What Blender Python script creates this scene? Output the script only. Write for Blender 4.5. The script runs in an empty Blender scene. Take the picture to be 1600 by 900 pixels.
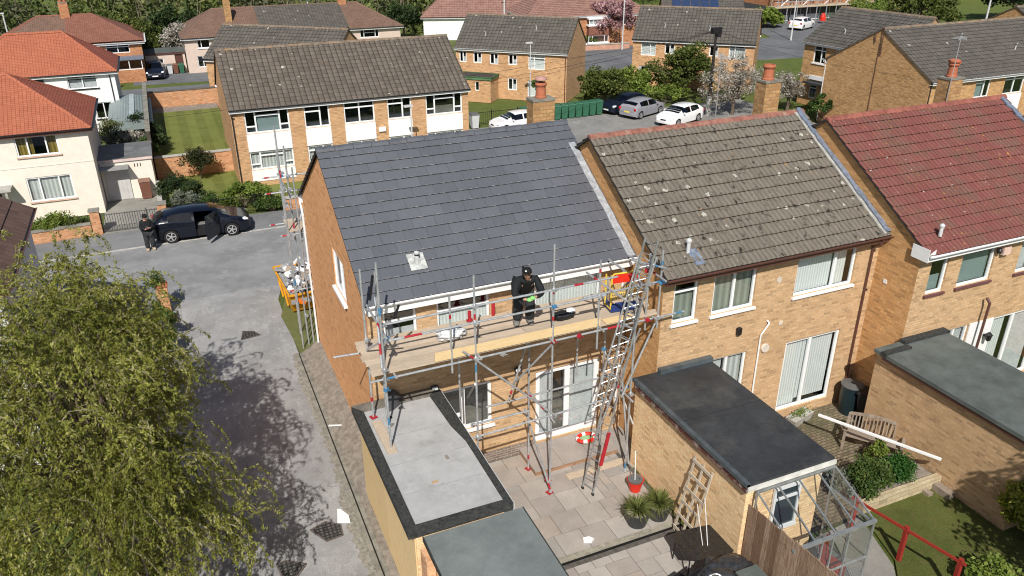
import bpy, math, random
import numpy as np
from mathutils import Vector as V, Matrix, Euler
R = math.radians
rnd = random.Random(7)
sc = bpy.context.scene
COL = sc.collection

# ---------------------------------------------------------------- camera, sky, sun, exposure
cam = bpy.data.objects.new('camera', bpy.data.cameras.new('camera')); COL.objects.link(cam)
cam.data.sensor_width = 36.0; cam.data.lens = 36.0*1245/1600
cam.data.clip_start = 0.1; cam.data.clip_end = 3000
def cam_matrix(pitch, yaw, roll, loc):
    cy, sy, cp, sp = math.cos(yaw), math.sin(yaw), math.cos(pitch), math.sin(pitch)
    f = V((sy*cp, cy*cp, -sp)); r = V((cy, -sy, 0)); u = r.cross(f)
    r2 = r*math.cos(roll)+u*math.sin(roll); u2 = -r*math.sin(roll)+u*math.cos(roll)
    m = Matrix((( r2.x, u2.x, -f.x, loc[0]), (r2.y, u2.y, -f.y, loc[1]), (r2.z, u2.z, -f.z, loc[2]), (0, 0, 0, 1)))
    return m
cam.matrix_world = cam_matrix(R(25.67), R(23.45), R(-.23), (0, 0, 14.0))
sc.camera = cam
SUN_EL, SUN_AZ = 44.0, 24.0           # light travels towards azimuth 24 deg (from +Y to +X)
world = bpy.data.worlds.new('World'); sc.world = world; world.use_nodes = True
wn = world.node_tree; bg = wn.nodes['Background']
sky = wn.nodes.new('ShaderNodeTexSky'); sky.sky_type = 'NISHITA'; sky.sun_disc = False
sky.sun_elevation = R(SUN_EL); sky.sun_rotation = R(180+SUN_AZ)
wn.links.new(sky.outputs[0], bg.inputs[0]); bg.inputs[1].default_value = 0.075
sun = bpy.data.objects.new('sun', bpy.data.lights.new('sun', 'SUN')); COL.objects.link(sun)
sun.data.energy = 5.0; sun.data.angle = R(.5); sun.data.color = (1, .95, .87)
sd = V((math.sin(R(SUN_AZ))*math.cos(R(SUN_EL)), math.cos(R(SUN_AZ))*math.cos(R(SUN_EL)), -math.sin(R(SUN_EL))))
sun.rotation_euler = sd.to_track_quat('-Z', 'Y').to_euler(); sun.location = (-10, -20, 40)
sc.view_settings.view_transform = 'Standard'; sc.view_settings.look = 'None'
sc.view_settings.gamma = 1; sc.view_settings.use_curve_mapping = False
sc.view_settings.exposure = 0.07
sc.render.engine = 'CYCLES'
sc.cycles.filter_width = 1.1; sc.cycles.max_bounces = 6; sc.cycles.transparent_max_bounces = 12

# ---------------------------------------------------------------- mesh builder
class MB:
    def __init__(s): s.v = []; s.f = []; s.m = []; s.uv = []
    def poly(s, pts, m=0, uv=None):
        i = len(s.v); s.v += [tuple(p) for p in pts]; s.f.append(tuple(range(i, i+len(pts)))); s.m.append(m); s.uv.append(uv)
    def hexa(s, p, m=0):          # p: 8 corners, bottom 4 (ccw from above) then top 4
        i = len(s.v); s.v += [tuple(q) for q in p]
        for f in ((3, 2, 1, 0), (4, 5, 6, 7), (0, 1, 5, 4), (1, 2, 6, 5), (2, 3, 7, 6), (3, 0, 4, 7)):
            s.f.append(tuple(i+k for k in f)); s.m.append(m); s.uv.append(None)
    def box(s, x0, y0, z0, x1, y1, z1, m=0):
        s.hexa([(x0, y0, z0), (x1, y0, z0), (x1, y1, z0), (x0, y1, z0), (x0, y0, z1), (x1, y0, z1), (x1, y1, z1), (x0, y1, z1)], m)
    def rbox(s, c, size, rz=0, m=0, rx=0, ry=0):
        M_ = Matrix.Translation(c) @ Euler((rx, ry, rz)).to_matrix().to_4x4(); a, b, h = [k/2 for k in size]
        s.hexa([M_ @ V(q) for q in ((-a, -b, -h), (a, -b, -h), (a, b, -h), (-a, b, -h), (-a, -b, h), (a, -b, h), (a, b, h), (-a, b, h))], m)
    def bar(s, p0, p1, w, h, m=0, up=(0, 0, 1)):
        p0, p1 = V(p0), V(p1); d = (p1-p0).normalized(); up = V(up)
        if abs(d.dot(up)) > .99: up = V((0, 1, 0))
        a = d.cross(up).normalized()*(w/2); b = a.cross(d).normalized()*(h/2)
        s.hexa([p0-a-b, p0+a-b, p1+a-b, p1-a-b, p0-a+b, p0+a+b, p1+a+b, p1-a+b], m)
    def tube(s, pts, r, n=8, m=0, caps=True):
        pts = [V(p) for p in pts]; rs = r if isinstance(r, (list, tuple)) else [r]*len(pts); rings = []
        a = None
        for k, p in enumerate(pts):
            d = (pts[min(k+1, len(pts)-1)]-pts[max(k-1, 0)]).normalized()
            if a is None: a = d.cross(V((0, 0, 1)) if abs(d.z) < .9 else V((0, 1, 0))).normalized()
            a = (a-d*a.dot(d)).normalized(); b = d.cross(a); i = len(s.v)
            for q in range(n):
                t = 2*math.pi*q/n; s.v.append(tuple(p+(a*math.cos(t)+b*math.sin(t))*rs[k]))
            rings.append(i)
        for k in range(len(pts)-1):
            for q in range(n):
                s.f.append((rings[k]+q, rings[k]+(q+1) % n, rings[k+1]+(q+1) % n, rings[k+1]+q)); s.m.append(m); s.uv.append(None)
        if caps:
            s.f.append(tuple(rings[0]+q for q in reversed(range(n)))); s.m.append(m); s.uv.append(None)
            s.f.append(tuple(rings[-1]+q for q in range(n))); s.m.append(m); s.uv.append(None)
    def lathe(s, prof, c=(0, 0, 0), n=16, m=0, axis='z', caps=True):
        i = len(s.v)
        for r, z in prof:
            for q in range(n):
                t = 2*math.pi*q/n; a, b = r*math.cos(t), r*math.sin(t)
                s.v.append({'z': (c[0]+a, c[1]+b, c[2]+z), 'y': (c[0]+a, c[1]+z, c[2]+b), 'x': (c[0]+z, c[1]+a, c[2]+b)}[axis])
        for k in range(len(prof)-1):
            for q in range(n):
                a, b = i+k*n, i+(k+1)*n; s.f.append((a+q, a+(q+1) % n, b+(q+1) % n, b+q)); s.m.append(m); s.uv.append(None)
        for k, rev in ((0, 1), (len(prof)-1, 0)):
            if caps and prof[k][0] > .002:
                l = [i+k*n+q for q in range(n)]; s.f.append(tuple(reversed(l) if rev else l)); s.m.append(m); s.uv.append(None)
    def prism(s, poly, z0, z1, m=0):
        n = len(poly); s.poly([(x, y, z1) for x, y in poly], m); s.poly([(x, y, z0) for x, y in reversed(poly)], m)
        for k in range(n):
            a, b = poly[k], poly[(k+1) % n]; s.poly([(a[0], a[1], z0), (b[0], b[1], z0), (b[0], b[1], z1), (a[0], a[1], z1)], m)
    def wbox(s, O, u, n, u0, u1, z0, z1, d0, d1, m=0):   # box in wall coordinates (u along wall, z up, d outwards)
        P = lambda a, z, d: V(O)+V(u)*a+V((0, 0, z))+V(n)*d
        s.hexa([P(u0, z0, d1), P(u1, z0, d1), P(u1, z0, d0), P(u0, z0, d0), P(u0, z1, d1), P(u1, z1, d1), P(u1, z1, d0), P(u0, z1, d0)], m)
    def build(s, name, mats, parent=None, smooth=False, kind=None, merge=0):
        me = bpy.data.meshes.new(name); me.from_pydata(s.v, [], s.f)
        mats = mats if isinstance(mats, (list, tuple)) else [mats]
        for k in mats: me.materials.append(k)
        me.polygons.foreach_set('material_index', s.m)
        uvl = me.uv_layers.new(name='UVMap'); co = []
        for f, uv in zip(s.f, s.uv):
            if uv is not None:
                for q in uv: co += [q[0], q[1]]
                continue
            a, b, c = V(s.v[f[0]]), V(s.v[f[1]]), V(s.v[f[2]]); nn = (b-a).cross(c-a)
            if nn.length < 1e-12: nn = V((0, 0, 1))
            nn.normalize()
            if abs(nn.z) > .995: t, w = V((1, 0, 0)), V((0, 1, 0))
            else:
                t = V((-nn.y, nn.x, 0)).normalized(); w = nn.cross(t)
            for i in f: p = V(s.v[i]); co += [p.dot(t), p.dot(w)]
        uvl.data.foreach_set('uv', co)
        if merge:
            import bmesh
            bm = bmesh.new(); bm.from_mesh(me); bmesh.ops.remove_doubles(bm, verts=bm.verts, dist=merge); bmesh.ops.recalc_face_normals(bm, faces=bm.faces); bm.to_mesh(me); bm.free()
        if smooth:
            me.polygons.foreach_set('use_smooth', [True]*len(me.polygons))
            try: me.set_sharp_from_angle(angle=R(40))
            except Exception: pass
        me.update()
        o = bpy.data.objects.new(name, me); COL.objects.link(o)
        if parent: o.parent = parent
        if kind: o['kind'] = kind
        return o
def tag(o, label, cat, group=None):
    o['label'] = label; o['category'] = cat
    if group: o['group'] = group
    return o
def thing(name, label, cat, loc=(0, 0, 0), rz=0, group=None):
    o = bpy.data.objects.new(name, None); COL.objects.link(o); o.empty_display_size = .2
    o.location = loc; o.rotation_euler = (0, 0, rz); return tag(o, label, cat, group)
def kids(o): return [c for c in list(bpy.data.objects) if c.parent == o]
def dup(o, loc, rz=None, label=None, parent=None, scale=None):
    c = o.copy(); COL.objects.link(c); c.parent = parent
    if loc is not None: c.location = loc
    if rz is not None: c.rotation_euler = (0, 0, rz)
    if scale: c.scale = scale
    if label: c['label'] = label
    for k in kids(o): dup(k, None, parent=c)
    return c

# ---------------------------------------------------------------- materials
class NT:
    def __init__(s, name):
        s.mat = bpy.data.materials.new(name); s.mat.use_nodes = True; s.t = s.mat.node_tree
        s.p = s.t.nodes['Principled BSDF']; s.out = s.t.nodes['Material Output']
    def n(s, typ, props=None, **k):
        d = s.t.nodes.new(typ)
        for a, b in (props or {}).items(): setattr(d, a, b)
        for a, b in k.items():
            key = int(a[1:]) if a[0] == 'i' and a[1:].isdigit() else a.replace('_', ' ')
            s.put(d.inputs[key], b)
        return d
    def put(s, sock, val):
        if isinstance(val, bpy.types.NodeSocket): s.t.links.new(val, sock)
        else:
            if isinstance(val, (tuple, list)) and len(val) == 3 and sock.type == 'RGBA': val = (*val, 1)
            sock.default_value = val
    def math(s, op, a, b=0, c=None):
        d = s.n('ShaderNodeMath', {'operation': op}, i0=a, i1=b)
        if c is not None: s.put(d.inputs[2], c)
        return d.outputs[0]
    def mix(s, f, a, b, mode='MIX'):
        d = s.n('ShaderNodeMix', {'data_type': 'RGBA', 'blend_type': mode}); s.put(d.inputs[0], f); s.put(d.inputs[6], a); s.put(d.inputs[7], b); return d.outputs[2]
    def ramp(s, f, lo, hi):     # smooth step 0..1
        return s.n('ShaderNodeMapRange', {'interpolation_type': 'SMOOTHSTEP'}, i0=f, i1=lo, i2=hi, i3=0.0, i4=1.0).outputs[0]
    def obj(s): return s.n('ShaderNodeTexCoord').outputs['Object']
    def uv(s): return s.n('ShaderNodeTexCoord').outputs['UV']
    def noise(s, vec, scale, detail=4, rough=.6): return s.n('ShaderNodeTexNoise', Vector=vec, Scale=scale, Detail=detail, Roughness=rough).outputs[0]
    def scale(s, vec, xyz): return s.n('ShaderNodeMapping', Vector=vec, Scale=xyz).outputs[0]
    def white(s, vec): return s.n('ShaderNodeTexWhiteNoise', Vector=vec)
    def bump(s, h, dist=.01, strength=1): return s.n('ShaderNodeBump', Height=h, Distance=dist, Strength=strength).outputs[0]
    def fin(s, col, rough=.8, spec=.3, metal=0, nrm=None):
        s.put(s.p.inputs['Base Color'], col); s.put(s.p.inputs['Roughness'], rough)
        s.p.inputs['Specular IOR Level'].default_value = spec; s.p.inputs['Metallic'].default_value = metal
        if nrm is not None: s.put(s.p.inputs['Normal'], nrm)
        return s.mat
def mul(c, k): return tuple(min(1, x*k) for x in c)
def plain(name, c, rough=.7, spec=.3, metal=0, var=.18, sc_=2.5, bump=0, dirt=None, dirtamt=.5):
    t = NT(name); o = t.obj(); n1 = t.noise(o, sc_, 6, .7); n2 = t.noise(o, sc_*9, 3)
    col = t.mix(t.ramp(n1, .3, .7), mul(c, 1-var), mul(c, 1+var))
    if dirt: col = t.mix(t.math('MULTIPLY', t.ramp(t.noise(o, sc_*.7, 8, .75), .48, .72), dirtamt), col, dirt)
    col = t.mix(t.math('MULTIPLY', t.ramp(n2, .45, .75), var*.8), col, mul(c, .55))
    return t.fin(col, rough, spec, metal, t.bump(n2, bump) if bump else None)
def brick(name, c1, c2, mortar, bw=.225, bh=.075, var=.3, off=.5, ms=.007, patch=None):
    t = NT(name); uv = t.uv()
    b = t.n('ShaderNodeTexBrick', {'offset': off}, Vector=uv, Color1=c1, Color2=c2, Mortar=mortar, Scale=1.0, **{'Mortar_Size': ms, 'Mortar_Smooth': .1, 'Bias': 0.0, 'Brick_Width': bw, 'Row_Height': bh})
    row = t.math('FLOOR', t.math('DIVIDE', t.n('ShaderNodeSeparateXYZ', Vector=uv).outputs[1], bh))
    sep = t.n('ShaderNodeSeparateXYZ', Vector=uv)
    half = t.math('MULTIPLY', t.math('MODULO', t.math('ABSOLUTE', row), 2), off)
    cx = t.math('FLOOR', t.math('ADD', t.math('DIVIDE', sep.outputs[0], bw), half))
    w = t.white(t.n('ShaderNodeCombineXYZ', X=cx, Y=row).outputs[0])
    col = t.mix(t.math('MULTIPLY', t.ramp(w.outputs[0], .72, .98), .55), b.outputs[0], mul(c1, .55))
    col = t.mix(t.math('MULTIPLY', t.ramp(w.outputs[0], .25, .0), .4), col, mul(c2, 1.3))
    col = t.mix(b.outputs[1], col, mortar)
    big = t.noise(uv, .55, 6, .65); col = t.mix(t.math('MULTIPLY', t.ramp(big, .4, .75), var), col, mul(c1, .6))
    if patch: col = t.mix(t.math('MULTIPLY', t.ramp(t.noise(uv, .35, 5, .6), .5, .68), .45), col, patch)
    h = t.math('SUBTRACT', t.noise(uv, 30, 3), b.outputs[1])
    return t.fin(col, .9, .15, 0, t.bump(h, .006))
def tiles(name, ca, cb, tw, th, off=0, joint=.035, lichen=0, moss=0, orange=0, var=1, mossc=(.02, .018, .014), streak=.25, spots=1.1, rough=.8, patch=None, spec=.25, edge=0, jd=.7):
    t = NT(name); uv = t.uv(); sp = t.n('ShaderNodeSeparateXYZ', Vector=uv); u, v = sp.outputs[0], sp.outputs[1]
    row = t.math('FLOOR', t.math('DIVIDE', v, th)); uu = t.math('ADD', t.math('DIVIDE', u, tw), t.math('MULTIPLY', t.math('MODULO', row, 2), off))
    cell = t.n('ShaderNodeCombineXYZ', X=t.math('FLOOR', uu), Y=row).outputs[0]; w = t.white(cell).outputs[0]
    col = t.mix(t.math('MULTIPLY', w, var), ca, cb)
    big = t.noise(uv, .5, 6, .7); col = t.mix(t.math('MULTIPLY', t.ramp(big, .35, .7), .35), col, mul(ca, .7))
    if patch: col = t.mix(t.math('MULTIPLY', t.ramp(t.noise(uv, .8, 9, .75), .43, .62), .6), col, patch)
    st = t.noise(t.scale(uv, (28, 3, 1)), 1, 5, .7); col = t.mix(t.math('MULTIPLY', t.ramp(st, .4, .75), streak), col, mul(cb, 1.45))
    fine = t.noise(uv, 60, 3, .7); col = t.mix(t.math('MULTIPLY', t.ramp(fine, .5, .8), .3), col, mul(ca, .45))
    fr = t.math('FRACT', uu); jm = t.math('SUBTRACT', 1.0, t.ramp(t.math('MINIMUM', fr, t.math('SUBTRACT', 1.0, fr)), joint*.3, joint))
    col = t.mix(t.math('MULTIPLY', jm, jd), col, mul(ca, .3))
    if edge:
        fv = t.math('FRACT', t.math('DIVIDE', v, th))
        em = t.math('MULTIPLY', t.math('SUBTRACT', 1.0, t.ramp(fv, .03, .09)), t.ramp(t.noise(t.scale(uv, (7, 1, 1)), 1, 4, .8), .5, .62))
        col = t.mix(t.math('MULTIPLY', em, edge), col, (.5, .5, .5))
        js = t.math('MULTIPLY', jm, t.ramp(t.noise(uv, 2.2, 3), .55, .7)); col = t.mix(t.math('MULTIPLY', js, edge*.55), col, (.35, .36, .38))
    if moss:
        m = t.ramp(t.noise(t.scale(uv, (1.6, 1, 1)), 3.2, 9, .8), .66-moss*.135, .69-moss*.135); col = t.mix(m, col, mossc)
    if lichen:
        vo = t.n('ShaderNodeTexVoronoi', Vector=t.n('ShaderNodeVectorMath', {'operation': 'ADD'}, i0=uv, i1=t.scale(t.n('ShaderNodeTexNoise', Vector=uv, Scale=14.0).outputs[1], (.16, .16, .16))).outputs[0], Scale=spots)
        rr = t.math('MULTIPLY', t.math('POWER', t.n('ShaderNodeSeparateXYZ', Vector=vo.outputs['Color']).outputs[0], 4.5), lichen)
        d = vo.outputs['Distance']; m = t.math('MULTIPLY', t.math('LESS_THAN', d, rr), t.ramp(t.math('DIVIDE', d, t.math('ADD', rr, .001)), .1, .55))
        m = t.math('MULTIPLY', m, t.ramp(t.noise(uv, 25, 4, .8), .3, .5)); col = t.mix(t.math('MULTIPLY', m, .9), col, (.50, .49, .43))
        sm = t.ramp(t.noise(uv, 13, 3, .6), .69, .73); col = t.mix(t.math('MULTIPLY', sm, .7), col, (.6, .6, .54))
    if orange:
        m = t.math('MULTIPLY', t.ramp(t.noise(uv, 9, 6, .7), .60, .66), t.ramp(t.noise(uv, .9, 3), .62-orange*.1, .7-orange*.1)); col = t.mix(m, col, (.45, .24, .05))
    return t.fin(col, rough, spec, 0, t.bump(t.math('SUBTRACT', fine, jm), .006))
def leafmat(name, c1, c2, c3=None, trans=.3):
    t = NT(name); g = t.n('ShaderNodeNewGeometry').outputs['Random Per Island']; col = t.mix(g, c1, c2)
    if c3: col = t.mix(t.ramp(g, .86, .9), col, c3)
    col = t.mix(t.ramp(t.noise(t.obj(), .9, 4), .35, .7), mul(c1, .6), col)
    t.fin(col, .6, .25); tr = t.n('ShaderNodeBsdfTranslucent', Color=col); mx = t.n('ShaderNodeMixShader', i0=trans, i1=t.p.outputs[0], i2=tr.outputs[0])
    t.t.links.new(mx.outputs[0], t.out.inputs[0]); return t.mat
def glassmat(name, tint=(.93, .95, .95), spec=1.0):
    t = NT(name); tr = t.n('ShaderNodeBsdfTransparent', Color=tint); gl = t.n('ShaderNodeBsdfGlossy', Roughness=.03, Color=(.9, .95, 1, 1))
    fc = t.n('ShaderNodeLayerWeight', Blend=.5).outputs['Facing']; mx = t.n('ShaderNodeMixShader', i0=t.math('ADD', t.math('MULTIPLY', t.math('POWER', fc, 4.0), .8), .07), i1=tr.outputs[0], i2=gl.outputs[0])
    t.t.links.new(mx.outputs[0], t.out.inputs[0]); return t.mat
def woodmat(name, c1, c2, scale=(1, 1, 1), rough=.8, pw=None, dark=.35, rnd=.35):
    t = NT(name); o = t.obj(); g = t.noise(t.scale(o, scale), 6, 8, .7); col = t.mix(t.ramp(g, .3, .7), c1, c2)
    r_ = t.n('ShaderNodeNewGeometry').outputs['Random Per Island']; col = t.mix(t.math('MULTIPLY', r_, rnd), col, mul(c1, .6))
    col = t.mix(t.math('MULTIPLY', t.ramp(t.noise(o, 2.2, 7, .75), .52, .75), dark), col, mul(c1, .45))
    return t.fin(col, rough, .2, 0, t.bump(g, .004))
def asphalt(name, c, patch=None, sc_=.35, crack=.5, grit=.3, pale=None):
    t = NT(name); o = t.obj(); col = t.mix(t.ramp(t.noise(o, sc_, 8, .72), .32, .7), mul(c, .78), mul(c, 1.2))
    if patch: col = t.mix(t.ramp(t.noise(o, sc_*2.2, 8, .8), .5, .62), col, patch)
    if pale: col = t.mix(t.math('MULTIPLY', t.ramp(t.noise(t.scale(o, (1, .35, 1)), .9, 6, .8), .5, .7), .8), col, pale)
    g = t.noise(o, 38, 3, .8); col = t.mix(t.math('MULTIPLY', t.ramp(g, .45, .7), grit), col, mul(c, .45))
    g2 = t.noise(o, 22, 2, .8); col = t.mix(t.math('MULTIPLY', t.ramp(g2, .62, .72), grit), col, mul(c, 1.6))
    vo = t.n('ShaderNodeTexVoronoi', {'feature': 'DISTANCE_TO_EDGE'}, Vector=t.n('ShaderNodeVectorMath', {'operation': 'ADD'}, i0=o, i1=t.scale(t.n('ShaderNodeTexNoise', Vector=o, Scale=1.5).outputs[1], (.9, .9, .9))).outputs[0], Scale=.35)
    ck = t.math('MULTIPLY', t.math('SUBTRACT', 1.0, t.ramp(vo.outputs['Distance'], .0, .012)), t.ramp(t.noise(o, .5, 2), .45, .6)); col = t.mix(t.math('MULTIPLY', ck, crack), col, mul(c, .3))
    return t.fin(col, .9, .2, 0, t.bump(g, .01))
def grassmat(name, c1, c2, c3, stripes=0):
    t = NT(name); o = t.obj(); col = t.mix(t.ramp(t.noise(o, .9, 8, .75), .3, .7), c1, c2)
    col = t.mix(t.math('MULTIPLY', t.ramp(t.noise(o, 5, 6, .8), .5, .7), .7), col, c3)
    col = t.mix(t.math('MULTIPLY', t.ramp(t.noise(o, 40, 3, .8), .45, .7), .5), col, mul(c1, .4))
    if stripes:
        x = t.n('ShaderNodeSeparateXYZ', Vector=o).outputs[0]; w = t.ramp(t.math('SINE', t.math('MULTIPLY', x, stripes)), -.3, .3); col = t.mix(t.math('MULTIPLY', w, .3), col, mul(c2, 1.35))
    return t.fin(col, .9, .15, 0, t.bump(t.noise(o, 45, 3, .8), .05))

BR1 = brick('buff_brick', (.51, .315, .162), (.62, .405, .225), (.50, .40, .28))
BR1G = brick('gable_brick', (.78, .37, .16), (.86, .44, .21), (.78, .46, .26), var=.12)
BR2 = brick('ochre_brick', (.58, .30, .12), (.72, .41, .18), (.48, .34, .19), patch=(.5, .24, .10))  # even, warmer brick tone for the stepped gables and the end house
BRB = brick('far_brick', (.52, .285, .14), (.64, .385, .20), (.52, .39, .26), patch=(.60, .33, .20))
BRD = brick('dark_far_brick', (.46, .25, .105), (.62, .37, .17), (.44, .31, .18), var=.2)
BRR = brick('red_brick', (.42, .16, .07), (.55, .25, .12), (.42, .30, .2))
BRW = brick('wall_brick', (.50, .22, .10), (.64, .34, .18), (.5, .36, .25))
BRC = brick('chimney_brick', (.38, .20, .08), (.52, .31, .14), (.34, .24, .14), bw=.22, bh=.11, ms=.012, patch=(.20, .12, .05))
BRE = brick('pale_ext_brick', (.80, .52, .28), (.92, .66, .38), (.72, .55, .36), var=.2)
BRS = brick('stone_block', (.36, .31, .24), (.5, .43, .34), (.3, .26, .2), bw=.45, bh=.16)
SLATE = tiles('new_slate', (.100, .106, .124), (.126, .133, .153), .60, .345, off=.5, joint=.009, streak=.16, var=.8, edge=.42, rough=.5, spec=.4, jd=.3)
PAN2 = tiles('old_concrete_tile', (.148, .128, .104), (.192, .170, .142), .155, .375, joint=.10, lichen=.34, moss=.72, orange=.6, streak=.55, spots=4.2, jd=.35, var=.6)
PAN2M = tiles('mossy_concrete_tile', (.125, .11, .088), (.22, .20, .165), .31, .39, joint=.06, lichen=.22, moss=.95, orange=.3, streak=.45, spots=2.0)
PAN3 = tiles('red_concrete_tile', (.175, .058, .050), (.215, .078, .068), .155, .355, joint=.10, lichen=.15, moss=0, orange=1.5, streak=.45, patch=(.125, .095, .066), spots=3.4, jd=.35)
PANB = tiles('far_concrete_tile', (.105, .088, .072), (.155, .132, .110), .30, .30, joint=.16, lichen=.22, moss=.15, orange=.5, streak=.2, spots=2.6)
PANC = tiles('grey_concrete_tile', (.088, .080, .070), (.125, .114, .100), .30, .33, joint=.08, lichen=.2, moss=0, orange=.3, streak=.3, spots=2.2)
ROR = tiles('orange_tile', (.36, .115, .065), (.45, .155, .088), .17, .13, joint=.06, streak=.2, var=.8)
RORD = tiles('dark_orange_tile', (.30, .085, .055), (.38, .12, .075), .17, .13, joint=.08, streak=.2)
RBR = tiles('brown_tile', (.155, .095, .07), (.225, .14, .105), .17, .11, joint=.05, streak=.25, moss=.25)
RRD = tiles('red_brown_tile', (.20, .085, .06), (.27, .12, .085), .17, .11, joint=.05, streak=.2, moss=.2)
RPK = tiles('pinkish_tile', (.24, .13, .105), (.33, .19, .155), .3, .3, joint=.05, streak=.3, orange=.2)
RDK = tiles('dark_flecked_tile', (.10, .06, .048), (.17, .105, .085), .3, .33, joint=.04, lichen=.12, streak=.5, spots=5)
RIDG = plain('ridge_slate', (.085, .092, .108), .55, .4, var=.2)
RIDR = plain('red_ridge_tile', (.25, .11, .085), .85, .2, var=.3, sc_=5, dirt=(.42, .36, .27))
RIDC = plain('concrete_ridge', (.19, .15, .115), .85, .2, var=.35, sc_=3, dirt=(.45, .24, .08))
TEDGE = plain('grimy_shaded_tile_edge', (.045, .038, .03), .95, .1, var=.5, sc_=6)  # grime plus the shadow under each course, both put into the riser colour
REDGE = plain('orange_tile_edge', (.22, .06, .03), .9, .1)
VERG = plain('verge_mortar', (.16, .135, .11), .9, .1, var=.3, sc_=4)
VERK = plain('dark_verge', (.045, .04, .04), .7, .2)
LEAD = plain('lead_flashing', (.15, .18, .24), .5, .5, var=.35, sc_=9, dirt=(.30, .33, .38))
MORT = plain('mortar_fillet', (.36, .35, .32), .9, .1, var=.25, sc_=7)
UPVC = plain('white_upvc', (.80, .81, .82), .35, .5, var=.03)
WPNL = plain('white_panel', (.82, .82, .83), .4, .4, var=.03)
GUTW = plain('white_gutter', (.78, .79, .80), .4, .5, var=.06, dirt=(.5, .5, .5))
GUTB = plain('brown_gutter', (.10, .045, .035), .4, .5, var=.1)
GUTK = plain('black_gutter', (.02, .022, .026), .4, .5, var=.1)
SILLP = plain('stone_sill', (.62, .42, .33), .8, .2)
SILLB = plain('brown_sill', (.14, .06, .06), .5, .3)
GLASS = glassmat('window_glass')
CURT = plain('net_curtain', (.62, .63, .64), .9, .1, var=.12, sc_=8)
def stripes(name, c, k, amt=.35):
    t = NT(name); o = t.obj(); s_ = t.n('ShaderNodeSeparateXYZ', Vector=o); w = t.math('SINE', t.math('MULTIPLY', t.math('ADD', s_.outputs[0], s_.outputs[1]), k))
    n_ = t.noise(t.scale(o, (6, 6, .4)), 1, 4); w = t.math('ADD', t.math('MULTIPLY', w, .5), n_)
    return t.fin(t.mix(t.math('MULTIPLY', t.ramp(w, .2, 1.0), 1.0), mul(c, 1-amt), c), .9, .1)
BLIND = stripes('vertical_blind', (.88, .89, .87), 70, .22)
DRAPE = stripes('curtain_folds', (.74, .75, .72), 34, .35)
DRAPG = stripes('sage_curtain', (.36, .39, .33), 30, .3)
DRAPY = stripes('mustard_curtain', (.38, .28, .07), 40, .5)
GREYB = plain('grey_roller_blind', (.26, .33, .33), .8, .2, var=.06)
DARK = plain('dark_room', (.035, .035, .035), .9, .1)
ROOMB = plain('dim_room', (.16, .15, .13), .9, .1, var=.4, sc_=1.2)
REND = plain('cream_render', (.78, .72, .63), .85, .15, var=.05, dirt=(.62, .56, .48), dirtamt=.3)
RENW = plain('white_render', (.80, .80, .80), .8, .2, var=.03, dirt=(.6, .6, .6), dirtamt=.15)
RENP = plain('pink_render', (.62, .50, .43), .85, .15, var=.06, dirt=(.5, .42, .36), dirtamt=.3)
RENG = plain('grey_blue_render', (.42, .46, .52), .85, .15, var=.05)
FELTG = plain('pale_grey_felt', (.40, .40, .40), .9, .15, var=.10, sc_=2.0, dirt=(.24, .235, .23), bump=.004, dirtamt=.6)
FELTD = plain('dark_green_felt', (.045, .047, .046), .85, .2, var=.5, sc_=14, dirt=(.10, .10, .095), bump=.01)
FELTB = plain('black_rubber_roof', (.036, .040, .045), .6, .35, var=.3, sc_=1.0, dirt=(.085, .085, .08), dirtamt=.75, bump=.004)
FELTGR = plain('grey_green_felt', (.165, .188, .185), .85, .2, var=.16, sc_=1.1, dirt=(.24, .26, .25), dirtamt=.6, bump=.004)
FELT3 = plain('weathered_felt', (.10, .115, .11), .8, .3, var=.25, sc_=1.1, dirt=(.16, .17, .165), dirtamt=.7)
PLY = woodmat('plywood', (.80, .56, .28), (.92, .72, .42), (6, 5, .6), dark=.15)
BOARD = woodmat('scaffold_board', (.46, .37, .28), (.62, .51, .39), (.8, 6, 1), dark=.3)
TOEB = woodmat('new_pine', (.70, .50, .26), (.80, .62, .36), (.5, 4, 4), dark=.12)
WOODG = woodmat('weathered_wood', (.24, .19, .15), (.38, .32, .26), (3, 3, .8))
WOODF = woodmat('fence_wood', (.22, .12, .07), (.52, .40, .30), (9, 9, .5), dark=.8, rnd=.8)
WOODR = woodmat('red_timber', (.26, .025, .018), (.34, .04, .025), (3, 3, .6), dark=.3)
TRUNK = woodmat('bark', (.10, .075, .055), (.20, .155, .115), (6, 6, 1))
GALV = plain('galvanised_tube', (.50, .52, .54), .42, .5, .5, var=.2, sc_=6, dirt=(.25, .25, .25))
ALU = plain('aluminium', (.44, .46, .46), .4, .5, .6, var=.2, sc_=5, dirt=(.2, .22, .18))
REDP = plain('red_paint', (.38, .02, .03), .5, .4, var=.15)
BLUP = plain('blue_paint', (.06, .20, .36), .5, .4, var=.15)
BLK = plain('black_plastic', (.014, .014, .016), .45, .4, var=.2)
TERR = plain('terracotta', (.40, .135, .072), .8, .2, var=.15, sc_=4, dirt=(.36, .16, .1))
GRNP = plain('green_plastic', (.035, .13, .075), .5, .4, var=.15)
BRNP = plain('brown_plastic', (.17, .075, .05), .55, .4, var=.12)
GRYP = plain('grey_plastic', (.12, .125, .13), .55, .4, var=.12)
LGTP = plain('pale_plastic', (.55, .57, .58), .5, .4, var=.06)
CONC = plain('concrete', (.40, .39, .36), .9, .15, var=.2, sc_=2, dirt=(.25, .24, .2), bump=.004)
CONCD = plain('mossy_concrete', (.24, .23, .20), .9, .15, var=.3, sc_=3, dirt=(.12, .12, .07))
KERB = plain('kerb_stone', (.46, .45, .42), .9, .15, var=.15, dirt=(.3, .28, .25))
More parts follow.
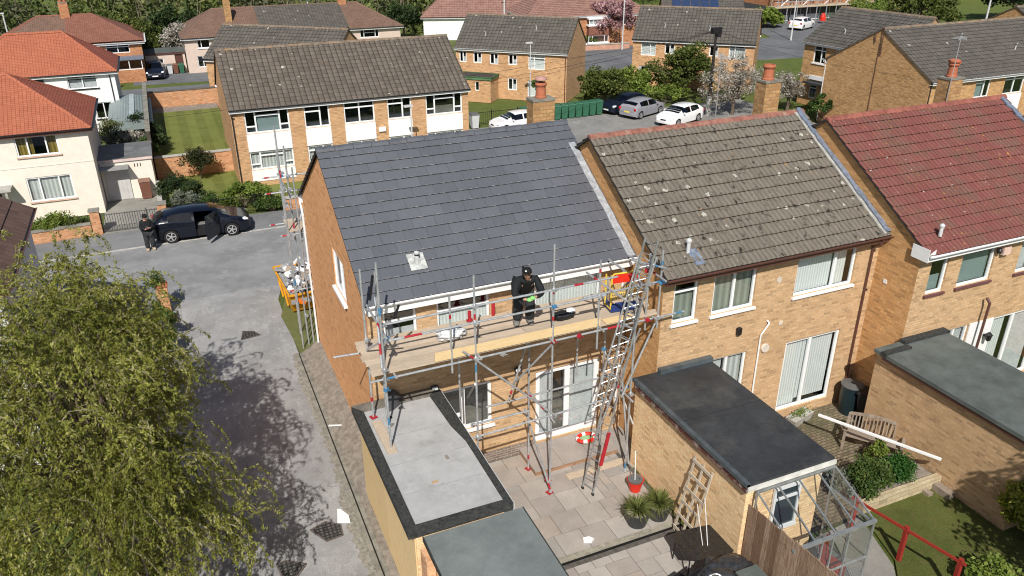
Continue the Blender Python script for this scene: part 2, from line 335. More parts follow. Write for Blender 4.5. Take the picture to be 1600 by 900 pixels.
DIRT = plain('bare_soil', (.27, .235, .20), .95, .1, var=.3, sc_=6, dirt=(.17, .15, .12), bump=.02)
IRON = plain('black_iron', (.02, .02, .022), .5, .4, .3, var=.2)

# ---------------------------------------------------------------- building kit
def wall(mb, O, u, n, W, z0, z1, ops=(), rev=.09, m=0, apex=None):
    """brick sheet with real openings and reveals; apex=(u,z) closes a gable above z1"""
    O, u, n = V(O), V(u), V(n); P = lambda a, z, d=0: O+u*a+V((0, 0, z))+n*d
    us = sorted({0, W, *[o[0] for o in ops], *[o[1] for o in ops]}); zs = sorted({z0, z1, *[o[2] for o in ops], *[o[3] for o in ops]})
    flip = u.cross(V((0, 0, 1))).dot(n) < 0
    def q(pts): mb.poly(list(reversed(pts)) if flip else pts, m)
    for i in range(len(us)-1):
        for j in range(len(zs)-1):
            a, b, c, d = us[i], us[i+1], zs[j], zs[j+1]; mu, mz = (a+b)/2, (c+d)/2
            if any(o[0] < mu < o[1] and o[2] < mz < o[3] for o in ops): continue
            q([P(a, c), P(b, c), P(b, d), P(a, d)])
    for a, b, c, d in [o[:4] for o in ops]:
        for p, r in (((a, c), (b, c)), ((b, c), (b, d)), ((b, d), (a, d)), ((a, d), (a, c))):
            mb.poly([P(*p), P(*r), P(*r, -rev), P(*p, -rev)], m)
    if apex: q([P(0, z1), P(W, z1), P(apex[0], apex[1])])
def window(par, O, u, n, r, cols=(), bars=(), curtain=None, fm=None, sill=None, name='window', fw=.06, inset=.05, back=True, doorlow=0, gl=None, sd=.07):
    fm = fm or UPVC; u0, u1, z0, z1 = r; W, H = u1-u0, z1-z0; d0, d1 = -inset-.06, -inset
    mb = MB(); w = lambda a, b, c, d, e=d0, f=d1: mb.wbox(O, u, n, a, b, c, d, e, f)
    w(u0, u0+fw, z0, z1); w(u1-fw, u1, z0, z1); w(u0+fw, u1-fw, z0, z0+fw); w(u0+fw, u1-fw, z1-fw, z1)
    edges = [0]+list(cols)+[1]
    for c in cols: w(u0+W*c-fw*.55, u0+W*c+fw*.55, z0+fw, z1-fw, d0, d1+.004)
    for c0, c1, f in bars: w(u0+W*c0+fw*.4, u0+W*c1-fw*.4, z0+H*f-fw*.5, z0+H*f+fw*.5, d0+.002, d1+.002)
    if doorlow: w(u0+fw, u1-fw, z0+fw, z0+doorlow, d0+.01, d1-.006)
    fo = mb.build(name, fm, par)
    g = MB(); dg = -inset-.035; Q = lambda a, z, d: V(O)+V(u)*a+V((0, 0, z))+V(n)*d
    g.wbox(O, u, n, u0+fw, u1-fw, z0+fw, z1-fw, dg-.004, dg); g.build('pane', gl or GLASS, fo)
    if sill:
        s = MB(); s.wbox(O, u, n, u0-.06, u1+.06, z0-.07, z0-.002, d0, sd); s.build('sill', sill, fo)
    if curtain:
        cs = curtain if isinstance(curtain, list) else [(curtain, 0, 1, 0, 1)]
        for m_, a, b, c, d in cs:
            k = MB(); k.wbox(O, u, n, u0+.03+(W-.06)*a, u0+.03+(W-.06)*b, z0+.03+(H-.06)*c, z0+.03+(H-.06)*d, -inset-.15, -inset-.135); k.build('curtain', m_, fo)
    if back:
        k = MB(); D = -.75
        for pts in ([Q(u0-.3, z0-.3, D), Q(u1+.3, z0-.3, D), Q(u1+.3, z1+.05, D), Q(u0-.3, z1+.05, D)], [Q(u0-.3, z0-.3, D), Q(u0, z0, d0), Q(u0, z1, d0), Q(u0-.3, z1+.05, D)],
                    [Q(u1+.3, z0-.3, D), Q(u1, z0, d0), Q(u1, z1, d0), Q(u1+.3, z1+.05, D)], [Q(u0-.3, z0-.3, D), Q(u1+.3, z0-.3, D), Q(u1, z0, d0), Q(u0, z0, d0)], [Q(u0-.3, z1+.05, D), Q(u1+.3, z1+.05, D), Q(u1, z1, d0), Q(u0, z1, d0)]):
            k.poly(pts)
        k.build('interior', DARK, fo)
    return fo
def slope(mb, el, er, rl, rr, course=.33, lift=.022, rib=None, amp=.018, m=0, jit=0, seed=1, me=None):
    me = m if me is None else me
    """tiled roof slope: overlapping courses, optional rolled profile; UV in metres"""
    el, er, rl, rr = V(el), V(er), V(rl), V(rr); U = (er-el).normalized(); up = (rl-el); up = (up-U*up.dot(U)); L = up.length; up.normalize(); N = U.cross(up).normalized()
    if N.z < 0: N = -N
    rn = random.Random(seed); nC = max(1, round(L/course)); c = L/nC
    ul, ur = (rl-el).dot(U), (rr-el).dot(U); W = (er-el).length
    for i in range(nC):
        t0, t1 = i/nC, (i+1)/nC; a0, a1 = ul*t0, ul*t1; b0, b1 = W+(ur-W)*t0, W+(ur-W)*t1
        if rib:
            n_ = max(2, int((b0-a0)/rib*4)); prof = [0, 1, 1, .25]
        else: n_ = 1 if not jit else max(1, int((b0-a0)/jit))
        pr = None
        for k in range(n_+1):
            f = k/n_; ua, ub = a0+(b0-a0)*f, a1+(b1-a1)*f; h = prof[k % 4]*amp if rib else (0 if not jit else rn.uniform(0, .003))
            j = rn.uniform(-.004, .004) if (rib or jit) else 0
            p0 = el+U*ua+up*(c*i-.012+j)+N*(lift+h); p1 = el+U*ub+up*(c*(i+1))+N*(h+.002); pb = el+U*ua+up*(c*i-.012+j)+N*(-.012)
            cur = (p0, p1, pb, ua, ub)
            if pr:
                v0, v1 = (i+.002)*course, (i+.998)*course
                mb.poly([pr[0], cur[0], cur[1], pr[1]], m, [(pr[3], v0), (cur[3], v0), (cur[4], v1), (pr[4], v1)])
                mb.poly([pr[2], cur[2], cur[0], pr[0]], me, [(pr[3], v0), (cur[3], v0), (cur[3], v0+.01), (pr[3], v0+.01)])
            pr = cur
def ridge(mb, p0, p1, seg=.45, w=.13, h=.07, m=0, gap=.012, seed=3):
    p0, p1 = V(p0), V(p1); L = (p1-p0).length; n = max(1, round(L/seg)); d = (p1-p0)/n; rn = random.Random(seed)
    s = d.cross(V((0, 0, 1))).normalized(); U = s.cross(d).normalized()
    if U.z < 0: U = -U
    for i in range(n):
        k = rn.uniform(-.006, .006); a, b = p0+d*i+d.normalized()*gap+U*k, p0+d*(i+1)+U*(k+.008)
        pr = [(-w, -h*.9), (-w*.62, h*.15), (0, h*.75), (w*.62, h*.15), (w, -h*.9)]
        for q in range(4):
            x, y = pr[q], pr[q+1]; mb.poly([a+s*x[0]+U*x[1], b+s*x[0]+U*x[1], b+s*y[0]+U*y[1], a+s*y[0]+U*y[1]], m)
        mb.poly([a+s*x+U*y for x, y in pr], m); mb.poly([b+s*x+U*y for x, y in reversed(pr)], m)
def gutter(mb, a, b, r=.055, m=0):
    a, b = V(a), V(b); d = (b-a).normalized(); s = d.cross(V((0, 0, 1))).normalized(); n = 5; P = []
    for e in (a, b): P.append([e+s*(r*math.cos(math.pi*k/n+math.pi))+V((0, 0, r*math.sin(math.pi*k/n+math.pi))) for k in range(n+1)])
    for k in range(n): mb.poly([P[0][k], P[0][k+1], P[1][k+1], P[1][k]], m)
    for e in (0, 1): mb.poly(P[e], m)
    for sgn in (-1, 1): mb.bar(a+s*r*sgn, b+s*r*sgn, .014, .014, m)
def downpipe(par, pts, mat, r=.034):
    mb = MB(); mb.tube(pts, r, 8)
    for p in pts[1:-1]: mb.lathe([(r*1.3, -.04), (r*1.3, .04)], p, 8)
    return mb.build('downpipe', mat, par)
def house(name, label, cat, x, y, rot, W, D, e, r, hl=0, hr=0, wallm=None, roofm=None, ridgem=None, gut=None, course=.33, ov=.22, vo=.08, wins=(), group=None, rib=None, amp=.018,
          fascia=None, barge=None, edge=None, sides='FLRB', roofside=None, ridgeseg=.45, lift=.032, jit=0, plinth=None, curt=None):
    wallm = wallm or BRB; roofm = roofm or PANB; t = thing(name, label, cat, (x, y, 0), R(rot), group); k = (r-e)/(D/2)
    WL = {'F': ((0, 0, 0), (1, 0, 0), (0, -1, 0), W), 'L': ((0, D, 0), (0, -1, 0), (-1, 0, 0), D), 'R': ((W, 0, 0), (0, 1, 0), (1, 0, 0), D), 'B': ((W, D, 0), (-1, 0, 0), (0, 1, 0), W)}
    mb = MB()
    for s in sides:
        O, u, n, w = WL[s]; ops = [wi[1] for wi in wins if wi[0] == s]; ap = None
        if (s == 'L' and hl == 0) or (s == 'R' and hr == 0): ap = (w/2, r-.03)
        wall(mb, O, u, n, w, 0, e-.03, ops, apex=ap)
        if len(sides) < 4: mb.build('wall', wallm, t); mb = MB()
    if len(sides) == 4: mb.build('wall', wallm, t)
    for wi in wins:
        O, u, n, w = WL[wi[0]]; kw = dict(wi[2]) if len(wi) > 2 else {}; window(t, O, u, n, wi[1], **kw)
    ez = e-ov*k; l = -vo if not hl else -ov; q = W+vo if not hr else W+ov
    rb = MB(); RL = (hl if hl else -vo, D/2, r); RRt = (W-hr if hr else W+vo, D/2, r)
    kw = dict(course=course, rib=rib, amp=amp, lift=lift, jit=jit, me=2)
    slope(rb, (l, -ov, ez), (q, -ov, ez), RL, RRt, **kw); slope(rb, (q, D+ov, ez), (l, D+ov, ez), RRt, RL, **{**kw, 'rib': None})
    if hl: slope(rb, (l, D+ov, ez), (l, -ov, ez), RL, RL, m=1, **{**kw, 'rib': None})
    if hr: slope(rb, (q, -ov, ez), (q, D+ov, ez), RRt, RRt, m=1, **{**kw, 'rib': None})
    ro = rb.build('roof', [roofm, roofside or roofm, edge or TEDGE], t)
    cb = MB(); dz = V((0, 0, .02)); ridge(cb, V(RL)+dz, V(RRt)+dz, ridgeseg, seed=int(x*7)+3)
    for h_, cx, RP in ((hl, l, RL), (hr, q, RRt)):
        if h_:
            for cy in (-ov, D+ov): ridge(cb, V((cx, cy, ez))+dz, V(RP)+dz, .4, .1, .05)
    cb.build('ridge_tiles', ridgem or RIDC, ro)
    gb = MB(); gutter(gb, (l, -ov-.06, ez+.01), (q, -ov-.06, ez+.01)); gb.build('gutter', gut or GUTK, t); gb = MB(); gutter(gb, (l, D+ov+.06, ez+.01), (q, D+ov+.06, ez+.01))
    if hl: gutter(gb, (l-.06, -ov, ez+.01), (l-.06, D+ov, ez+.01))
    if hr: gutter(gb, (q+.06, -ov, ez+.01), (q+.06, D+ov, ez+.01))
    gb.build('gutter', gut or GUTK, t)
    fb = MB(); zt, zb = ez-.012, ez-.17
    fb.box(l+.01, -ov, zb, q-.01, -ov+.022, zt); fb.box(l+.012, -ov+.024, zb, q-.012, .0-.002, zb+.015); fb.build('fascia', fascia or UPVC, t); fb = MB(); fb.box(l+.01, D+ov-.022, zb, q-.01, D+ov, zt); fb.box(l+.012, D+.002, zb, q-.012, D+ov-.024, zb+.015)
    for h_, cx, RP in ((hl, l, RL), (hr, q, RRt)):
        if h_: fb.box(cx-.011, -ov+.01, zb+.002, cx+.011, D+ov-.01, zt-.002)
        else:
            ix = cx-.02 if cx > 0 else cx+.02
            vb = MB()
            for sg in (-1, 1):
                ye = D/2+sg*(D/2+ov); vb.bar((ix, ye, ez-.03), (ix, D/2, r-.03), .03, .055)
            vb.build('verge', barge or VERG, ro)
    fb.build('fascia', fascia or UPVC, t)
    if plinth:
        pb = MB(); pb.box(-.02, -.025, 0, W+.02, -.002, plinth[1]); pb.build('plinth', plinth[0], t)
    return t
def chimney(par, x, y, z0, z1, w=.55, d=.45, mat=None, pots=((0, 0, .45),), potm=None, cowl=False, cap=True, pr=.13):
    mb = MB(); mb.box(x-w/2, y-d/2, z0, x+w/2, y+d/2, z1); c = mb.build('chimney', mat or BRC, par)
    if cap: b = MB(); b.box(x-w/2-.02, y-d/2-.02, z1+.002, x+w/2+.02, y+d/2+.02, z1+.07); b.build('chimney_cap', CONCD, c)
    for px, py, h in pots:
        b = MB(); r = pr; z = z1+.06
        b.lathe([(r*1.05, 0), (r*1.1, .05), (r*.98, .08), (r*.86, h*.75), (r*1.05, h*.8), (r*1.12, h*.88), (r*.95, h), (r*.75, h), (r*.7, h-.1)], (x+px, y+py, z), 14); b.build('chimney_pot', potm or TERR, c)
    return c
def flat_block(name, label, cat, x0, y0, x1, y1, h, wallm, topm, edge=.12, edgem=None, ov=.1, fasc=None, wins=(), inner=None, rot=0, group=None, par=None, sides='FLR', z0=0, slopez=0):
    t = par or thing(name, label, cat, (x0, y0, 0), R(rot), group); W, D = x1-x0, y1-y0
    ox, oy = (x0, y0) if par else (0, 0)
    WL = {'F': ((ox, oy, 0), (1, 0, 0), (0, -1, 0), W), 'L': ((ox, oy+D, 0), (0, -1, 0), (-1, 0, 0), D), 'R': ((ox+W, oy, 0), (0, 1, 0), (1, 0, 0), D), 'B': ((ox+W, oy+D, 0), (-1, 0, 0), (0, 1, 0), W)}
    mb = MB()
    for s in sides:
        O, u, n, w = WL[s]; wall(mb, O, u, n, w, z0, h-.12, [wi[1] for wi in wins if wi[0] == s])
    mb.build('wall', wallm, t)
    for wi in wins:
        O, u, n, w = WL[wi[0]]; window(t, O, u, n, wi[1], **(dict(wi[2]) if len(wi) > 2 else {}))
    b = MB(); b.box(ox-ov, oy-ov, h-.04, ox+W+ov, oy+D+(ov if 'B' in sides else 0), h); ro = b.build('roof', topm, t)
    if edge:
        b = MB(); a0, a1, c0, c1 = ox-ov-.01, ox+W+ov+.01, oy-ov-.01, oy+D+(ov if 'B' in sides else 0); e = edge
        for q in ((a0, c0, a1, c0+e), (a0, c0+e, a0+e, c1-e), (a1-e, c0+e, a1, c1-e), (a0, c1-e, a1, c1)): b.box(q[0], q[1], h-.03, q[2], q[3], h+.035)
        b.build('roof_edge', edgem or topm, ro)
    b = MB(); a0, a1, c0, c1 = ox-ov+.02, ox+W+ov-.02, oy-ov+.02, oy+D+(ov-.02 if 'B' in sides else 0)
    b.box(a0, c0, h-.2, a1, c0+.03, h-.042); b.box(a0, c0+.031, h-.2, a0+.03, c1, h-.042); b.box(a1-.03, c0+.031, h-.2, a1, c1, h-.042); b.box(a0+.031, c0+.031, h-.125, a1-.031, c1-.031, h-.1)
    if 'B' in sides: b.box(a0+.031, c1-.03, h-.2, a1-.031, c1, h-.126)
    b.build('fascia', fasc or GUTB, t)
    return t

# ================================================================ SETTING: ground, road, lane
def sheet(name, pts, z, mat, th=.03):
    mb = MB(); mb.prism(pts, z-th, z); return mb.build(name, mat, kind='structure')
GRASS = grassmat('rough_grass', (.095, .135, .03), (.15, .185, .05), (.17, .16, .07))
LAWN = grassmat('lawn_grass', (.13, .16, .035), (.21, .235, .065), (.27, .25, .11), stripes=5.5)
LAWN2 = grassmat('back_lawn_grass', (.10, .125, .03), (.16, .18, .05), (.22, .16, .08))
ASPH = asphalt('road_asphalt', (.25, .255, .26), patch=(.295, .30, .305), crack=.15, grit=.2)
ASPD = asphalt('dark_asphalt', (.15, .155, .165), grit=.15, crack=.2)
LANE = asphalt('worn_lane_concrete', (.305, .305, .305), patch=(.365, .365, .362), pale=(.48, .478, .47), crack=.4, grit=.6)
FOOT = asphalt('footway_asphalt', (.20, .205, .21), crack=.3, grit=.15)
DRVW = asphalt('driveway_concrete', (.30, .29, .26), patch=(.22, .215, .19), crack=.9, grit=.35)
sheet('ground', [(-600, -60), (700, -60), (700, 900), (-600, 900)], -.03, GRASS, .5)
sheet('road', [(-60, 30.9), (80, 30.9), (80, 37.45), (-60, 37.45)], .006, ASPH, .02)
sheet('lane', [(-1.9, 2), (2.74, 2), (2.74, 29.5), (3.2, 31.2), (-2.9, 31.2), (-1.9, 29.0)], .002, LANE, .02)
sheet('pavement', [(-60, 37.58), (18, 37.58), (18, 39.9), (-60, 39.9)], .012, FOOT, .02)
mb = MB()
for i in range(-40, 22): mb.box(i*.92+.006, 37.45, -.02, i*.92+.914, 37.58, .022)
mb.build('kerb', KERB, kind='structure')
mb = MB(); mb.box(2.60, 2, -.02, 2.72, 24.9, .03); y = 2
while y < 24.8: mb.box(2.755, y, -.02, 2.86, y+.9, .05); y += .915
mb.build('channel_kerb', CONCD, kind='structure')
sheet('drain_channel', [(2.72, 2), (2.755, 2), (2.755, 24.9), (2.72, 24.9)], .004, plain('channel_black', (.015, .014, .012)), .02)
# sloping soil strip between lane and houses
mb = MB(); n = 34; Y0, Y1 = 9.0, 24.9
def strip_h(f, j, i): return (.03+(.40 if Y0+(Y1-Y0)*i/n > 16.9 else .10)*f)+.02*math.sin(i*1.7+j*2.1)*(0 < j < 4)
for i in range(n):
    for j in range(4):
        p = []
        for (a, b) in ((i, j), (i, j+1), (i+1, j+1), (i+1, j)):
            f = b/4; p.append((2.86+.66*f, Y0+(Y1-Y0)*a/n, strip_h(f, b, a)))
        mb.poly([p[0], p[1], p[2], p[3]])
mb.build('soil_strip', DIRT, kind='structure', smooth=True)
mb = MB(); rn = random.Random(21); pts = [(2.60, 2.0)]+[(2.60, 24.9)]; y = 24.9
while y > 2: pts.append((2.60-(.16+.10*math.sin(y*.9)+rn.uniform(-.07, .09))*(1 if y < 20 else .6), y)); y -= rn.uniform(.05, .13)
mb.prism(pts, -.02, .012); mb.build('gravel_edge', plain('gritty_edge', (.27, .255, .225), .95, .1, var=.35, sc_=9, dirt=(.15, .15, .09), bump=.01), kind='structure')
sheet('verge', [(2.80, 24.9), (3.49, 24.9), (4.0, 26), (5.2, 30.2), (3.3, 30.6), (2.62, 28)], .03, grassmat('verge_grass', (.16, .18, .06), (.24, .25, .10), (.33, .28, .18)), .05)
sheet('front_yard', [(3.49, 24.5), (60, 24.5), (60, 30.9), (3.6, 30.9)], -.005, GRASS, .02)
# junction apron, L1 drive, garden plots
sheet('driveway', [(-3.75, 39.95), (-1.12, 39.95), (-1.1, 46.0), (-3.75, 46.0)], .03, DRVW, .05)
sheet('front_lawn', [(-1.0, 40.3), (18, 40.3), (18, 48), (-1.0, 48)], .02, LAWN, .05)
sheet('car_park', [(18.6, 38), (42, 38), (42, 51.2), (18.6, 51.2)], .01, asphalt('car_park_asphalt', (.24, .235, .225), patch=(.29, .285, .27), crack=.4, pale=(.33, .32, .3)), .04)
sheet('raised_lawn', [(-1.1, 48.2), (3.5, 48.2), (3.5, 60.8), (-1.1, 60.8)], .98, LAWN, .9)
sheet('flower_bed', [(-1.0, 60.8), (3.5, 60.8), (3.5, 62.9), (-1.0, 62.9)], .9, DIRT, .8)
sheet('back_road', [(-60, 72.3), (26, 70.2), (26, 74.6), (-60, 77.2)], .01, ASPD, .04)
sheet('back_drive', [(-2.2, 77.2), (4.2, 76.6), (4.0, 81.6), (-2.2, 81.6)], .02, ASPD, .04)
sheet('main_road', [(36, 80), (34, 67.2), (80, 62), (130, 66), (130, 78), (60, 76)], .01, ASPD, .04)
sheet('side_road', [(66, 76), (78, 74), (100, 125), (86, 130)], .012, ASPD, .03)
# near left gardens
sheet('left_patio', [(-9, 9), (-2.35, 9), (-2.35, 15.4), (-9, 15.4)], .012, plain('pinkish_gravel', (.30, .24, .20), .95, .1, var=.3, sc_=9, dirt=(.2, .16, .12)), .04)
sheet('left_lawn', [(-12, 9), (-4.6, 9), (-5.4, 14.5), (-12, 14.5)], .03, LAWN2, .03)
# patio with random-laid slabs and the lower level
def slabs(name, x0, y0, x1, y1, z, seed, mats, unit=.3):
    rn = random.Random(seed); nx, ny = int((x1-x0)/unit), int((y1-y0)/unit); used = np.zeros((nx, ny), bool); mb = MB()
    for j in range(ny):
        for i in range(nx):
            if used[i, j]: continue
            opts = [(3, 2), (2, 3), (2, 2), (2, 1), (1, 2), (3, 2), (3, 3), (2, 2), (1, 1)]; rn.shuffle(opts); opts.append((1, 1))
            if rn.random() < .75: opts.sort(key=lambda o: -(o[0]*o[1]+rn.random()*4))
            for a, b in opts:
                if i+a <= nx and j+b <= ny and not used[i:i+a, j:j+b].any():
                    used[i:i+a, j:j+b] = True; g = .007; h = z+rn.uniform(-.003, .003)
                    mb.box(x0+i*unit+g, y0+j*unit+g, z-.04, x0+(i+a)*unit-g, y0+(j+b)*unit-g, h, rn.randrange(len(mats))); break
    mb.box(x0-.01, y0-.01, z-.06, x1+.01, y1+.01, z-.012, len(mats)); return mb.build(name, mats+[plain(name+'_joint', (.11, .10, .09), .95, .1, var=.3, sc_=9)], kind='structure')
SL = [plain('sandstone_slab_%d' % i, c, .85, .2, var=.09, sc_=1.3, dirt=mul(c, .72), bump=.003, dirtamt=.5) for i, c in enumerate([(.33, .295, .27), (.36, .33, .30), (.31, .29, .27), (.355, .31, .27), (.385, .355, .325)])]
slabs('patio', 5.0, 12.66, 10.04, 16.68, .012, 11, SL, .235)
mb = MB(); mb.box(4.9, 12.50, -.1, 10.02, 12.655, .03); mb.build('patio_edging', plain('edging_stone', (.30, .28, .23), .9, .1, var=.3, sc_=5, dirt=(.16, .17, .09)), kind='structure')
sheet('patio_side', [(10.04, 14.9), (10.8, 14.9), (10.8, 16.71), (10.04, 16.71)], .012, SL[2], .04)
sheet('step_shadow_strip', [(4.9, 12.44), (10.02, 12.44), (10.02, 12.50), (4.9, 12.50)], -.006, plain('painted_step_shadow', (.008, .008, .008)), .02)  # added black strip: shadow of the upper patio edge put into colour
slabs('lower_patio', 5.0, 8.3, 10.04, 12.44, -.012, 5, SL, .235)

# ================================================================ THE THREE TERRACED HOUSES
P1, P2, P3 = 10.72, 18.0, 25.4
h1 = house('terraced_house', 'terraced house with new dark grey slate roof and scaffolding along its rear', 'house', 3.49, 16.72, 0, 7.2, 8.1, 5.80, 8.22, wallm=BR1, roofm=SLATE, ridgem=RIDG, gut=GUTW,
    course=.345, ov=.30, vo=.09, group='brick terraced houses', sides='F', jit=.6, lift=.030, barge=VERK, ridgeseg=.50, fascia=UPVC, wins=[
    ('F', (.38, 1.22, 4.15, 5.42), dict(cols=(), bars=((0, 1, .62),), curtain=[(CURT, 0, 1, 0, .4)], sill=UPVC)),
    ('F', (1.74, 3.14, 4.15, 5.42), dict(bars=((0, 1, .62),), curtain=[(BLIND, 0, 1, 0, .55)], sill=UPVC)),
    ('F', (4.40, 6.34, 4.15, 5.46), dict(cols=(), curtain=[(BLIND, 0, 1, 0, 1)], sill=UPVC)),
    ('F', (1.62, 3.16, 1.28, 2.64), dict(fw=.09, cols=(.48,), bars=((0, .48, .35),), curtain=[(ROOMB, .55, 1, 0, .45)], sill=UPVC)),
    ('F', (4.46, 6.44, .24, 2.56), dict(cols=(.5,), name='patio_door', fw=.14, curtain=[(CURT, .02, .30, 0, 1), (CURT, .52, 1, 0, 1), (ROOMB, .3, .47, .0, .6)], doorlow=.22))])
# gable, front and the small side window
mb = MB(); wall(mb, (3.49, 24.82, 0), (0, -1, 0), (-1, 0, 0), 8.1, .0, 5.77, [(4.42, 5.78, 4.45, 5.62)], apex=(4.05, 8.17)); wall(mb, (10.69, 24.82, 0), (-1, 0, 0), (0, 1, 0), 7.2, 0, 5.77, [])
mb.build('gable_wall', BR1G, h1)
for o in kids(h1):
    if o.name.startswith('gable_wall'): o.location = (-3.49, -16.72, 0)
def abs_child(o, t): o.location = V(o.location)-V(t.location); return o
w_ = window(h1, (0, 8.1, 0), (0, -1, 0), (-1, 0, 0), (4.42, 5.78, 4.45, 5.62), cols=(.62,), sill=UPVC, curtain=[(CURT, 0, 1, 0, 1)], inset=.02, sd=.10)
mb = MB(); mb.box(-.01, -.028, 0, 4.44, -.002, .36); mb.build('brick_plinth', brick('grey_plinth_brick', (.17, .13, .11), (.25, .20, .17), (.46, .40, .34)), h1)
# verge flashing strip against the neighbour, ridge extension, vent
def slope_strip(t, x0, x1, y0, z0, y1, z1, lift, mat, name, n=14, jag=.02, seed=4):
    mb = MB(); rn = random.Random(seed); pr = None
    for i in range(n+1):
        f = i/n; a, b = x0+rn.uniform(-jag, jag), x1+rn.uniform(-jag, jag); y, z = y0+(y1-y0)*f, z0+(z1-z0)*f+lift+rn.uniform(0, .008)
        if pr: mb.poly([pr[0], pr[1], (b, y, z), (a, y, z)]); mb.poly([pr[0], (a, y, z), (a, y, z-.06), (pr[0][0], pr[0][1], pr[0][2]-.06)])
        pr = ((a, y, z), (b, y, z))
    return mb.build(name, mat, t)
k1 = (8.22-5.80)/4.05
slope_strip(h1, 6.98, 7.19, -.30, 5.62, 3.3, 5.8+3.3*k1, .045, plain('pale_lead', (.33, .35, .38), .5, .5, var=.3, sc_=6), 'flashing', jag=.012)
def roof_vent(t, x, y, z, mat=None, plate=(.42, .5), k=k1, h=.22, slate=True):
    mb = MB(); a = math.atan(k)
    if slate:
        c, s = math.cos(a), math.sin(a); hw, hl = plate[0]/2, plate[1]/2
        mb.poly([(x-hw, y-hl*c, z-hl*s+.05), (x+hw, y-hl*c, z-hl*s+.05), (x+hw, y+hl*c, z+hl*s+.05), (x-hw, y+hl*c, z+hl*s+.05)])
        mb.lathe([(.10, 0), (.075, .10), (.06, .16)], (x, y, z), 12)
    o = mb.build('vent_flashing', LEADP, t)
    b = MB(); b.lathe([(.052, 0), (.052, h), (.066, h+.002), (.066, h+.05), (.02, h+.075)], (x, y, z+.03), 12); b.lathe([(.053, h-.05), (.068, h-.03), (.068, h-.001), (.053, h)], (x, y, z+.035), 12, 1); b.build('vent_pipe', [LGTP, BLK], o)
LEADP = plain('new_lead', (.46, .48, .46), .5, .5, var=.35, sc_=9, dirt=(.62, .62, .58))
roof_vent(h1, 1.47, -.02+.0+.55, 5.80+.55*k1)
gutb = MB(); gutb.box(-.05, -.295, 5.36, 7.1, -.27, 5.60); gutb.build('soffit_board', UPVC, h1)
downpipe(h1, [(-.06, 8.34, 5.45), (-.06, 8.1, 5.2), (-.06, 8.05, 5.05), (-.06, 8.05, .3), (.05, 7.9, .15)], GUTW)
b = MB(); b.tube([(7.12, -.36, 5.55), (7.08, -.30, 5.42), (7.0, -.05, 5.25), (7.0, -.05, .2)], .034, 8); b.lathe([(.06, -.06), (.075, 0), (.06, .06)], (7.08, -.33, 5.5), 8); b.build('downpipe', GUTW, h1)
# floodlights and dish
def floodlight(name, label, x, y, z, nx=0):
    t = thing(name, label, 'light', (x, y, z)); b = MB(); b.rbox((0, -.09, 0), (.19, .05, .15), 0, 0, R(-20)); b.box(-.02, -.07, -.02, .02, .0, .02); b.build('housing', BLK, t)
    b = MB(); b.rbox((0, -.118, -.006), (.15, .008, .11), 0, 0, R(-20)); b.build('lamp_glass', LGTP, t); return t
floodlight('floodlight', 'small square black floodlight on brick wall above pale garage roof', 5.05, 16.715, 2.86)
floodlight('floodlight', 'small black floodlight on brick wall left of the white patio doors', 7.38, 16.715, 2.84)
t = thing('satellite_dish', 'dark oval satellite dish on brick wall corner behind scaffold legs', 'dish', (3.95, 16.70, 2.82))
b = MB(); b.lathe([(.02, -.03), (.18, -.018), (.33, .03), (.335, .036), (.32, .036), (.18, -.01), (0.02, -.02)], (0, 0, 0), 24, 0, 'y'); o = b.build('dish', plain('dish_grey', (.07, .07, .075), .5, .4), t, smooth=True); o.location = (0, -.35, .05); o.rotation_euler = (R(-22), 0, R(40)); o.scale = (.9, 1, 1.1)
b = MB(); b.tube([(0, 0, 0), (0, -.2, 0), (0, -.33, .05)], .02); b.tube([(0, -.34, -.25), (-.25, -.75, -.05)], .012); b.rbox((-.26, -.77, -.04), (.06, .1, .06)); b.build('arm', BLK, t)

h2 = house('terraced_house', 'terraced house with lichen-spotted brown tiled roof in the middle of the row', 'house', P1, 15.1, 0, P2-P1, 7.9, 5.80, 8.20, wallm=BR1, roofm=PAN2, ridgem=RIDR, gut=GUTB,
    course=.375, ov=.30, vo=.13, group='brick terraced houses', sides='FB', rib=.155, amp=.022, lift=.042, barge=VERK, ridgeseg=.45, fascia=GUTB, wins=[
    ('F', (.34, 1.08, 4.15, 5.36), dict(bars=((0, 1, .74),), curtain=[(DRAPG, .0, 1, 0, .72)], sill=UPVC)),
    ('F', (1.58, 2.96, 4.15, 5.40), dict(cols=(.5,), curtain=[(DRAPG, 0, 1, 0, 1)], sill=UPVC)),
    ('F', (4.34, 6.46, 4.15, 5.40), dict(cols=(.66,), curtain=[(BLIND, 0, .66, 0, 1), (BLIND, .72, .92, 0, 1)], sill=UPVC)),
    ('F', (4.38, 6.40, .30, 2.68), dict(cols=(.47,), name='patio_door', fw=.08, curtain=[(BLIND, 0, .40, 0, 1), (BLIND, .41, .97, 0.06, 1)])),
    ('F', (1.68, 2.98, 1.45, 2.74), dict(cols=(.5,), curtain=[(DRAPE, .5, 1, 0, 1), (CURT, 0, .45, 0, 1)], sill=UPVC))])
mb = MB(); wall(mb, (0, 7.9, 0), (0, -1, 0), (-1, 0, 0), 7.9, 0, 5.77, [], apex=(3.95, 8.17)); mb.build('gable_wall', BR2, h2)
k2 = (8.20-5.80)/3.95
slope_strip(h2, 7.02, 7.12, -.30, 5.62, 3.95, 8.18, .085, MORT, 'mortar_fillet', 26, .01, 5)
slope_strip(h2, 7.11, 7.27, -.30, 5.64, 3.95, 8.20, .12, LEAD, 'flashing', 26, .03, 6)
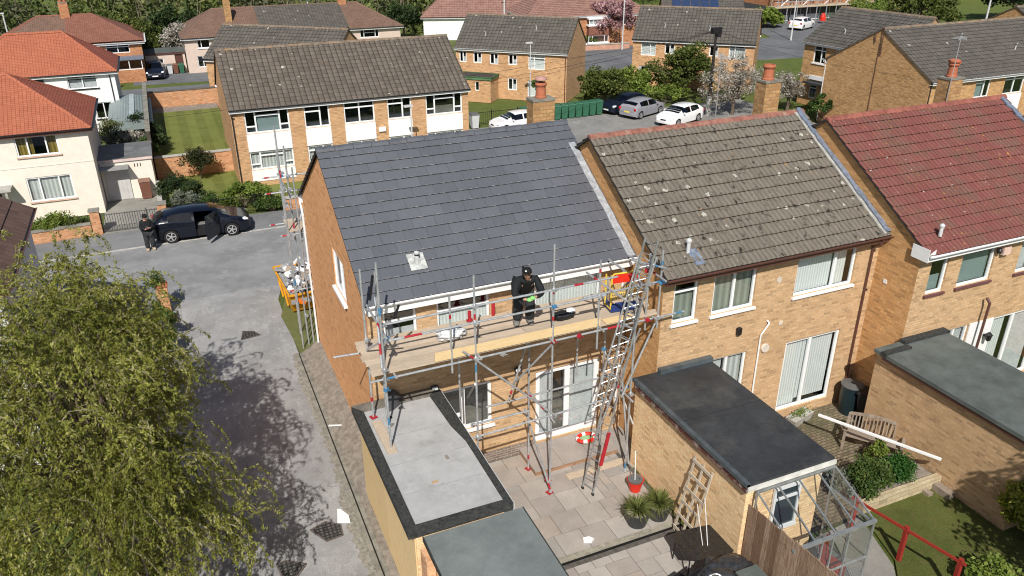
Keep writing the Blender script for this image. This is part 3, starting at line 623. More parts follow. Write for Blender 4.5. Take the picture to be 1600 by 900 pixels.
b = MB(); b.lathe([(.05, 0), (.05, .30), (.075, .31), (.075, .36), (.03, .40)], (11.57-P1, .38-.1, 5.98), 12); v_ = b.build('vent_pipe', LGTP, h2)
b = MB(); y_ = .1; b.poly([(.85, -.1, 5.79), (1.15, -.1, 5.79), (1.12, .33, 6.06), (.82, .33, 6.06)]); b.build('vent_flashing', LEAD, h2)
downpipe(h2, [(6.98, -.34, 5.55), (6.98, -.30, 5.42), (6.98, -.06, 5.22), (6.98, -.06, .1)], GUTB)
b = MB(); b.tube([(3.55, -.10, 3.55), (3.35, -.06, 3.2), (3.35, -.05, 3.1), (3.35, -.05, .9)], .024, 8); b.tube([(3.55, 0, 3.58), (3.55, -.1, 3.55)], .024); b.build('waste_pipe', UPVC, h2)
b = MB()
for x, z, w, h_ in ((3.98, 3.35, .12, .12),): b.box(x, -.02, z, x+w, -.002, z+h_)
b.lathe([(.09, -.012), (.09, 0)], (3.75, -.003, 4.80), 12, 0, 'y'); b.lathe([(.13, -.05), (.14, -.01), (.14, 0)], (3.6, -.003, 2.7), 14, 0, 'y'); b.build('vent_cover', plain('dirty_vent', (.60, .54, .46)), h2)
b = MB(); b.rbox((2.55, -.07, 3.5), (.12, .10, .2), R(10)); b.lathe([(.03, -.1), (.03, 0)], (7.0, -.02, 3.9), 8, 0, 'y'); b.build('security_lamp', BLK, h2)

h3 = house('terraced_house', 'terraced house with faded red tiled roof, right end of the row', 'house', P2, 13.7, 0, P3-P2, 8.2, 5.72, 8.24, wallm=BR1, roofm=PAN3, ridgem=plain('red_ridge', (.25, .09, .07), .85, .2, var=.3), gut=GUTW,
    course=.355, ov=.30, vo=.10, group='brick terraced houses', sides='FB', rib=.155, amp=.018, lift=.034, barge=VERK, fascia=UPVC, wins=[
    ('F', (.48, 1.14, 4.15, 5.34), dict(curtain=[(GREYB, 0, 1, .0, .4)], sill=SILLB)),
    ('F', (1.68, 3.02, 4.15, 5.34), dict(curtain=[(GREYB, 0, 1, 0, .75)], sill=SILLB)),
    ('F', (4.1, 5.3, 4.15, 5.34), dict(cols=(.5,), curtain=[(CURT, 0, 1, 0, 1)], sill=SILLB)),
    ('F', (1.70, 2.72, 1.25, 2.74), dict(cols=(.45,), curtain=[(CURT, .55, 1, 0, 1)])),
    ('F', (3.75, 6.1, .3, 2.74), dict(cols=(.42,), name='patio_door', fw=.09, curtain=[(BLIND, .05, .34, 0, 1), (CURT, .5, .95, 0, 1)]))])
mb = MB(); wall(mb, (0, 8.2, 0), (0, -1, 0), (-1, 0, 0), 8.2, 0, 5.69, [], apex=(4.1, 8.19)); mb.build('gable_wall', BR2, h3)
b = MB(); b.box(2.73, -.03, .3, 3.74, -.002, 2.76); b.build('white_wall_panel', UPVC, h3)
slope_strip(h3, 7.20, 7.38, .3, 6.0, 4.1, 8.22, .09, LEAD, 'flashing', 20, .03, 8)
b = MB(); b.poly([(-.10, -.32, 5.50), (.10, -.32, 5.50), (.10, -.32, 5.72), (-.10, -.32, 5.62)]); b.prism([(-.115, -.30), (-.10, -.30), (-.10, .25), (-.115, .25)], 5.35, 5.72); b.build('bargeboard', UPVC, h3)
b = MB(); b.lathe([(.05, 0), (.05, .26), (.07, .27), (.07, .32), (.03, .36)], (.65, .1, 5.86), 12); b.build('vent_pipe', LGTP, h3)
b = MB(); b.tube([(2.92, -.25, .3), (3.0, -.25, 3.5)], .04, 8); b.tube([(3.0, -.25, 3.5), (3.0, -.12, 3.62)], .045, 8); b.build('downpipe', GUTB, h3)
b = MB(); b.rbox((3.3, -.07, 5.05), (.3, .14, .22)); b.build('alarm_box', plain('faded_pink_box', (.62, .45, .38)), h3); b = MB(); b.lathe([(.06, 0), (.08, .08), (.04, .14)], (3.02, -.09, 5.02), 10); b.build('security_lamp', BLK, h3)
b = MB(); b.box(0-.02, .9, 4.2, -.002, 1.02, 4.32); b.build('vent_cover', UPVC, h3)
t = thing('wall_lantern', 'black carriage lantern on white wall beside right-hand glass doors', 'lantern', (P2+3.45, 13.66, 2.25)); b = MB(); b.box(-.03, -.12, -.03, .03, 0, .03); b.lathe([(.03, -.14), (.07, -.1), (.09, .06), (.11, .08), (.02, .17)], (0, -.17, 0), 6); b.build('lantern', IRON, t)
h4 = house('terraced_house', 'terraced house glimpsed at right edge beyond the red roof', 'house', P3, 12.1, 0, 7.3, 8.2, 5.75, 8.2, wallm=BR2, roofm=PAN2M, gut=GUTB, course=.375, ov=.3, vo=.1, group='brick terraced houses', sides='FBRL', rib=.155)
# chimneys on the far slopes
chimney(h1, 7.28, 5.8, 6.6, 8.52, .74, .48, pots=((0, 0, .48),), pr=.17); 
c_ = [o for o in kids(h1) if o.name.startswith('chimney')][0]
b = MB(); b.lathe([(.02, .12), (.13, .09), (.17, .06), (.19, .02), (.19, 0), (.02, .02)], (7.28, 5.8, 9.14), 14); b.tube([(7.16, 5.8, 9.0), (7.16, 5.8, 9.16)], .012, 5); b.tube([(7.4, 5.8, 9.0), (7.4, 5.8, 9.16)], .012, 5); b.build('pot_cowl', plain('pinkish_cowl', (.42, .24, .21)), c_)
chimney(h2, 7.68, 5.95, 6.4, 8.72, .62, .5, pots=((-.05, 0, .5),), pr=.19)
chimney(h3, 7.6, 6.3, 6.5, 8.42, .66, .5, pots=((0, 0, .5),), mat=BRC, pr=.17)
c_ = [o for o in kids(h3) if o.name.startswith('chimney')][0]
b = MB(); b.lathe([(.05, .0), (.2, 0), (.22, .06), (.12, .11)], (7.6, 6.3, 8.98), 12); b.tube([(7.7, 6.3, 8.84), (7.86, 6.3, 8.9), (7.92, 6.3, 8.98)], .04, 6); b.build('pot_cowl', TERR, c_)
def aerial(name, label, loc, h, rz, n=6, L=.7, parent=None):
    t = thing(name, label, 'aerial', loc, rz); b = MB(); b.tube([(0, 0, 0), (0, 0, h)], .014, 6); b.build('mast', GALV, t)
    b = MB(); b.tube([(-L/2, 0, h-.03), (L/2, 0, h-.03)], .012, 5)
    for i in range(n): x = -L/2+L*i/(n-1); w = .24-.02*i; b.tube([(x, -w, h-.03), (x, w, h-.03)], .006, 4)
    b.build('antenna', GALV, t); return t
aerial('tv_aerial', 'tall television aerial beside the chimney with bent terracotta pot', (P3-.15, 19.7, 7.2), 2.7, R(30))
aerial('tv_aerial', 'television aerial standing behind middle terracotta chimney pot', (17.2, 22.1, 6.2), 3.3, R(60), L=1.0, n=8)

# ---------------------------------------------------------------- rear extensions (garages) and their flat roofs
def ext_wall_box(mb, x0, y0, x1, y1, z0, z1, m=0, top=None):
    mb.poly([(x0, y1, z0), (x0, y0, z0), (x0, y0, z1), (x0, y1, z1)], m)
    mb.poly([(x0, y0, z0), (x1, y0, z0), (x1, y0, z1), (x0, y0, z1)], m); mb.poly([(x1, y0, z0), (x1, y1, z0), (x1, y1, z1), (x1, y0, z1)], m)
g1 = thing('rear_extension', 'flat-roofed rear extension with pale grey felt, plywood side and scaffold feet on top', 'extension', (0, 0, 0))
b = MB(); ext_wall_box(b, 3.09, 12.02, 5.02, 16.71, 0, 2.66); b.build('wall', BRE, g1)
b = MB()
for i in range(4): b.box(3.06, 12.03+i*1.17, .05, 3.085, 12.03+(i+1)*1.17-.006, 2.60)
b.build('plywood_cladding', PLY, g1)
b = MB(); b.box(2.93, 11.9, 2.70, 5.14, 16.715, 2.80); ro = b.build('roof', FELTG, g1)
b = MB(); b.prism([(2.90, 11.88), (3.11, 12.08), (3.13, 16.38), (2.90, 16.71)], 2.68, 2.835); b.prism([(2.90, 11.88), (5.17, 11.88), (5.02, 12.06), (3.11, 12.08)], 2.68, 2.836)
b.prism([(5.17, 11.88), (5.17, 16.71), (4.84, 16.40), (4.90, 15.0), (5.02, 14.3), (5.02, 12.06)], 2.68, 2.837); b.build('felt_edging', FELTD, ro)
b = MB(); b.prism([(3.13, 16.40), (4.84, 16.40), (5.17, 16.714), (2.91, 16.714)], 2.68, 2.86); b.build('felt_upstand', plain('brown_felt', (.17, .155, .135), .9, .15, var=.3, sc_=5), ro)
b = MB(); b.box(5.172, 11.9, 2.62, 5.20, 16.7, 2.80); b.build('fascia', LGTP, g1)
g1b = thing('garage', 'lower garage with grey-green felt roof in the foreground', 'garage', (0, 0, 0))
b = MB(); ext_wall_box(b, 3.32, 6.0, 5.15, 11.84, 0, 2.59); b.build('wall', BRE, g1b)
b = MB(); b.box(3.20, 5.9, 2.60, 5.36, 11.86, 2.67)
b.build('roof', FELTGR, g1b)
b = MB(); b.box(3.12, 11.45, 1.2, 3.30, 11.86, 2.38); b.box(3.0, 11.2, 0, 3.31, 11.86, 1.2); b.build('brick_pier', brick('orange_pier', (.60, .30, .15), (.72, .42, .24), (.6, .45, .32)), g1b)
for o, a, d in (('f', 0, 0),):
    b = MB(); b.box(3.18, 5.9, 2.56, 3.198, 11.86, 2.685); b.box(5.362, 5.9, 2.56, 5.38, 11.86, 2.685); b.build('roof_trim', FELTD, g1b)
b = MB(); b.hexa([(3.25, 8.9, 2.672), (5.33, 10.3, 2.672), (5.33, 10.33, 2.672), (3.25, 8.94, 2.672), (3.25, 8.9, 2.678), (5.33, 10.3, 2.678), (5.33, 10.33, 2.678), (3.25, 8.94, 2.678)]); b.build('felt_lap', FELTGR, g1b)
b = MB(); [b.box(3.16, y, 2.801, 4.95, y+.012, 2.804) for y in (13.05, 14.1, 15.15)]; o = b.build('felt_lap', plain('lap_grey', (.30, .30, .30)), ro)
# loose bits on the felt roof
for i, (x, y, c) in enumerate(((3.9, 13.2, (.45, .30, .18)), (3.62, 15.6, (.2, .18, .16)), (4.42, 13.9, (.25, .22, .2)))):
    b = MB(); b.rbox((x, y, 2.812), (.14, .07, .015), i*.8); tag(b.build('debris_scrap', plain('scrap%d' % i, c)), ['tan scrap lying on the pale grey felt roof', 'dark scrap near the back of the pale felt roof', 'small grey scrap near the right edging of pale felt roof'][i], 'debris')

g2 = thing('rear_extension', 'brick rear extension with black rubber flat roof and peeling brown fascia', 'extension', (0, 0, 0))
b = MB(); ext_wall_box(b, 10.10, 10.52, 12.25, 15.09, 0, 2.66)
b.build('wall', BRE, g2)
b = MB(); b.box(9.97, 10.40, 2.72, 12.40, 15.09, 2.80); ro = b.build('roof', FELTB, g2)
b = MB(); b.box(10.08, 12.9, 2.801, 12.38, 12.93, 2.806); b.build('felt_lap', plain('felt_lap_dark', (.03, .033, .036), .7), ro)
b = MB(); b.box(9.95, 10.40, 2.73, 10.06, 15.0, 2.83); b.box(10.75, 14.93, 2.78, 12.42, 15.085, 2.93); b.build('roof_trim', plain('rubber_trim', (.07, .085, .095), .45, .4, var=.3), ro)
b = MB(); b.box(9.985, 10.41, 2.56, 10.02, 15.0, 2.728); o = b.build('fascia', plain('peeling_brown', (.12, .045, .035), .7, .2, var=.2, sc_=4, dirt=(.7, .66, .6), dirtamt=.9), g2)
b = MB(); b.box(9.99, 10.36, 2.62, 12.44, 10.395, 2.74); b.build('white_fascia', plain('dirty_white', (.62, .61, .57), dirt=(.4, .38, .33)), g2)
window(g2, (10.10, 10.52, 0), (1, 0, 0), (0, -1, 0), (.75, 1.5, 1.15, 2.35), bars=((0, 1, .74),), sill=UPVC, gl=plain('dark_pane', (.03, .045, .05), .12, .6), inset=-.085, back=False)
g3 = thing('rear_extension', 'brick rear extension with weathered grey felt roof at right edge', 'extension', (0, 0, 0))
b = MB(); ext_wall_box(b, 17.12, 9.05, 19.45, 13.69, 0, 2.60); b.build('wall', BR1, g3)
b = MB(); b.box(16.97, 8.95, 2.69, 19.6, 13.69, 2.80); ro = b.build('roof', FELT3, g3)
b = MB(); b.box(17.9, 13.5, 2.79, 19.6, 13.695, 2.90); b.box(16.95, 13.25, 2.70, 17.9, 13.42, 2.86); b.build('flashing', FELTD, ro)
b = MB(); b.box(17.0, 8.97, 2.58, 17.06, 13.4, 2.688); b.build('fascia', GUTB, g3)

# ================================================================ SCAFFOLDING
def tubepart(par, name, a, b, r=.026, paint=None, frac=None, n=8):
    mb = MB(); mb.tube([a, b], r, n)
    if paint:
        A, B = V(a), V(b)
        for f0, f1, k in paint: mb.tube([A+(B-A)*(f0+(f1-f0)*.2), A+(B-A)*(f0+(f1-f0)*.72)], r+.002, n, k)
    return mb.build(name, [GALV, REDP, BLUP], par)
def couplers(par, pts):
    for p in pts:
        mb = MB(); mb.rbox(p, (.10, .09, .075), rnd.random()); mb.tube([V(p)+V((.05, -.05, 0)), V(p)+V((.07, -.10, .01))], .012, 5); mb.build('coupler', [GALV] if rnd.random() < .6 else [REDP] if rnd.random() < .35 else [BLUP], par)
sf = thing('scaffold', 'tube scaffolding with boarded platform along the rear of the slate-roofed house', 'scaffold', (3.36, 14.85, 0))
O_ = V((3.36, 14.85, 0)); L = lambda x, y, z: (x-O_.x, y-O_.y, z)
YO, YI = 14.86, 15.98
ST = [(3.36, 14.72, 2.84, 7.45, [(.12, .2, 2), (.72, .80, 2)]), (3.50, 15.5, 2.84, 6.9, [(.55, .72, 1)]), (3.30, YI+.1, 2.84, 6.75, [(.1, .16, 1)]), (5.53, YO, 0, 6.7, [(.83, .87, 1), (.62, .68, 2)]), (5.50, YI, 2.3, 4.6, None),
      (7.50, YO, 0.03, 7.1, [(.0, .06, 2), (.82, .84, 1), (.72, .75, 1)]), (7.40, YI, 0.03, 4.65, [(.06, .12, 1)]), (4.95, YO, 4.35, 6.3, [(.7, .8, 1)]), (8.72, YO, 4.1, 6.5, [(.85, .93, 1)]), (9.80, YO, 0.03, 6.4, [(.0, .05, 2), (.35, .4, 1)]),
      (9.62, YI, 0.03, 5.4, None), (10.45, YO, 4.3, 6.45, [(.8, .9, 2)]), (10.12, YO+.05, 4.3, 6.4, [(.1, .2, 2)]), (8.85, YI+.1, 2.6, 4.65, None)]
for x, y, z0, z1, p in ST: tubepart(sf, 'standard', L(x, y, z0), L(x, y, z1), paint=p)
for x, y, z in ((3.36, 14.72, 2.815), (3.30, YI+.1, 2.815), (5.53, YO, .02), (7.50, YO, .02), (7.40, YI, .02), (9.80, YO, .02), (9.62, YI, .02)):
    mb = MB(); mb.rbox(L(x, y, z+.008), (.16, .16, .012), .3); mb.lathe([(.022, 0), (.022, .12)], L(x, y, z), 8); mb.build('base_plate', [REDP if x < 8 else GALV], sf)
mb = MB(); mb.rbox(L(3.33, 15.2, 2.822), (.23, 1.35, .035), R(1)); mb.build('sole_board', BOARD, sf)
for a, b, p in (((3.05, YO, 4.58), (11.25, YO, 4.62), [(.03, .08, 2), (.70, .82, 1), (.96, 1, 2)]), ((3.40, YO, 5.52), (8.9, YO, 5.55), [(.06, .2, 1)]), ((8.3, YO+.04, 5.58), (11.1, YO+.04, 5.60), [(.7, .85, 2)]),
                ((3.45, YO, 5.93), (9.2, YO, 5.98), [(.78, .86, 1)]), ((3.3, YI+.2, 4.58), (10.2, YI+.2, 4.60), None), ((5.35, YO, 2.40), (9.1, YO, 2.52), [(.02, .08, 2)]), ((6.2, YI, 2.38), (9.9, YI, 2.42), None), ((5.4, YO, 2.78), (6.9, YO, 2.78), None)):
    tubepart(sf, 'ledger', L(*a), L(*b), paint=p)
for x in (2.95, ): tubepart(sf, 'transom', L(2.55, 16.3, 4.56), L(3.6, 16.2, 4.56), paint=[(.45, 1, 2)])
for x in (3.6, 5.6, 7.45, 8.8, 9.75, 10.3): tubepart(sf, 'transom', L(x, YO-.18, 4.66), L(x, 16.6, 4.66))
for x in (3.42, 9.8, 10.4): tubepart(sf, 'transom', L(x, YO-.3, 5.75), L(x, 16.3, 5.75), paint=[(.2, .5, 1)])
for x in (7.45, 9.7): tubepart(sf, 'transom', L(x, YO-.3, 2.46), L(x, 16.3, 2.46), paint=[(.3, .5, 1)])
for a, b, p in (((5.2, YO-.06, 4.9), (7.62, YO-.06, 2.45), [(.05, .12, 1)]), ((7.52, YO-.05, 4.6), (6.85, YI-.2, 3.0), None), ((7.45, 15.9, 4.5), (6.8, 15.9, 2.5), [(.85, .95, 1)]), ((9.95, YO, 4.4), (9.5, YI, .5), None), ((7.0, YO+.5, 2.5), (7.5, YO-.1, .1), [(.85, 1, 1)]),
                ((3.7, 14.95, 5.6), (3.25, 15.9, 4.8), [(.1, .4, 2)]), ((3.55, 15.9, 6.1), (3.35, 14.9, 4.85), [(.6, .9, 1)]), ((9.5, YO-.05, 2.5), (10.4, YO, 4.5), None), ((8.4, YO+.1, 6.2), (9.7, YO-.1, 5.1), [(.1, .3, 1)]), ((10.2, YO, 6.3), (9.9, YI, 4.9), [(.2, .9, 2)]), ((10.5, YO-.1, 6.0), (9.5, YO-.1, 6.4), [(.2, .4, 2)]), ((9.6, YI, 3.3), (9.95, YO, 1.5), [(.4, .6, 1)]), ((9.7, YO+.3, 2.9), (9.9, YO, .2), None), ((5.5, YO, 3.9), (5.8, YI+.3, 2.6), None)):
    tubepart(sf, 'brace', L(*a), L(*b), paint=p)
couplers(sf, [L(x, YO-.03, z) for x, z in ((3.38, 4.6), (3.42, 5.52), (3.42, 5.93), (5.53, 4.6), (5.53, 5.53), (5.53, 5.95), (7.5, 4.6), (7.5, 5.54), (7.5, 5.97), (8.72, 5.55), (9.8, 5.6), (10.45, 4.62), (10.12, 4.62), (10.45, 5.6), (10.12, 5.62), (9.8, 2.5), (7.5, 2.45), (5.53, 2.4), (6.2, 4.57), (8.2, 4.6), (9.4, 4.61), (10.0, 6.0), (3.4, 6.3))]+[L(x, y, z) for x, y, z in ((7.42, YI, 2.4), (9.62, YI, 2.42), (9.6, YI, 3.3), (3.3, 16.0, 5.0), (3.5, 15.5, 5.9), (3.5, 15.45, 5.3), (9.9, 15.2, 2.5), (3.36, 14.72, 4.9), (3.36, 14.72, 4.4), (5.5, 15.1, 2.6), (7.5, 15.0, .35))])
mb = MB(); y = YO+.02
for k, (x0, x1) in enumerate(((3.10, 10.5), (3.14, 10.3), (3.10, 10.5), (3.06, 10.6), (3.12, 10.55), (3.08, 10.5), (3.1, 10.5))):
    xm = x0+3.9+.3*(k % 2); mb.box(*L(x0, y+.232*k, 4.69), *L(xm, y+.232*k+.222, 4.728)); mb.box(*L(xm+.01, y+.232*k, 4.692), *L(x1, y+.232*k+.222, 4.731))
mb.build('deck_boards', BOARD, sf)
mb = MB(); mb.box(*L(4.55, YO-.015, 4.74), *L(8.78, YO+.018, 4.96)); mb.build('toe_board', TOEB, sf)
mb = MB(); mb.box(*L(8.95, YO+.0, 4.735), *L(9.75, YO+.22, 4.775)); mb.build('loose_board', TOEB, sf)
# black tube ends sticking out by the left corner
for a, b in (((3.28, 15.2, 6.4), (3.36, 15.1, 7.0)), ((3.75, 15.1, 5.9), (3.85, 15.0, 6.25)), ((7.28, 16.1, 5.6), (7.28, 16.1, 6.1))):
    mb = MB(); mb.tube([L(*a), L(*b)], .03); mb.build('tube_end_cap', BLK, sf)
# front scaffold behind the gable
s2 = thing('scaffold', 'tall narrow scaffolding beyond the far corner of the gable wall', 'scaffold', (3.2, 25.1, 0)); O_ = V((3.2, 25.1, 0))
for x, y, z0, z1, p in ((2.95, 25.15, 0, 7.9, [(.78, .84, 1), (.3, .36, 2)]), (3.18, 25.35, 0, 7.2, [(.6, .66, 1)]), (3.05, 26.3, 0, 6.8, None), (3.28, 26.2, 0, 6.3, [(.2, .25, 1)]), (3.3, 24.95, 0, 6.6, [(.0, .05, 1)]), (5.3, 25.15, 0, 6.5, None), (5.3, 26.3, 0, 6.5, None)): tubepart(s2, 'standard', L(x, y, z0), L(x, y, z1), paint=p)
for z in (4.3, 5.4, 5.95): tubepart(s2, 'ledger', L(2.5, 26.3, z), L(6, 26.3, z), paint=[(.0, .08, 1)])
for z in (2.3, 4.3): tubepart(s2, 'ledger', L(2.7, 25.15, z), L(6, 25.15, z), paint=[(.0, .08, 1)])
for z in (4.35, 5.9, 5.3, 2.3): tubepart(s2, 'transom', L(3.05, 24.9, z), L(3.05, 26.8, z))
tubepart(s2, 'brace', L(3.3, 25.1, 3.2), L(3.6, 26.3, 4.9)); tubepart(s2, 'brace', L(3.1, 26.2, .4), L(2.95, 25.2, 4.0))
couplers(s2, [L(3.0, 25.15, z) for z in (2.3, 3.1, 4.3, 5.3, 5.9, 6.4)]+[L(3.1, 26.3, z) for z in (4.3, 5.4, 5.95)]+[L(3.2, 25.3, z) for z in (1.2, 4.4, 5.6, 5.8, 6.2)])
mb = MB()
for k in range(5): mb.box(*L(2.98, 25.2+.23*k, 4.38), *L(6, 25.42+.23*k, 4.42))
mb.build('deck_boards', BOARD, s2)
# ladders
RUNG = plain('dull_rung', (.20, .21, .22), .7, .3)
def ladder(name, label, p0, p1, side, w, nr, mat=None, grip=None):
    mat = mat or GALV
    p0, p1, sd_ = V(p0), V(p1), V(side).normalized()*w; t = thing(name, label, 'ladder', p0); d = p1-p0; Z = V((0, 0, 0))
    for s in (0, 1):
        mb = MB(); mb.bar(Z+sd_*s, d+sd_*s, .02, .042); mb.build('rail', ALU, t)
    for k in range(nr): f = (k+.6)/nr; mb = MB(); mb.tube([d*f, d*f+sd_], .011, 6); mb.build('rung', RUNG, t)
    if grip: mb = MB(); mb.bar(d*.13+sd_*1.0+V((.0, -.02, 0)), d*.27+sd_*1.0+V((.0, -.02, 0)), .05, .085); mb.build('painted_sleeve', REDP, t)
    for s in (0, 1): mb = MB(); mb.rbox(sd_*s, (.05, .08, .08)); mb.build('foot', BLK, t)
    return t
ladder('ladder', 'long aluminium ladder with a red sleeve rising from the patio to the platform', (8.38, 14.66, .03), (9.75, 14.62, 7.0), (.35, -1, 0), .36, 26, grip=True)
t = thing('lattice_beam', 'aluminium lattice beam standing upright against right end of the platform', 'beam', (8.75, 14.95, 2.3)); b = MB()
b.tube([(0, 0, 0), (.95, -.2, 4.2)], .024, 6); b.tube([(.36, -.1, 0), (1.38, -.3, 4.1)], .024, 6)
b.build('chord', GALV, t)
b = MB()
for k in range(12):
    f, g = k/12, (k+.5)/12; A = lambda q: V((.95*q, -.2*q, 4.2*q)); Bq = lambda q: V((.36+1.02*q, -.1-.2*q, 4.1*q)); b.tube([A(f), Bq(g)], .014, 5); b.tube([Bq(g), A(f+1/12)], .014, 5)
b.build('lacing', GALV, t)

# ---------------------------------------------------------------- things on the platform and roof
def blob(name, mat, c, r, seed, n=3, amp=.25, fr=3.0, flat=1.0, parent=None):
    import bmesh
    from mathutils import noise
    bm = bmesh.new(); bmesh.ops.create_icosphere(bm, subdivisions=n, radius=1)
    for v in bm.verts:
        q = v.co.copy(); k = 1+amp*noise.noise(q*fr+V((seed*7.3, seed*1.7, 0)))+amp*.5*noise.noise(q*fr*2.7+V((seed, 0, 3))); v.co = V((q.x*r[0], q.y*r[1], q.z*r[2]))*k
        if v.co.z < -r[2]*flat: v.co.z = -r[2]*flat
    me = bpy.data.meshes.new(name); bm.to_mesh(me); bm.free(); me.materials.append(mat); me.polygons.foreach_set('use_smooth', [True]*len(me.polygons))
    o = bpy.data.objects.new(name, me); COL.objects.link(o); o.location = c
    if parent: o.parent = parent
    return o
PLAS = plain('clear_polythene', (.62, .63, .64), .3, .6, var=.15, sc_=12, dirt=(.35, .36, .38))
tag(blob('plastic_bag', PLAS, (5.25, 15.75, 4.85), (.36, .17, .14), 3, 4, .45, 2.6, .8), 'crumpled clear plastic bag lying on the scaffold boards', 'bag')
t = thing('tool_bag', 'black holdall with white papers on the boards right of the worker', 'bag', (8.15, 15.55, 4.73)); blob('bag_body', BLK, (0, 0, .1), (.3, .15, .12), 5, 3, .35, 2, .8, t); blob('papers', UPVC, (.18, .0, .2), (.13, .11, .05), 8, 2, .4, 3, 1, t)
# cardboard-red hoist crate: yellow frame, red top panel, blue tray
YEL = plain('yellow_paint', (.70, .50, .06), .45, .4, var=.12); BLUT = plain('blue_tray', (.02, .045, .17), .45, .4, var=.3)
REDB = plain('bright_red_panel', (.68, .03, .015), .4, .4, var=.1)
t = thing('tile_hoist', 'yellow-framed lifting cradle with red top panel and blue tray on the platform', 'hoist', (9.35, 15.35, 4.74), R(-6))
b = MB()
for x in (0, .72):
    b.tube([(x, 0, .1), (x, 0, 1.0), (x+(.05 if x == 0 else -.05), 0, 1.06)], .022, 6); b.tube([(x, .34, .1), (x, .34, .92)], .022, 6); b.tube([(x, 0, .1), (x, .34, .1)], .02, 6)
for z in (.42, .52, .6): b.tube([(0, 0, z), (.72, 0, z)], .010, 5)
for k in range(11): b.tube([(.06+.06*k, -.01, .34), (.06+.06*k, -.01, .72)], .006, 4)
b.tube([(.05, 0, 1.06), (.67, 0, 1.06)], .022, 6); b.build('frame', YEL, t)
b = MB(); b.prism([(.02, .0), (.70, .0), (.70, .03), (.02, .03)], .80, 1.04); b.build('top_panel', REDB, t)
b = MB(); b.box(.0, -.03, .02, .72, .36, .20); b.rbox((.3, .1, .22), (.35, .2, .05), .5); b.build('tray', BLUT, t)
b = MB(); b.box(.04, .04, .22, .66, .3, .42); b.build('roof_slates', plain('tan_packing', (.55, .42, .3)), t)
for x, y, z in ((6.9-3.4+3.3, 15.0, 4.75),): pass
for i, (x, y, h) in enumerate(((5.95, 16.35, .28), (6.62, 16.45, .32))):
    b = MB(); b.tube([(x, y, 4.74), (x, y, 4.74+h)], .05, 8); b.rbox((x, y, 4.78), (.16, .05, .05), i); tag(b.build('gas_canister', REDP), ['small red canister on the boards below left upstairs window', 'red tube fitting on the boards below the middle upstairs window'][i], 'canister')

# ================================================================ PEOPLE
def skin(name, pts, edges, mat, parent, sub=2, root=0):
    me = bpy.data.meshes.new(name); me.from_pydata([p[:3] for p in pts], edges, []); o = bpy.data.objects.new(name, me); COL.objects.link(o)
    sk = o.modifiers.new('s', 'SKIN'); me.skin_vertices or None
    for i, p in enumerate(pts): r = p[3]; me.skin_vertices[0].data[i].radius = (r*1.12, r*1.12)
    me.skin_vertices[0].data[root].use_root = True
    sb = o.modifiers.new('u', 'SUBSURF'); sb.levels = sub; sb.render_levels = sub
    bpy.context.view_layer.update(); dg = bpy.context.evaluated_depsgraph_get(); m2 = bpy.data.meshes.new_from_object(o.evaluated_get(dg)); m2.name = name
    o.modifiers.clear(); o.data = m2; m2.materials.clear(); m2.materials.append(mat); m2.polygons.foreach_set('use_smooth', [True]*len(m2.polygons))
    o.parent = parent; return o
SKINM = plain('skin', (.55, .30, .21), .6, .3, var=.08); JKT = plain('black_jacket', (.012, .014, .016), .8, .25, var=.3, sc_=8); TRS = plain('dark_trousers', (.035, .037, .042), .85, .2, var=.35, sc_=6)
BOOT = plain('tan_boots', (.42, .33, .24), .8, .2, var=.2, sc_=9); GLOVE = plain('green_glove', (.22, .62, .18), .7, .2, var=.1); CAPM = plain('black_cap', (.012, .012, .014), .8, .2); HAIR = plain('dark_hair', (.035, .022, .015), .8, .2)
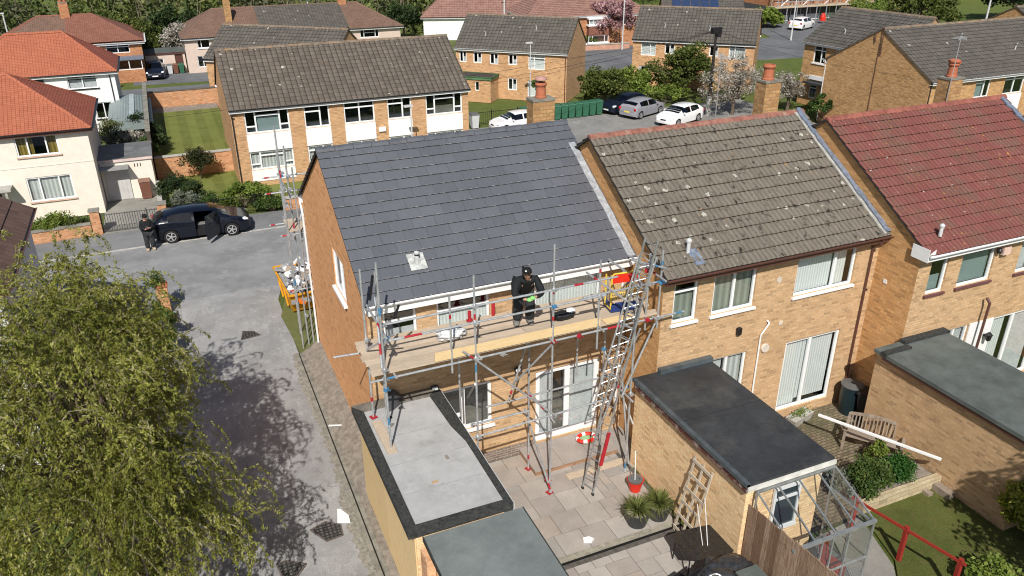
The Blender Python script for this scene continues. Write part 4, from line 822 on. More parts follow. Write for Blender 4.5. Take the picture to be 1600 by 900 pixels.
def person(label, loc, rz, J, glove=False, cap=True, scale=1.0, boots=None):
    """J: joint dict in metres, z up, facing -Y. one continuous body; clothes and cap are children"""
    t = thing('person', label, 'person', loc, rz); t.scale = (scale,)*3
    N = ['hip', 'belly', 'chest', 'neckb', 'neck', 'hd1', 'hd2', 'hd3']
    rad = dict(hip=.12, belly=.115, chest=.135, neckb=.07, neck=.052, hd1=.075, hd2=.092, hd3=.07)
    pts, ed, idx = [], [], {}
    def add(k, p, r): idx[k] = len(pts); pts.append((*p, r))
    for k in N: add(k, J[k], rad[k])
    for a, b in zip(N, N[1:]): ed.append((idx[a], idx[b]))
    for s in 'lr':
        for k, r in (('sh', .058), ('el', .042), ('wr', .029), ('pm', .036)): add(k+s, J[k+s], r)
        ed += [(idx['chest'], idx['sh'+s]), (idx['sh'+s], idx['el'+s]), (idx['el'+s], idx['wr'+s]), (idx['wr'+s], idx['pm'+s])]
        for k, r in (('th', .09), ('kn', .062), ('an', .042), ('to', .036)): add(k+s, J[k+s], r)
        ed += [(idx['hip'], idx['th'+s]), (idx['th'+s], idx['kn'+s]), (idx['kn'+s], idx['an'+s]), (idx['an'+s], idx['to'+s])]
        w, p = V(J['wr'+s]), V(J['pm'+s]); d = (p-w).normalized(); sd_ = d.cross(V((0, 0, 1)));
        if sd_.length < .2: sd_ = d.cross(V((0, 1, 0)))
        sd_.normalize(); cur = V((0, 0, -1)) if abs(d.z) < .8 else V((0, -1, 0))
        for f, ln in ((-.027, .05), (-.009, .062), (.009, .058), (.027, .045)):
            a = p+sd_*f+d*.02; b = a+d*ln*.6; c = b+(d*.5+cur*.6).normalized()*ln*.6
            i = len(pts); pts.append((*a, .011)); pts.append((*b, .0095)); pts.append((*c, .008)); ed += [(idx['pm'+s], i), (i, i+1), (i+1, i+2)]
        i = len(pts); a = w+(p-w)*.6+sd_*(-.035); b = a+(d-sd_*.5).normalized()*.045; pts.append((*a, .012)); pts.append((*b, .0095)); ed += [(idx['pm'+s], i), (i, i+1)]
    body = skin('body', pts, ed, SKINM, t, 1)
    # face details
    h = V(J['hd2']); f = V(J['face']).normalized(); r_ = f.cross(V((0, 0, 1))).normalized(); u_ = r_.cross(f)
    m = MB(); c = h+f*.088-u_*.012; m.poly([c+r_*.014-u_*.02, c-r_*.014-u_*.02, c+f*.022-u_*.018]); m.poly([c+r_*.014-u_*.02, c+f*.022-u_*.018, c+u_*.03]); m.poly([c-r_*.014-u_*.02, c+u_*.03, c+f*.022-u_*.018]); m.build('nose', SKINM, t)
    for s in (-1, 1):
        m = MB(); e = h+f*.086+r_*.032*s+u_*.02; m.rbox(e, (.022, .012, .009), math.atan2(f.x, -f.y)*-1); m.build('eye', BLK, t)
        m = MB(); m.lathe([(.004, -.02), (.016, 0), (.004, .02)], h+r_*.088*s-u_*.005, 6); m.build('ear', SKINM, t)
    m = MB(); m.rbox(h+f*.087-u_*.052, (.042, .01, .008), 0); m.build('mouth', plain('lips', (.35, .13, .1)), t)
    # jacket
    P_, E_, I = [], [], {}
    def a2(k, p, r): I[k] = len(P_); P_.append((*p, r))
    for k, r in (('hip', .185), ('belly', .185), ('chest', .205), ('neckb', .115)): a2(k, J[k], r)
    E_ += [(0, 1), (1, 2), (2, 3)]
    for s in 'lr':
        a2('sh'+s, J['sh'+s], .095); a2('el'+s, J['el'+s], .084); a2('wr'+s, V(J['el'+s]).lerp(V(J['wr'+s]), .95), .062); E_ += [(I['chest'], I['sh'+s]), (I['sh'+s], I['el'+s]), (I['el'+s], I['wr'+s])]
    skin('jacket', P_, E_, JKT, t, 2)
    P_, E_, I = [], [], {}
    a2('hip', J['hip'], .17)
    for s in 'lr':
        a2('th'+s, J['th'+s], .135); a2('kn'+s, J['kn'+s], .108); a2('an'+s, V(J['kn'+s]).lerp(V(J['an'+s]), 1.0), .095); E_ += [(0, I['th'+s]), (I['th'+s], I['kn'+s]), (I['kn'+s], I['an'+s])]
    skin('trousers', P_, E_, TRS, t, 2)
    for s in 'lr':
        a, b = V(J['an'+s]), V(J['to'+s]); skin('boot', [(*(a+V((0, .03, .06))), .085), (*(a+V((0, .03, -.02))), .085), (*(a.lerp(b, .55)+V((0, 0, .0))), .07), (*(b+V((0, -.03, .005))), .065)], [(0, 1), (1, 2), (2, 3)], boots or BOOT, t, 1)
    if glove:
        for s in 'lr': blob('glove', GLOVE, V(J['pm'+s])+V((0, -.01, 0)), (.06, .065, .045), 3, 2, .3, 4, 1, t)
    if cap:
        m = MB(); m.lathe([(.100, -.01), (.103, .02), (.092, .065), (.055, .10), (.012, .112)], (0, 0, 0), 16); m.prism([(-.07, -.06), (-.055, -.16), (0, -.185), (.055, -.16), (.07, -.06)], -.012, .0); m.box(-.018, -.106, .03, .018, -.098, .058, 1)
        o = m.build('cap', [CAPM, UPVC], t, smooth=True); rm = Matrix((-r_, -f, u_)).transposed().to_4x4(); o.matrix_local = Matrix.Translation(h+u_*.038) @ rm
        m = MB(); m.lathe([(.092, -.06), (.098, -.02), (.095, .02)], (0, .012, 0), 14); o = m.build('hair', HAIR, t, smooth=True); o.matrix_local = Matrix.Translation(h-f*.016+u_*.02) @ rm
    else: blob('hood', JKT, h+V((0, .028, .03)), (.115, .115, .13), 2, 3, .06, 2, 1, t)
    return t
J = dict(hip=(0, .12, .90), belly=(0, -.02, 1.03), chest=(0, -.26, 1.24), neckb=(0, -.36, 1.36), neck=(-.01, -.40, 1.41), hd1=(-.02, -.44, 1.47), hd2=(-.03, -.47, 1.54), hd3=(-.03, -.45, 1.61), face=(-.42, -.83, .12),
         shl=(.21, -.28, 1.30), ell=(.30, -.52, 1.08), wrl=(.12, -.68, 1.06), pml=(.05, -.72, 1.07), shr=(-.21, -.28, 1.30), elr=(-.32, -.50, 1.06), wrr=(-.12, -.70, 1.03), pmr=(-.03, -.74, 1.04),
         thl=(.11, .10, .86), knl=(.14, .0, .48), anl=(.15, .14, .09), tol=(.17, -.03, .03), thr=(-.11, .10, .86), knr=(-.14, .0, .48), anr=(-.16, .14, .09), tor=(-.19, -.03, .03))
person('roofer in black cap, black jacket and green gloves leaning on the scaffold rail', (7.10, 15.62, 4.73), R(-14), J, glove=True, scale=1.06, boots=plain('grey_boots', (.22, .21, .20), .8, .2, var=.3))
J2 = dict(hip=(0, 0, .95), belly=(0, -.01, 1.1), chest=(0, -.02, 1.34), neckb=(0, -.01, 1.48), neck=(0, -.02, 1.53), hd1=(0, -.04, 1.58), hd2=(0, -.06, 1.65), hd3=(0, -.06, 1.71), face=(.15, -1, -.35),
          shl=(.19, 0, 1.40), ell=(.25, -.06, 1.14), wrl=(.12, -.26, 1.16), pml=(.06, -.32, 1.20), shr=(-.19, 0, 1.40), elr=(-.25, -.05, 1.13), wrr=(-.08, -.25, 1.13), pmr=(0, -.31, 1.17),
          thl=(.10, 0, .88), knl=(.12, -.03, .50), anl=(.13, .02, .09), tol=(.16, -.12, .04), thr=(-.10, 0, .88), knr=(-.11, -.02, .50), anr=(-.12, .03, .09), tor=(-.14, -.12, .04))
person('person in black hooded top looking at a phone behind the black car', (-1.72, 36.95, 0.01), R(8), J2, cap=False, scale=.97)
b = MB(); b.rbox((-1.70, 36.62, 1.20), (.07, .012, .14), 0, 0, R(-40)); tag(b.build('mobile_phone', BLK), 'small phone held by the person behind the black car', 'phone')

# ================================================================ VEHICLES
CARGL = glassmat('car_glass', (.30, .34, .36)); TYRE = plain('tyre_rubber', (.02, .02, .02), .8, .2); ALLOY = plain('alloy_wheel', (.62, .63, .65), .3, .5, .6, var=.05)
def paint(name, c, r=.28):
    t = NT(name); t.fin(t.mix(t.ramp(t.noise(t.obj(), 3, 4), .3, .7), mul(c, .95), mul(c, 1.06)), r, .5); t.p.inputs['Coat Weight'].default_value = .35 if max(c) > .1 else .12; t.p.inputs['Coat Roughness'].default_value = .06; return t.mat
HL = plain('headlamp_lens', (.75, .78, .80), .1, .8, var=.03); TLM = plain('tail_lamp', (.55, .01, .015), .2, .6, var=.1); SEAT = plain('car_interior', (.018, .018, .02), .8, .2)
def car(label, loc, rz, col, sc=1, L_=4.3, W_=1.76, H_=1.42, group=None, opened=False, plate=None, name='parked_car', parts=True, hatch=True, wb=2.66):
    t = thing(name, label, 'car', loc, rz, group); t.scale = (sc,)*3; hl, hw = L_/2, W_/2; xr, xf = -wb/2-.05, wb/2-.05; wr = .315
    # stations along x: belt height, roof height, half width lower, half width roof
    S = [(-hl, .62, .62, .74, .70), (-hl+.06, .96, .99, .80, .66), (-hl+.26, 1.02, 1.13 if hatch else 1.02, .86, .62), (-hl+.56, 1.02, H_-.11 if hatch else 1.06, .88, .60), (-hl+.95, 1.01, H_-.04, .88, .60), (-hl+1.3, .97, H_, .88, .61), (-hl+1.75, .96, H_+.005, .88, .61), (-.15, .95, H_+.005, .88, .61), (.35, .94, H_-.03, .88, .60), (.75, .94, 1.21, .88, .62), (1.12, .935, 1.02, .875, .66), (1.30, .92, .945, .87, .68), (1.62, .86, .89, .86, .66), (hl-.28, .76, .80, .82, .62), (hl-.08, .62, .66, .72, .56), (hl, .50, .52, .62, .5)]
    xs = sorted({*[s[0] for s in S], -.39, -.28, .40, .74, .80, -hl+.75, *[xr+wr*1.13*math.cos(a) for a in np.linspace(0, math.pi, 9)], *[xf+wr*1.13*math.cos(a) for a in np.linspace(0, math.pi, 9)]})
    S = sorted(S)
    def at(x):
        for a, b in zip(S, S[1:]):
            if a[0] <= x <= b[0]+1e-6: f = (x-a[0])/(b[0]-a[0]+1e-9); return [a[k]+(b[k]-a[k])*f for k in range(1, 5)]
        return list(S[-1][1:])
    def low(x):
        z = .20
        for c in (xr, xf):
            d = abs(x-c)
            if d < wr*1.13: z = max(z, .31+math.sqrt(max(0, (wr*1.13)**2-d*d)))
        if x < -hl+.12 or x > hl-.15: z = max(z, .30)
        return z
    body, gl = MB(), MB(); k = W_/1.76; side = [[], []]
    pr = None; door = (-.28, .80)
    for x in xs:
        be, ro, w, wrf = at(x); z0 = low(x); w *= k; wrf *= k; zm = max(min(.55, be-.1), z0+.01)
        pts = [(w*.96, z0), (w*1.0, zm), (w*.985, max(be-.06, zm+.01)), (w*.95, be), (wrf*1.02+.02, be+(ro-be)*.86), (wrf*.92, ro-.01), (0, ro+.02)]
        cur = [x, pts]
        if pr:
            xa, pa = pr; xm = (x+xa)/2; glass_st = -hl+.75 < xm < .74; ws = .40 < xm < 1.10; rear = hatch and xm < -hl+.58 and xm > -hl+.26
            for sgn in (1, -1):
                for q in range(6):
                    A, B_, C_, D_ = (xa, pa[q][0]*sgn, pa[q][1]), (x, pts[q][0]*sgn, pts[q][1]), (x, pts[q+1][0]*sgn, pts[q+1][1]), (xa, pa[q+1][0]*sgn, pa[q+1][1])
                    f = [A, B_, C_, D_] if sgn < 0 else [D_, C_, B_, A]
                    if opened and sgn < 0 and door[0] < xm < door[1] and q in (0, 1, 2, 3) : continue
                    tgt, m_ = body, 0
                    pillar = any(abs(xm-p) < .06 for p in (-.33, ))
                    if q == 3 and glass_st and not pillar: tgt = gl
                    elif q in (4, 5) and ws and pa[6][1]-pts[6][1] > .02: tgt = gl
                    elif q in (4, 5) and rear: tgt = gl
                    tgt.poly(f, m_)
            if not parts: pass
        else:
            body.poly([(x, p[0], p[1]) for p in pts]+[(x, -p[0], p[1]) for p in reversed(pts[:-1])])
        pr = cur
    body.poly([(pr[0], -p[0], p[1]) for p in pr[1]]+[(pr[0], p[0], p[1]) for p in reversed(pr[1][:-1])])
    body.build('body', col, t, smooth=True, merge=.003); gl.build('window', CARGL, t, smooth=True, merge=.003)
    u = MB(); u.box(-hl+.15, -hw+.12, .18, hl-.2, hw-.12, .5); u.box(-hl+.3, -hw+.15, .5, 1.0, hw-.15, .8) if not opened else None
    if opened:
        for y in (-.38, .38): u.box(-.30, y-.24, .3, .25, y+.24, .62); u.rbox((-.38, y, .85), (.14, .46, .7), 0, 0, 0, R(-14))
        u.tube([(.62, -.38+.16*math.cos(a), .9+.16*math.sin(a)) for a in np.linspace(0, 6.28, 13)], .014, 5); u.box(.7, -.75, .6, 1.0, .75, .92)
    u.build('interior', SEAT if opened else BLK, t)
    if opened:
        pane = plain('seat_cloth', (.2, .2, .19)); u = MB(); u.box(-.2, -.52, .62, .2, -.2, .65); u.build('seat', pane, t)
        d = bpy.data.objects.new('door', None); d.name = 'door'
        m = MB(); m.box(-1.04, -.04, .24, 0, .04, .94); m.box(-1.02, -.03, 1.34, -.25, 0, 1.37); m.bar((-.25, -.015, 1.36), (0, -.015, .96), .03, .03); m.bar((-1.03, -.015, .94), (-1.0, -.015, 1.36), .03, .04); do = m.build('door', col, t); bpy.data.objects.remove(d)
        do.location = (.80, -hw+.04, 0); do.rotation_euler = (0, 0, R(54))
        m = MB(); m.poly([(-1.0, -.016, .95), (-.02, -.016, .95), (-.26, -.016, 1.34), (-.98, -.016, 1.34)]); g = m.build('pane', CARGL, do)
        m = MB(); m.box(-.95, .042, .3, -.1, .06, .8); m.build('door_lining', SEAT, do)
    for x in (xr, xf):
        for s in (-1, 1):
            m = MB(); y0 = s*(hw-.02); m.lathe([(.20, -.10), (wr, -.095), (wr, .095), (.21, .10)], (x, y0-s*.10, wr), 20, 0, 'y'); wh = m.build('wheel', TYRE, t)
            m = MB()
            for q in range(5):
                a = q*2*math.pi/5; m.bar((x, y0+s*.005, wr), (x+.2*math.cos(a), y0+s*.005, wr+.2*math.sin(a)), .05, .03, 0, (0, 1, 0))
            m.lathe([(.19, -.02), (.215, -.02), (.215, .02), (.19, .02), (.19, -.02)], (x, y0, wr), 20, 0, 'y', False); m.lathe([(.045, -.025), (.045, .025)], (x, y0, wr), 8, 0, 'y'); m.build('rim', ALLOY, wh)
            m = MB(); m.lathe([(.19, 0), (.19, .02)], (x, y0-s*.08, wr), 14, 0, 'y'); m.build('brake_disc', BLK, wh)
    for s in (-1, 1):
        m = MB(); m.poly([(hl-.30, s*.86*k*.97, .72), (hl-.10, s*.76*k, .68), (hl-.09, s*.56*k, .69), (hl-.24, s*.62*k, .80), (hl-.36, s*.80*k, .80)]); o = m.build('headlight', HL, t); o.location = (.015, s*.012, .012)
        m = MB(); m.rbox((-hl+.06, s*.70*k, .84), (.10, .26, .17), s*R(-22)*-1); m.build('tail_light', TLM, t)
        m = MB(); m.rbox((.68, s*(hw+.06), .99), (.10, .17, .11)); m.build('wing_mirror', col, t)
    m = MB(); m.rbox((-hl+.0, 0, .60), (.02, .52, .11)); m.build('number_plate', plain('rear_plate', (.7, .55, .08)), t); m = MB(); m.rbox((hl+.0, 0, .42), (.02, .52, .11)); m.build('number_plate', UPVC, t)
    m = MB(); m.rbox((hl-.03, 0, .56), (.06, .5, .12)); m.build('grille', BLK, t)
    return t
car('black hatchback with its driver door open, parked on the footway', (.62, 38.18, .015), R(-3.0), paint('gloss_black', (.004, .006, .014), .2), opened=True, H_=1.37)
WHT = paint('gloss_white', (.80, .80, .80)); SIL = paint('silver_grey', (.27, .27, .30)); NVY = paint('dark_navy', (.006, .009, .02))
CG = 'cars parked in the car park behind the terrace'
car('silver grey hatchback with red tail lights beside a row of bushes', (32.2, 49.9, .01), R(22), SIL, .90, group=CG)
car('dark navy car half hidden behind the silver hatchback', (31.6, 51.6, .01), R(197), NVY, .90, group=CG)
car('white car behind the old brown tiled ridge, near telegraph pole', (33.3, 46.8, .01), R(200), WHT, .90, group=CG)
car('white hatchback behind slate ridge, left of the chimney stack', (22.0, 50.0, .01), R(184), WHT, .84, group=CG)
car('dark car parked nose-on in the tarmac drive of the distant brick house', (-.28, 80.6, .02), R(-92), NVY, .92)
car('white and black car on the side street below the distant scaffolded building', (74.2, 80.3, .02), R(25), WHT, 1.0)

# ================================================================ BACKGROUND BUILDINGS
RENG2 = plain('pale_render', (.66, .68, .72), .85, .15, var=.04)
W4 = [(0, 1, .34)]
def flatwin(u0, u1, z0, z1, kind, c): 
    if kind == 4: return ('F', (u0, u1, z0, z1), dict(cols=(.24, .78), bars=((0, .24, .30), (.24, .78, .76), (.78, 1, .30)), curtain=c, fw=.075))
    if kind == 2: return ('F', (u0, u1, z0, z1), dict(cols=(.62,), bars=((0, .62, .72),), curtain=c, fw=.075))
    return ('F', (u0, u1, z0, z1), dict(cols=(.5,), bars=((0, 1, .72),), curtain=c, fw=.075))
fw_ = []
cols_ = [(0.67, 3.01, 4), (3.81, 5.21, 2), (6.0, 7.74, 3), (8.49, 9.92, 2), (10.77, 13.01, 4)]
cur_ = [(GREYB, .24, .78, 0, .8)], None, None, None, [(ROOMB, .24, .78, 0, .4)], None
for (a, b_, k), c in zip(cols_, cur_):
    fw_.append(flatwin(a, b_, 2.96, 4.18, k, c)); fw_.append(flatwin(a, b_, .95, 1.95, k, [(DRAPE, .0, 1, 0, 1)]))
A = house('flat_block', 'flats with white panels between brick piers and a speckled brown tiled roof', 'flats', 3.05, 44.3, 0, 13.4, 7.4, 4.45, 6.85, roofm=PANB, gut=GUTK, course=.30, ov=.2, vo=.08, rib=.30, amp=.02, lift=.02, wins=fw_)
mb = MB()
for a, b_, k in cols_:
    for z0, z1 in ((1.97, 2.94), (.30, .93)): mb = MB(); mb.box(a, -.03, z0, b_, -.002, z1); mb.build('white_panel', WPNL, A)
downpipe(A, [(.08, -.24, 4.1), (.06, -.06, 3.9), (.06, -.06, .1)], GUTK)
mb = MB(); mb.box(7.9, -.10, 2.35, 8.3, -.01, 2.60); mb.build('sign_box', WPNL, A)
B_ = house('flat_block', 'flats behind, brown tiled roof partly hidden by the white-panelled flats', 'flats', 3.3, 64, -40, 10.3, 5.6, 4.05, 6.0, roofm=PANC, gut=GUTK, ov=.2, rib=.3, wins=[('F', (.75, 1.15, 2.2, 3.6), dict(back=False)), ('F', (1.8, 2.9, 2.6, 3.6)), ('L', (2.2, 2.7, 1.0, 3.3), dict(back=False))])
def smallwin(u, z0, z1, w=.55): return ('F', (u-.06, u+w+.06, z0-.05, z1+.03), dict(cols=(.52,), fw=.075, back=True, sd=.04, curtain=[(CURT, .52, 1, 0, .5)]))
C_ = house('flat_block', 'buff brick flats with small paired windows and a green-edged porch roof', 'flats', 22.0, 61.8, -43, 9.2, 5.6, 3.95, 6.05, roofm=PANC, gut=UPVC, ov=.2, rib=.3, wins=[
    smallwin(.35, 2.75, 3.55, .5), smallwin(1.55, 2.75, 3.5, .6), smallwin(2.95, 2.72, 3.5, .6), smallwin(4.5, 2.75, 3.5, .62), ('F', (6.1, 7.45, 2.45, 3.6), dict(cols=(.35,), bars=((0, 1, .75),), curtain=[(BLIND, 0, 1, 0, 1)])), smallwin(4.45, .8, 1.65, .65), ('F', (6.05, 7.4, .35, 1.6), dict(cols=(.5,), curtain=[(BLIND, 0, 1, 0, 1)]))])
downpipe(C_, [(9.1, -.05, 3.8), (9.1, -.05, .1)], GUTB)
c, s = math.cos(R(-43)), math.sin(R(-43)); pc = lambda u, v: (22.0+u*c-v*s, 61.8+u*s+v*c)
pp = pc(.6, -1.75); flat_block('porch_extension', 'small brick porch with green-edged flat roof against the buff flats', 'porch', pp[0], pp[1], pp[0]+3.0, pp[1]+1.74, 1.95, BRB, FELTB, edge=.10, edgem=plain('green_trim', (.06, .13, .06)), rot=-43, fasc=plain('green_fascia', (.10, .20, .10)), wins=[('F', (1.7, 2.05, .9, 1.6), dict(fw=.05, back=False))])
D_ = house('flat_block', 'brick flats behind dense bushes and the telegraph pole', 'flats', 37.0, 59.5, -43, 9.9, 5.6, 4.0, 6.2, roofm=PANC, gut=GUTK, ov=.2, rib=.3, wins=[
    ('F', (.7, 1.95, 2.55, 3.65), dict(cols=(.62,), curtain=[(BLIND, 0, 1, 0, 1)])), smallwin(2.75, 2.8, 3.6, .7), smallwin(4.3, 2.7, 3.6, .7), smallwin(6.4, 2.8, 3.6, .6), ('F', (7.9, 9.2, 2.6, 3.75), dict(cols=(.36,), bars=((0, 1, .75),), curtain=[(DRAPE, 0, 1, 0, .8)])), ('F', (.6, 1.5, .6, 1.7), dict(cols=(.2,))), smallwin(6.1, .7, 1.6, .6)])
E_ = house('flat_block', 'dark-roofed brick flats with side to the street, behind the big gable wall', 'flats', 45.3, 48.4, -84, 7.8, 7, 4.75, 6.9, roofm=tiles('dark_concrete_tile', (.075, .07, .062), (.125, .115, .10), .30, .33, joint=.05, lichen=.1, streak=.3), wallm=BRD, gut=UPVC, ov=.2, rib=.3, wins=[
    ('F', (.95, 2.05, 3.2, 4.45), dict(cols=(.62,), bars=((0, 1, .74),), sill=UPVC)), ('F', (2.9, 4.0, 3.2, 4.4), dict(cols=(.5,))), ('F', (1.0, 1.7, .6, 1.6), dict(bars=((0, 1, .75),)))])
flat_block('porch_extension', 'small brick porch with narrow window on the dark-roofed flats', 'porch', 44.35, 47.0, 45.0, 44.5, 2.1, BRD, FELTB, rot=0, wins=[], sides='') if False else None
mb = MB(); mb.box(.9, -.7, 1.75, 3.4, -.01, 1.88); mb.build('canopy', FELTB, E_)
mb = MB(); mb.box(.9, -.12, 2.0, 2.4, -.01, 2.3); mb.build('window_strip', UPVC, E_)
F_ = house('flat_block', 'brick flats with a large blank gable wall and grey tiled roof', 'flats', 42.4, 34.4, 0, 32, 8.6, 4.45, 6.9, roofm=PANC, wallm=BRD, gut=UPVC, ov=.25, rib=.3, ridgem=RIDC, wins=[
    ('F', (1.4, 2.6, 3.0, 4.25), dict(cols=(.5,), curtain=[(CURT, 0, 1, 0, 1)])), ('F', (4.0, 5.3, 3.0, 4.25), dict(cols=(.6,), bars=((0, .6, .7),), curtain=[(GREYB, 0, .6, 0, 1)])), ('F', (6.6, 8.4, 3.0, 4.25), dict(cols=(.5,), bars=((0, 1, .72),))), ('F', (9.4, 11, 3.0, 4.25), dict(cols=(.5,)))])
for a, b_ in ((1.4, 2.6), (4.0, 5.3), (6.6, 8.4), (9.4, 11)): mb = MB(); mb.box(a, -.03, 1.9, b_, -.002, 2.98); mb.build('white_panel', WPNL, F_)
G_ = house('flat_block', 'brick flats with pointed gable at the top right corner', 'flats', 66, 43.4, 0, 15, 7.2, 4.4, 6.3, roofm=PANC, wallm=BRD, ov=.2)
for hb, pts_ in ((C_, ((2.2, .9), (6.2, 1.6))), (D_, ((2.4, .9), (6.1, .8))), (E_, ((2.6, 1.0),)), (F_, ((9.0, 1.6), (5.2, 2.8)))):
    for px_, py_ in pts_:
        zz = {C_: 3.95+py_*.75, D_: 4.0+py_*.785, E_: 4.75+py_*.614, F_: 4.45+py_*.57}[hb]; mb = MB(); mb.tube([(px_, py_, zz), (px_+.05, py_, zz+.28), (px_, py_-.1, zz+.42)], .035, 6); mb.build('vent_pipe', LGTP, hb)
mb = MB(); mb.tube([(-.03, 4.3, .6), (-.03, 4.3, 6.0)], .02, 5); mb.build('cable', GUTB, F_)
mb = MB(); mb.tube([(-.05, 4.1, 5.3), (-.12, 4.1, 7.1)], .03, 5); mb.tube([(-.05, 4.7, 6.0), (-.1, 4.7, 6.6)], .03, 5); mb.build('aerial_bracket', GUTB, F_)
downpipe(F_, [(-.05, 8.75, 4.3), (-.05, 8.6, 4.1), (-.05, 8.6, .1)], LGTP); downpipe(F_, [(.05, -.06, 4.3), (.05, -.06, .1)], GUTK)
# left side
L1 = house('detached_house', 'cream rendered house with bright orange tiled roof beside the footway', 'house', -14, 43.2, 0, 10.3, 6.6, 4.55, 6.6, 3.3, 3.2, wallm=REND, roofm=ROR, roofside=RORD, ridgem=ROR, edge=REDGE, gut=GUTK, course=.13, ov=.25, lift=.012, fascia=GUTB, wins=[
    ('F', (7.15, 8.95, 3.25, 4.2), dict(cols=(.28, .72), sill=SILLP, curtain=[(DRAPY, 0, .24, 0, 1), (DRAPY, .28, .4, 0, 1), (DRAPY, .74, 1, 0, 1)], inset=.03)), ('F', (7.2, 9.15, 1.0, 2.2), dict(cols=(.28, .72), sill=SILLP, curtain=[(DRAPE, 0, 1, 0, 1)], inset=.03)), ('F', (3.2, 5.4, 3.2, 4.2), dict(cols=(.3, .7), sill=SILLP)), ('F', (5.3, 6.1, .1, 1.7), dict(name='front_door', back=True))])
mb = MB(); mb.box(5.0, -.8, 1.86, 6.6, -.003, 1.98); mb.box(6.32, -.75, .03, 6.42, -.65, 1.86); mb.build('porch_canopy', CONC, L1)
mb = MB(); mb.box(0, -.018, 2.72, 10.28, -.002, 2.76); mb.build('string_course', REND, L1)
gl = flat_block('garage', 'cream rendered side garage with flat dark roof and double doors', 'garage', -3.66, 44.9, -1.18, 47.9, 2.28, REND, plain('grey_black_felt', (.15, .155, .16), .7, .3, var=.3, sc_=1.5), edge=0, fasc=plain('pink_fascia', (.62, .50, .47)), sides='FLR')
mb = MB(); mb.box(.12, -.05, .05, 1.28, -.004, 1.72); [mb.box(.15+.19*k, -.062, .08, .32+.19*k, -.051, 1.68) for k in range(6)]; mb.build('garage_door', plain('grey_door', (.52, .51, .50), .6, .3, var=.08), gl)
mb = MB(); [mb.box(1.62+.14*k, -.012, 1.72, 1.66+.14*k, -.002, 1.90) for k in range(3)]; mb.build('vent_slot', BLK, gl)
mb = MB(); mb.box(-.1, -.75, 1.84, 1.35, -.002, 1.9) ; mb.build('canopy', plain('canopy_grey', (.3, .3, .3)), gl)
L2 = house('detached_house', 'white rendered house with orange hipped roof behind the cream one', 'house', -12, 61, 0, 9.2, 6.0, 4.2, 6.35, 3, 2.8, wallm=RENW, roofm=ROR, roofside=RORD, ridgem=ROR, edge=REDGE, gut=GUTK, course=.14, ov=.25, lift=.012, wins=[
    ('F', (3.9, 5.0, 3.0, 3.85), dict(cols=(), bars=((0, 1, .65),), sill=BLK)), ('F', (6.3, 8.1, 3.0, 3.95), dict(cols=(.5,), bars=((0, 1, .72),), curtain=[(CURT, 0, 1, 0, .6)], sill=BLK)), ('F', (7.6, 8.7, .9, 2.0), dict(cols=(.5,), sill=BLK))])
downpipe(L2, [(8.9, -.06, 4.0), (8.9, -.06, .2)], GUTK)
L3 = house('semi_detached_house', 'semi-detached brick pair with dark red hipped roof and central chimney', 'house', -12.6, 80.2, 0, 11.6, 7.2, 3.4, 5.35, 3.6, 3.6, wallm=BRR, roofm=RBR, roofside=RRD, ridgem=RRD, gut=UPVC, course=.16, ov=.3, lift=.012, wins=[
    ('F', (8.7, 10.6, 2.35, 3.2), dict(cols=(.5,), bars=((0, 1, .6),))), ('F', (5.4, 7.4, 2.3, 3.3), dict(cols=(.3, .7)))])
mb = MB(); el, er = V((5.8, -.3, 3.38)), V((11.9, -.3, 3.38)); slope(mb, (5.8, -.34, 3.41), (11.9, -.34, 3.41), (5.8, 3.55, 5.40), (8.05, 3.55, 5.40), .16, .012); mb.build('red_roof_half', RRD, L3)
chimney(L3, 5.9, 3.4, 4.4, 6.4, .75, .55, mat=BRR, pots=((-.18, 0, .3), (.18, 0, .3)))
mb = MB(); mb.box(7.2, -1.5, 0, 11.5, -.02, 1.1); mb.build('bay_wall', BRR, L3); mb = MB(); mb.box(7.1, -1.6, 1.95, 11.6, -.02, 2.08); mb.build('bay_roof', LEAD, L3)
window(L3, (7.2, -1.5, 0), (1, 0, 0), (0, -1, 0), (0, 4.2, 1.1, 1.95), cols=(.25, .5, .75), back=False)
L4 = house('semi_detached_house', 'long brown-roofed terrace with pinkish walls and tall chimney, upper left', 'house', 2.6, 81, 0, 20.4, 7.4, 3.3, 5.2, 3.0, 3.4, wallm=RENP, roofm=RBR, ridgem=RBR, gut=GUTK, course=.16, ov=.3, lift=.012, wins=[
    ('F', (1.1, 2.2, 2.2, 2.95), dict(cols=(.3,), sill=UPVC)), ('F', (3.4, 4.5, 2.3, 3.0), dict(cols=(.5,))), ('F', (.9, 1.9, .5, 1.5), dict(cols=(.5,))), ('F', (16.3, 18.2, 2.2, 2.95), dict(cols=(.2, .8), bars=((.2, .8, .6),)))])
chimney(L4, 4.3, 1.9, 3.6, 6.2, .6, .55, mat=BRC, pots=((0, 0, .3),)); chimney(L4, 15.5, 3.6, 4.5, 6.0, .8, .5, mat=BRR, pots=((-.2, 0, .35), (.2, 0, .35)))
mb = MB(); slope(mb, (6.9, -.34, 3.31), (15.2, -.34, 3.31), (6.9, 3.7, 5.25), (15.2, 3.7, 5.25), .24, .02); mb.build('grey_roof_section', PANC, L4)
flat_block('outbuilding', 'low pinkish lean-to outbuilding with a brown door, beside wheelie bins', 'outbuilding', -.9, 82.0, 2.5, 85, 1.9, RENP, FELT3, edge=0, wins=[('F', (1.0, 1.5, .9, 1.35), dict(back=False)), ('F', (2.5, 3.2, .05, 1.65), dict(name='door', gl=GUTB, back=False, fm=GUTB))])
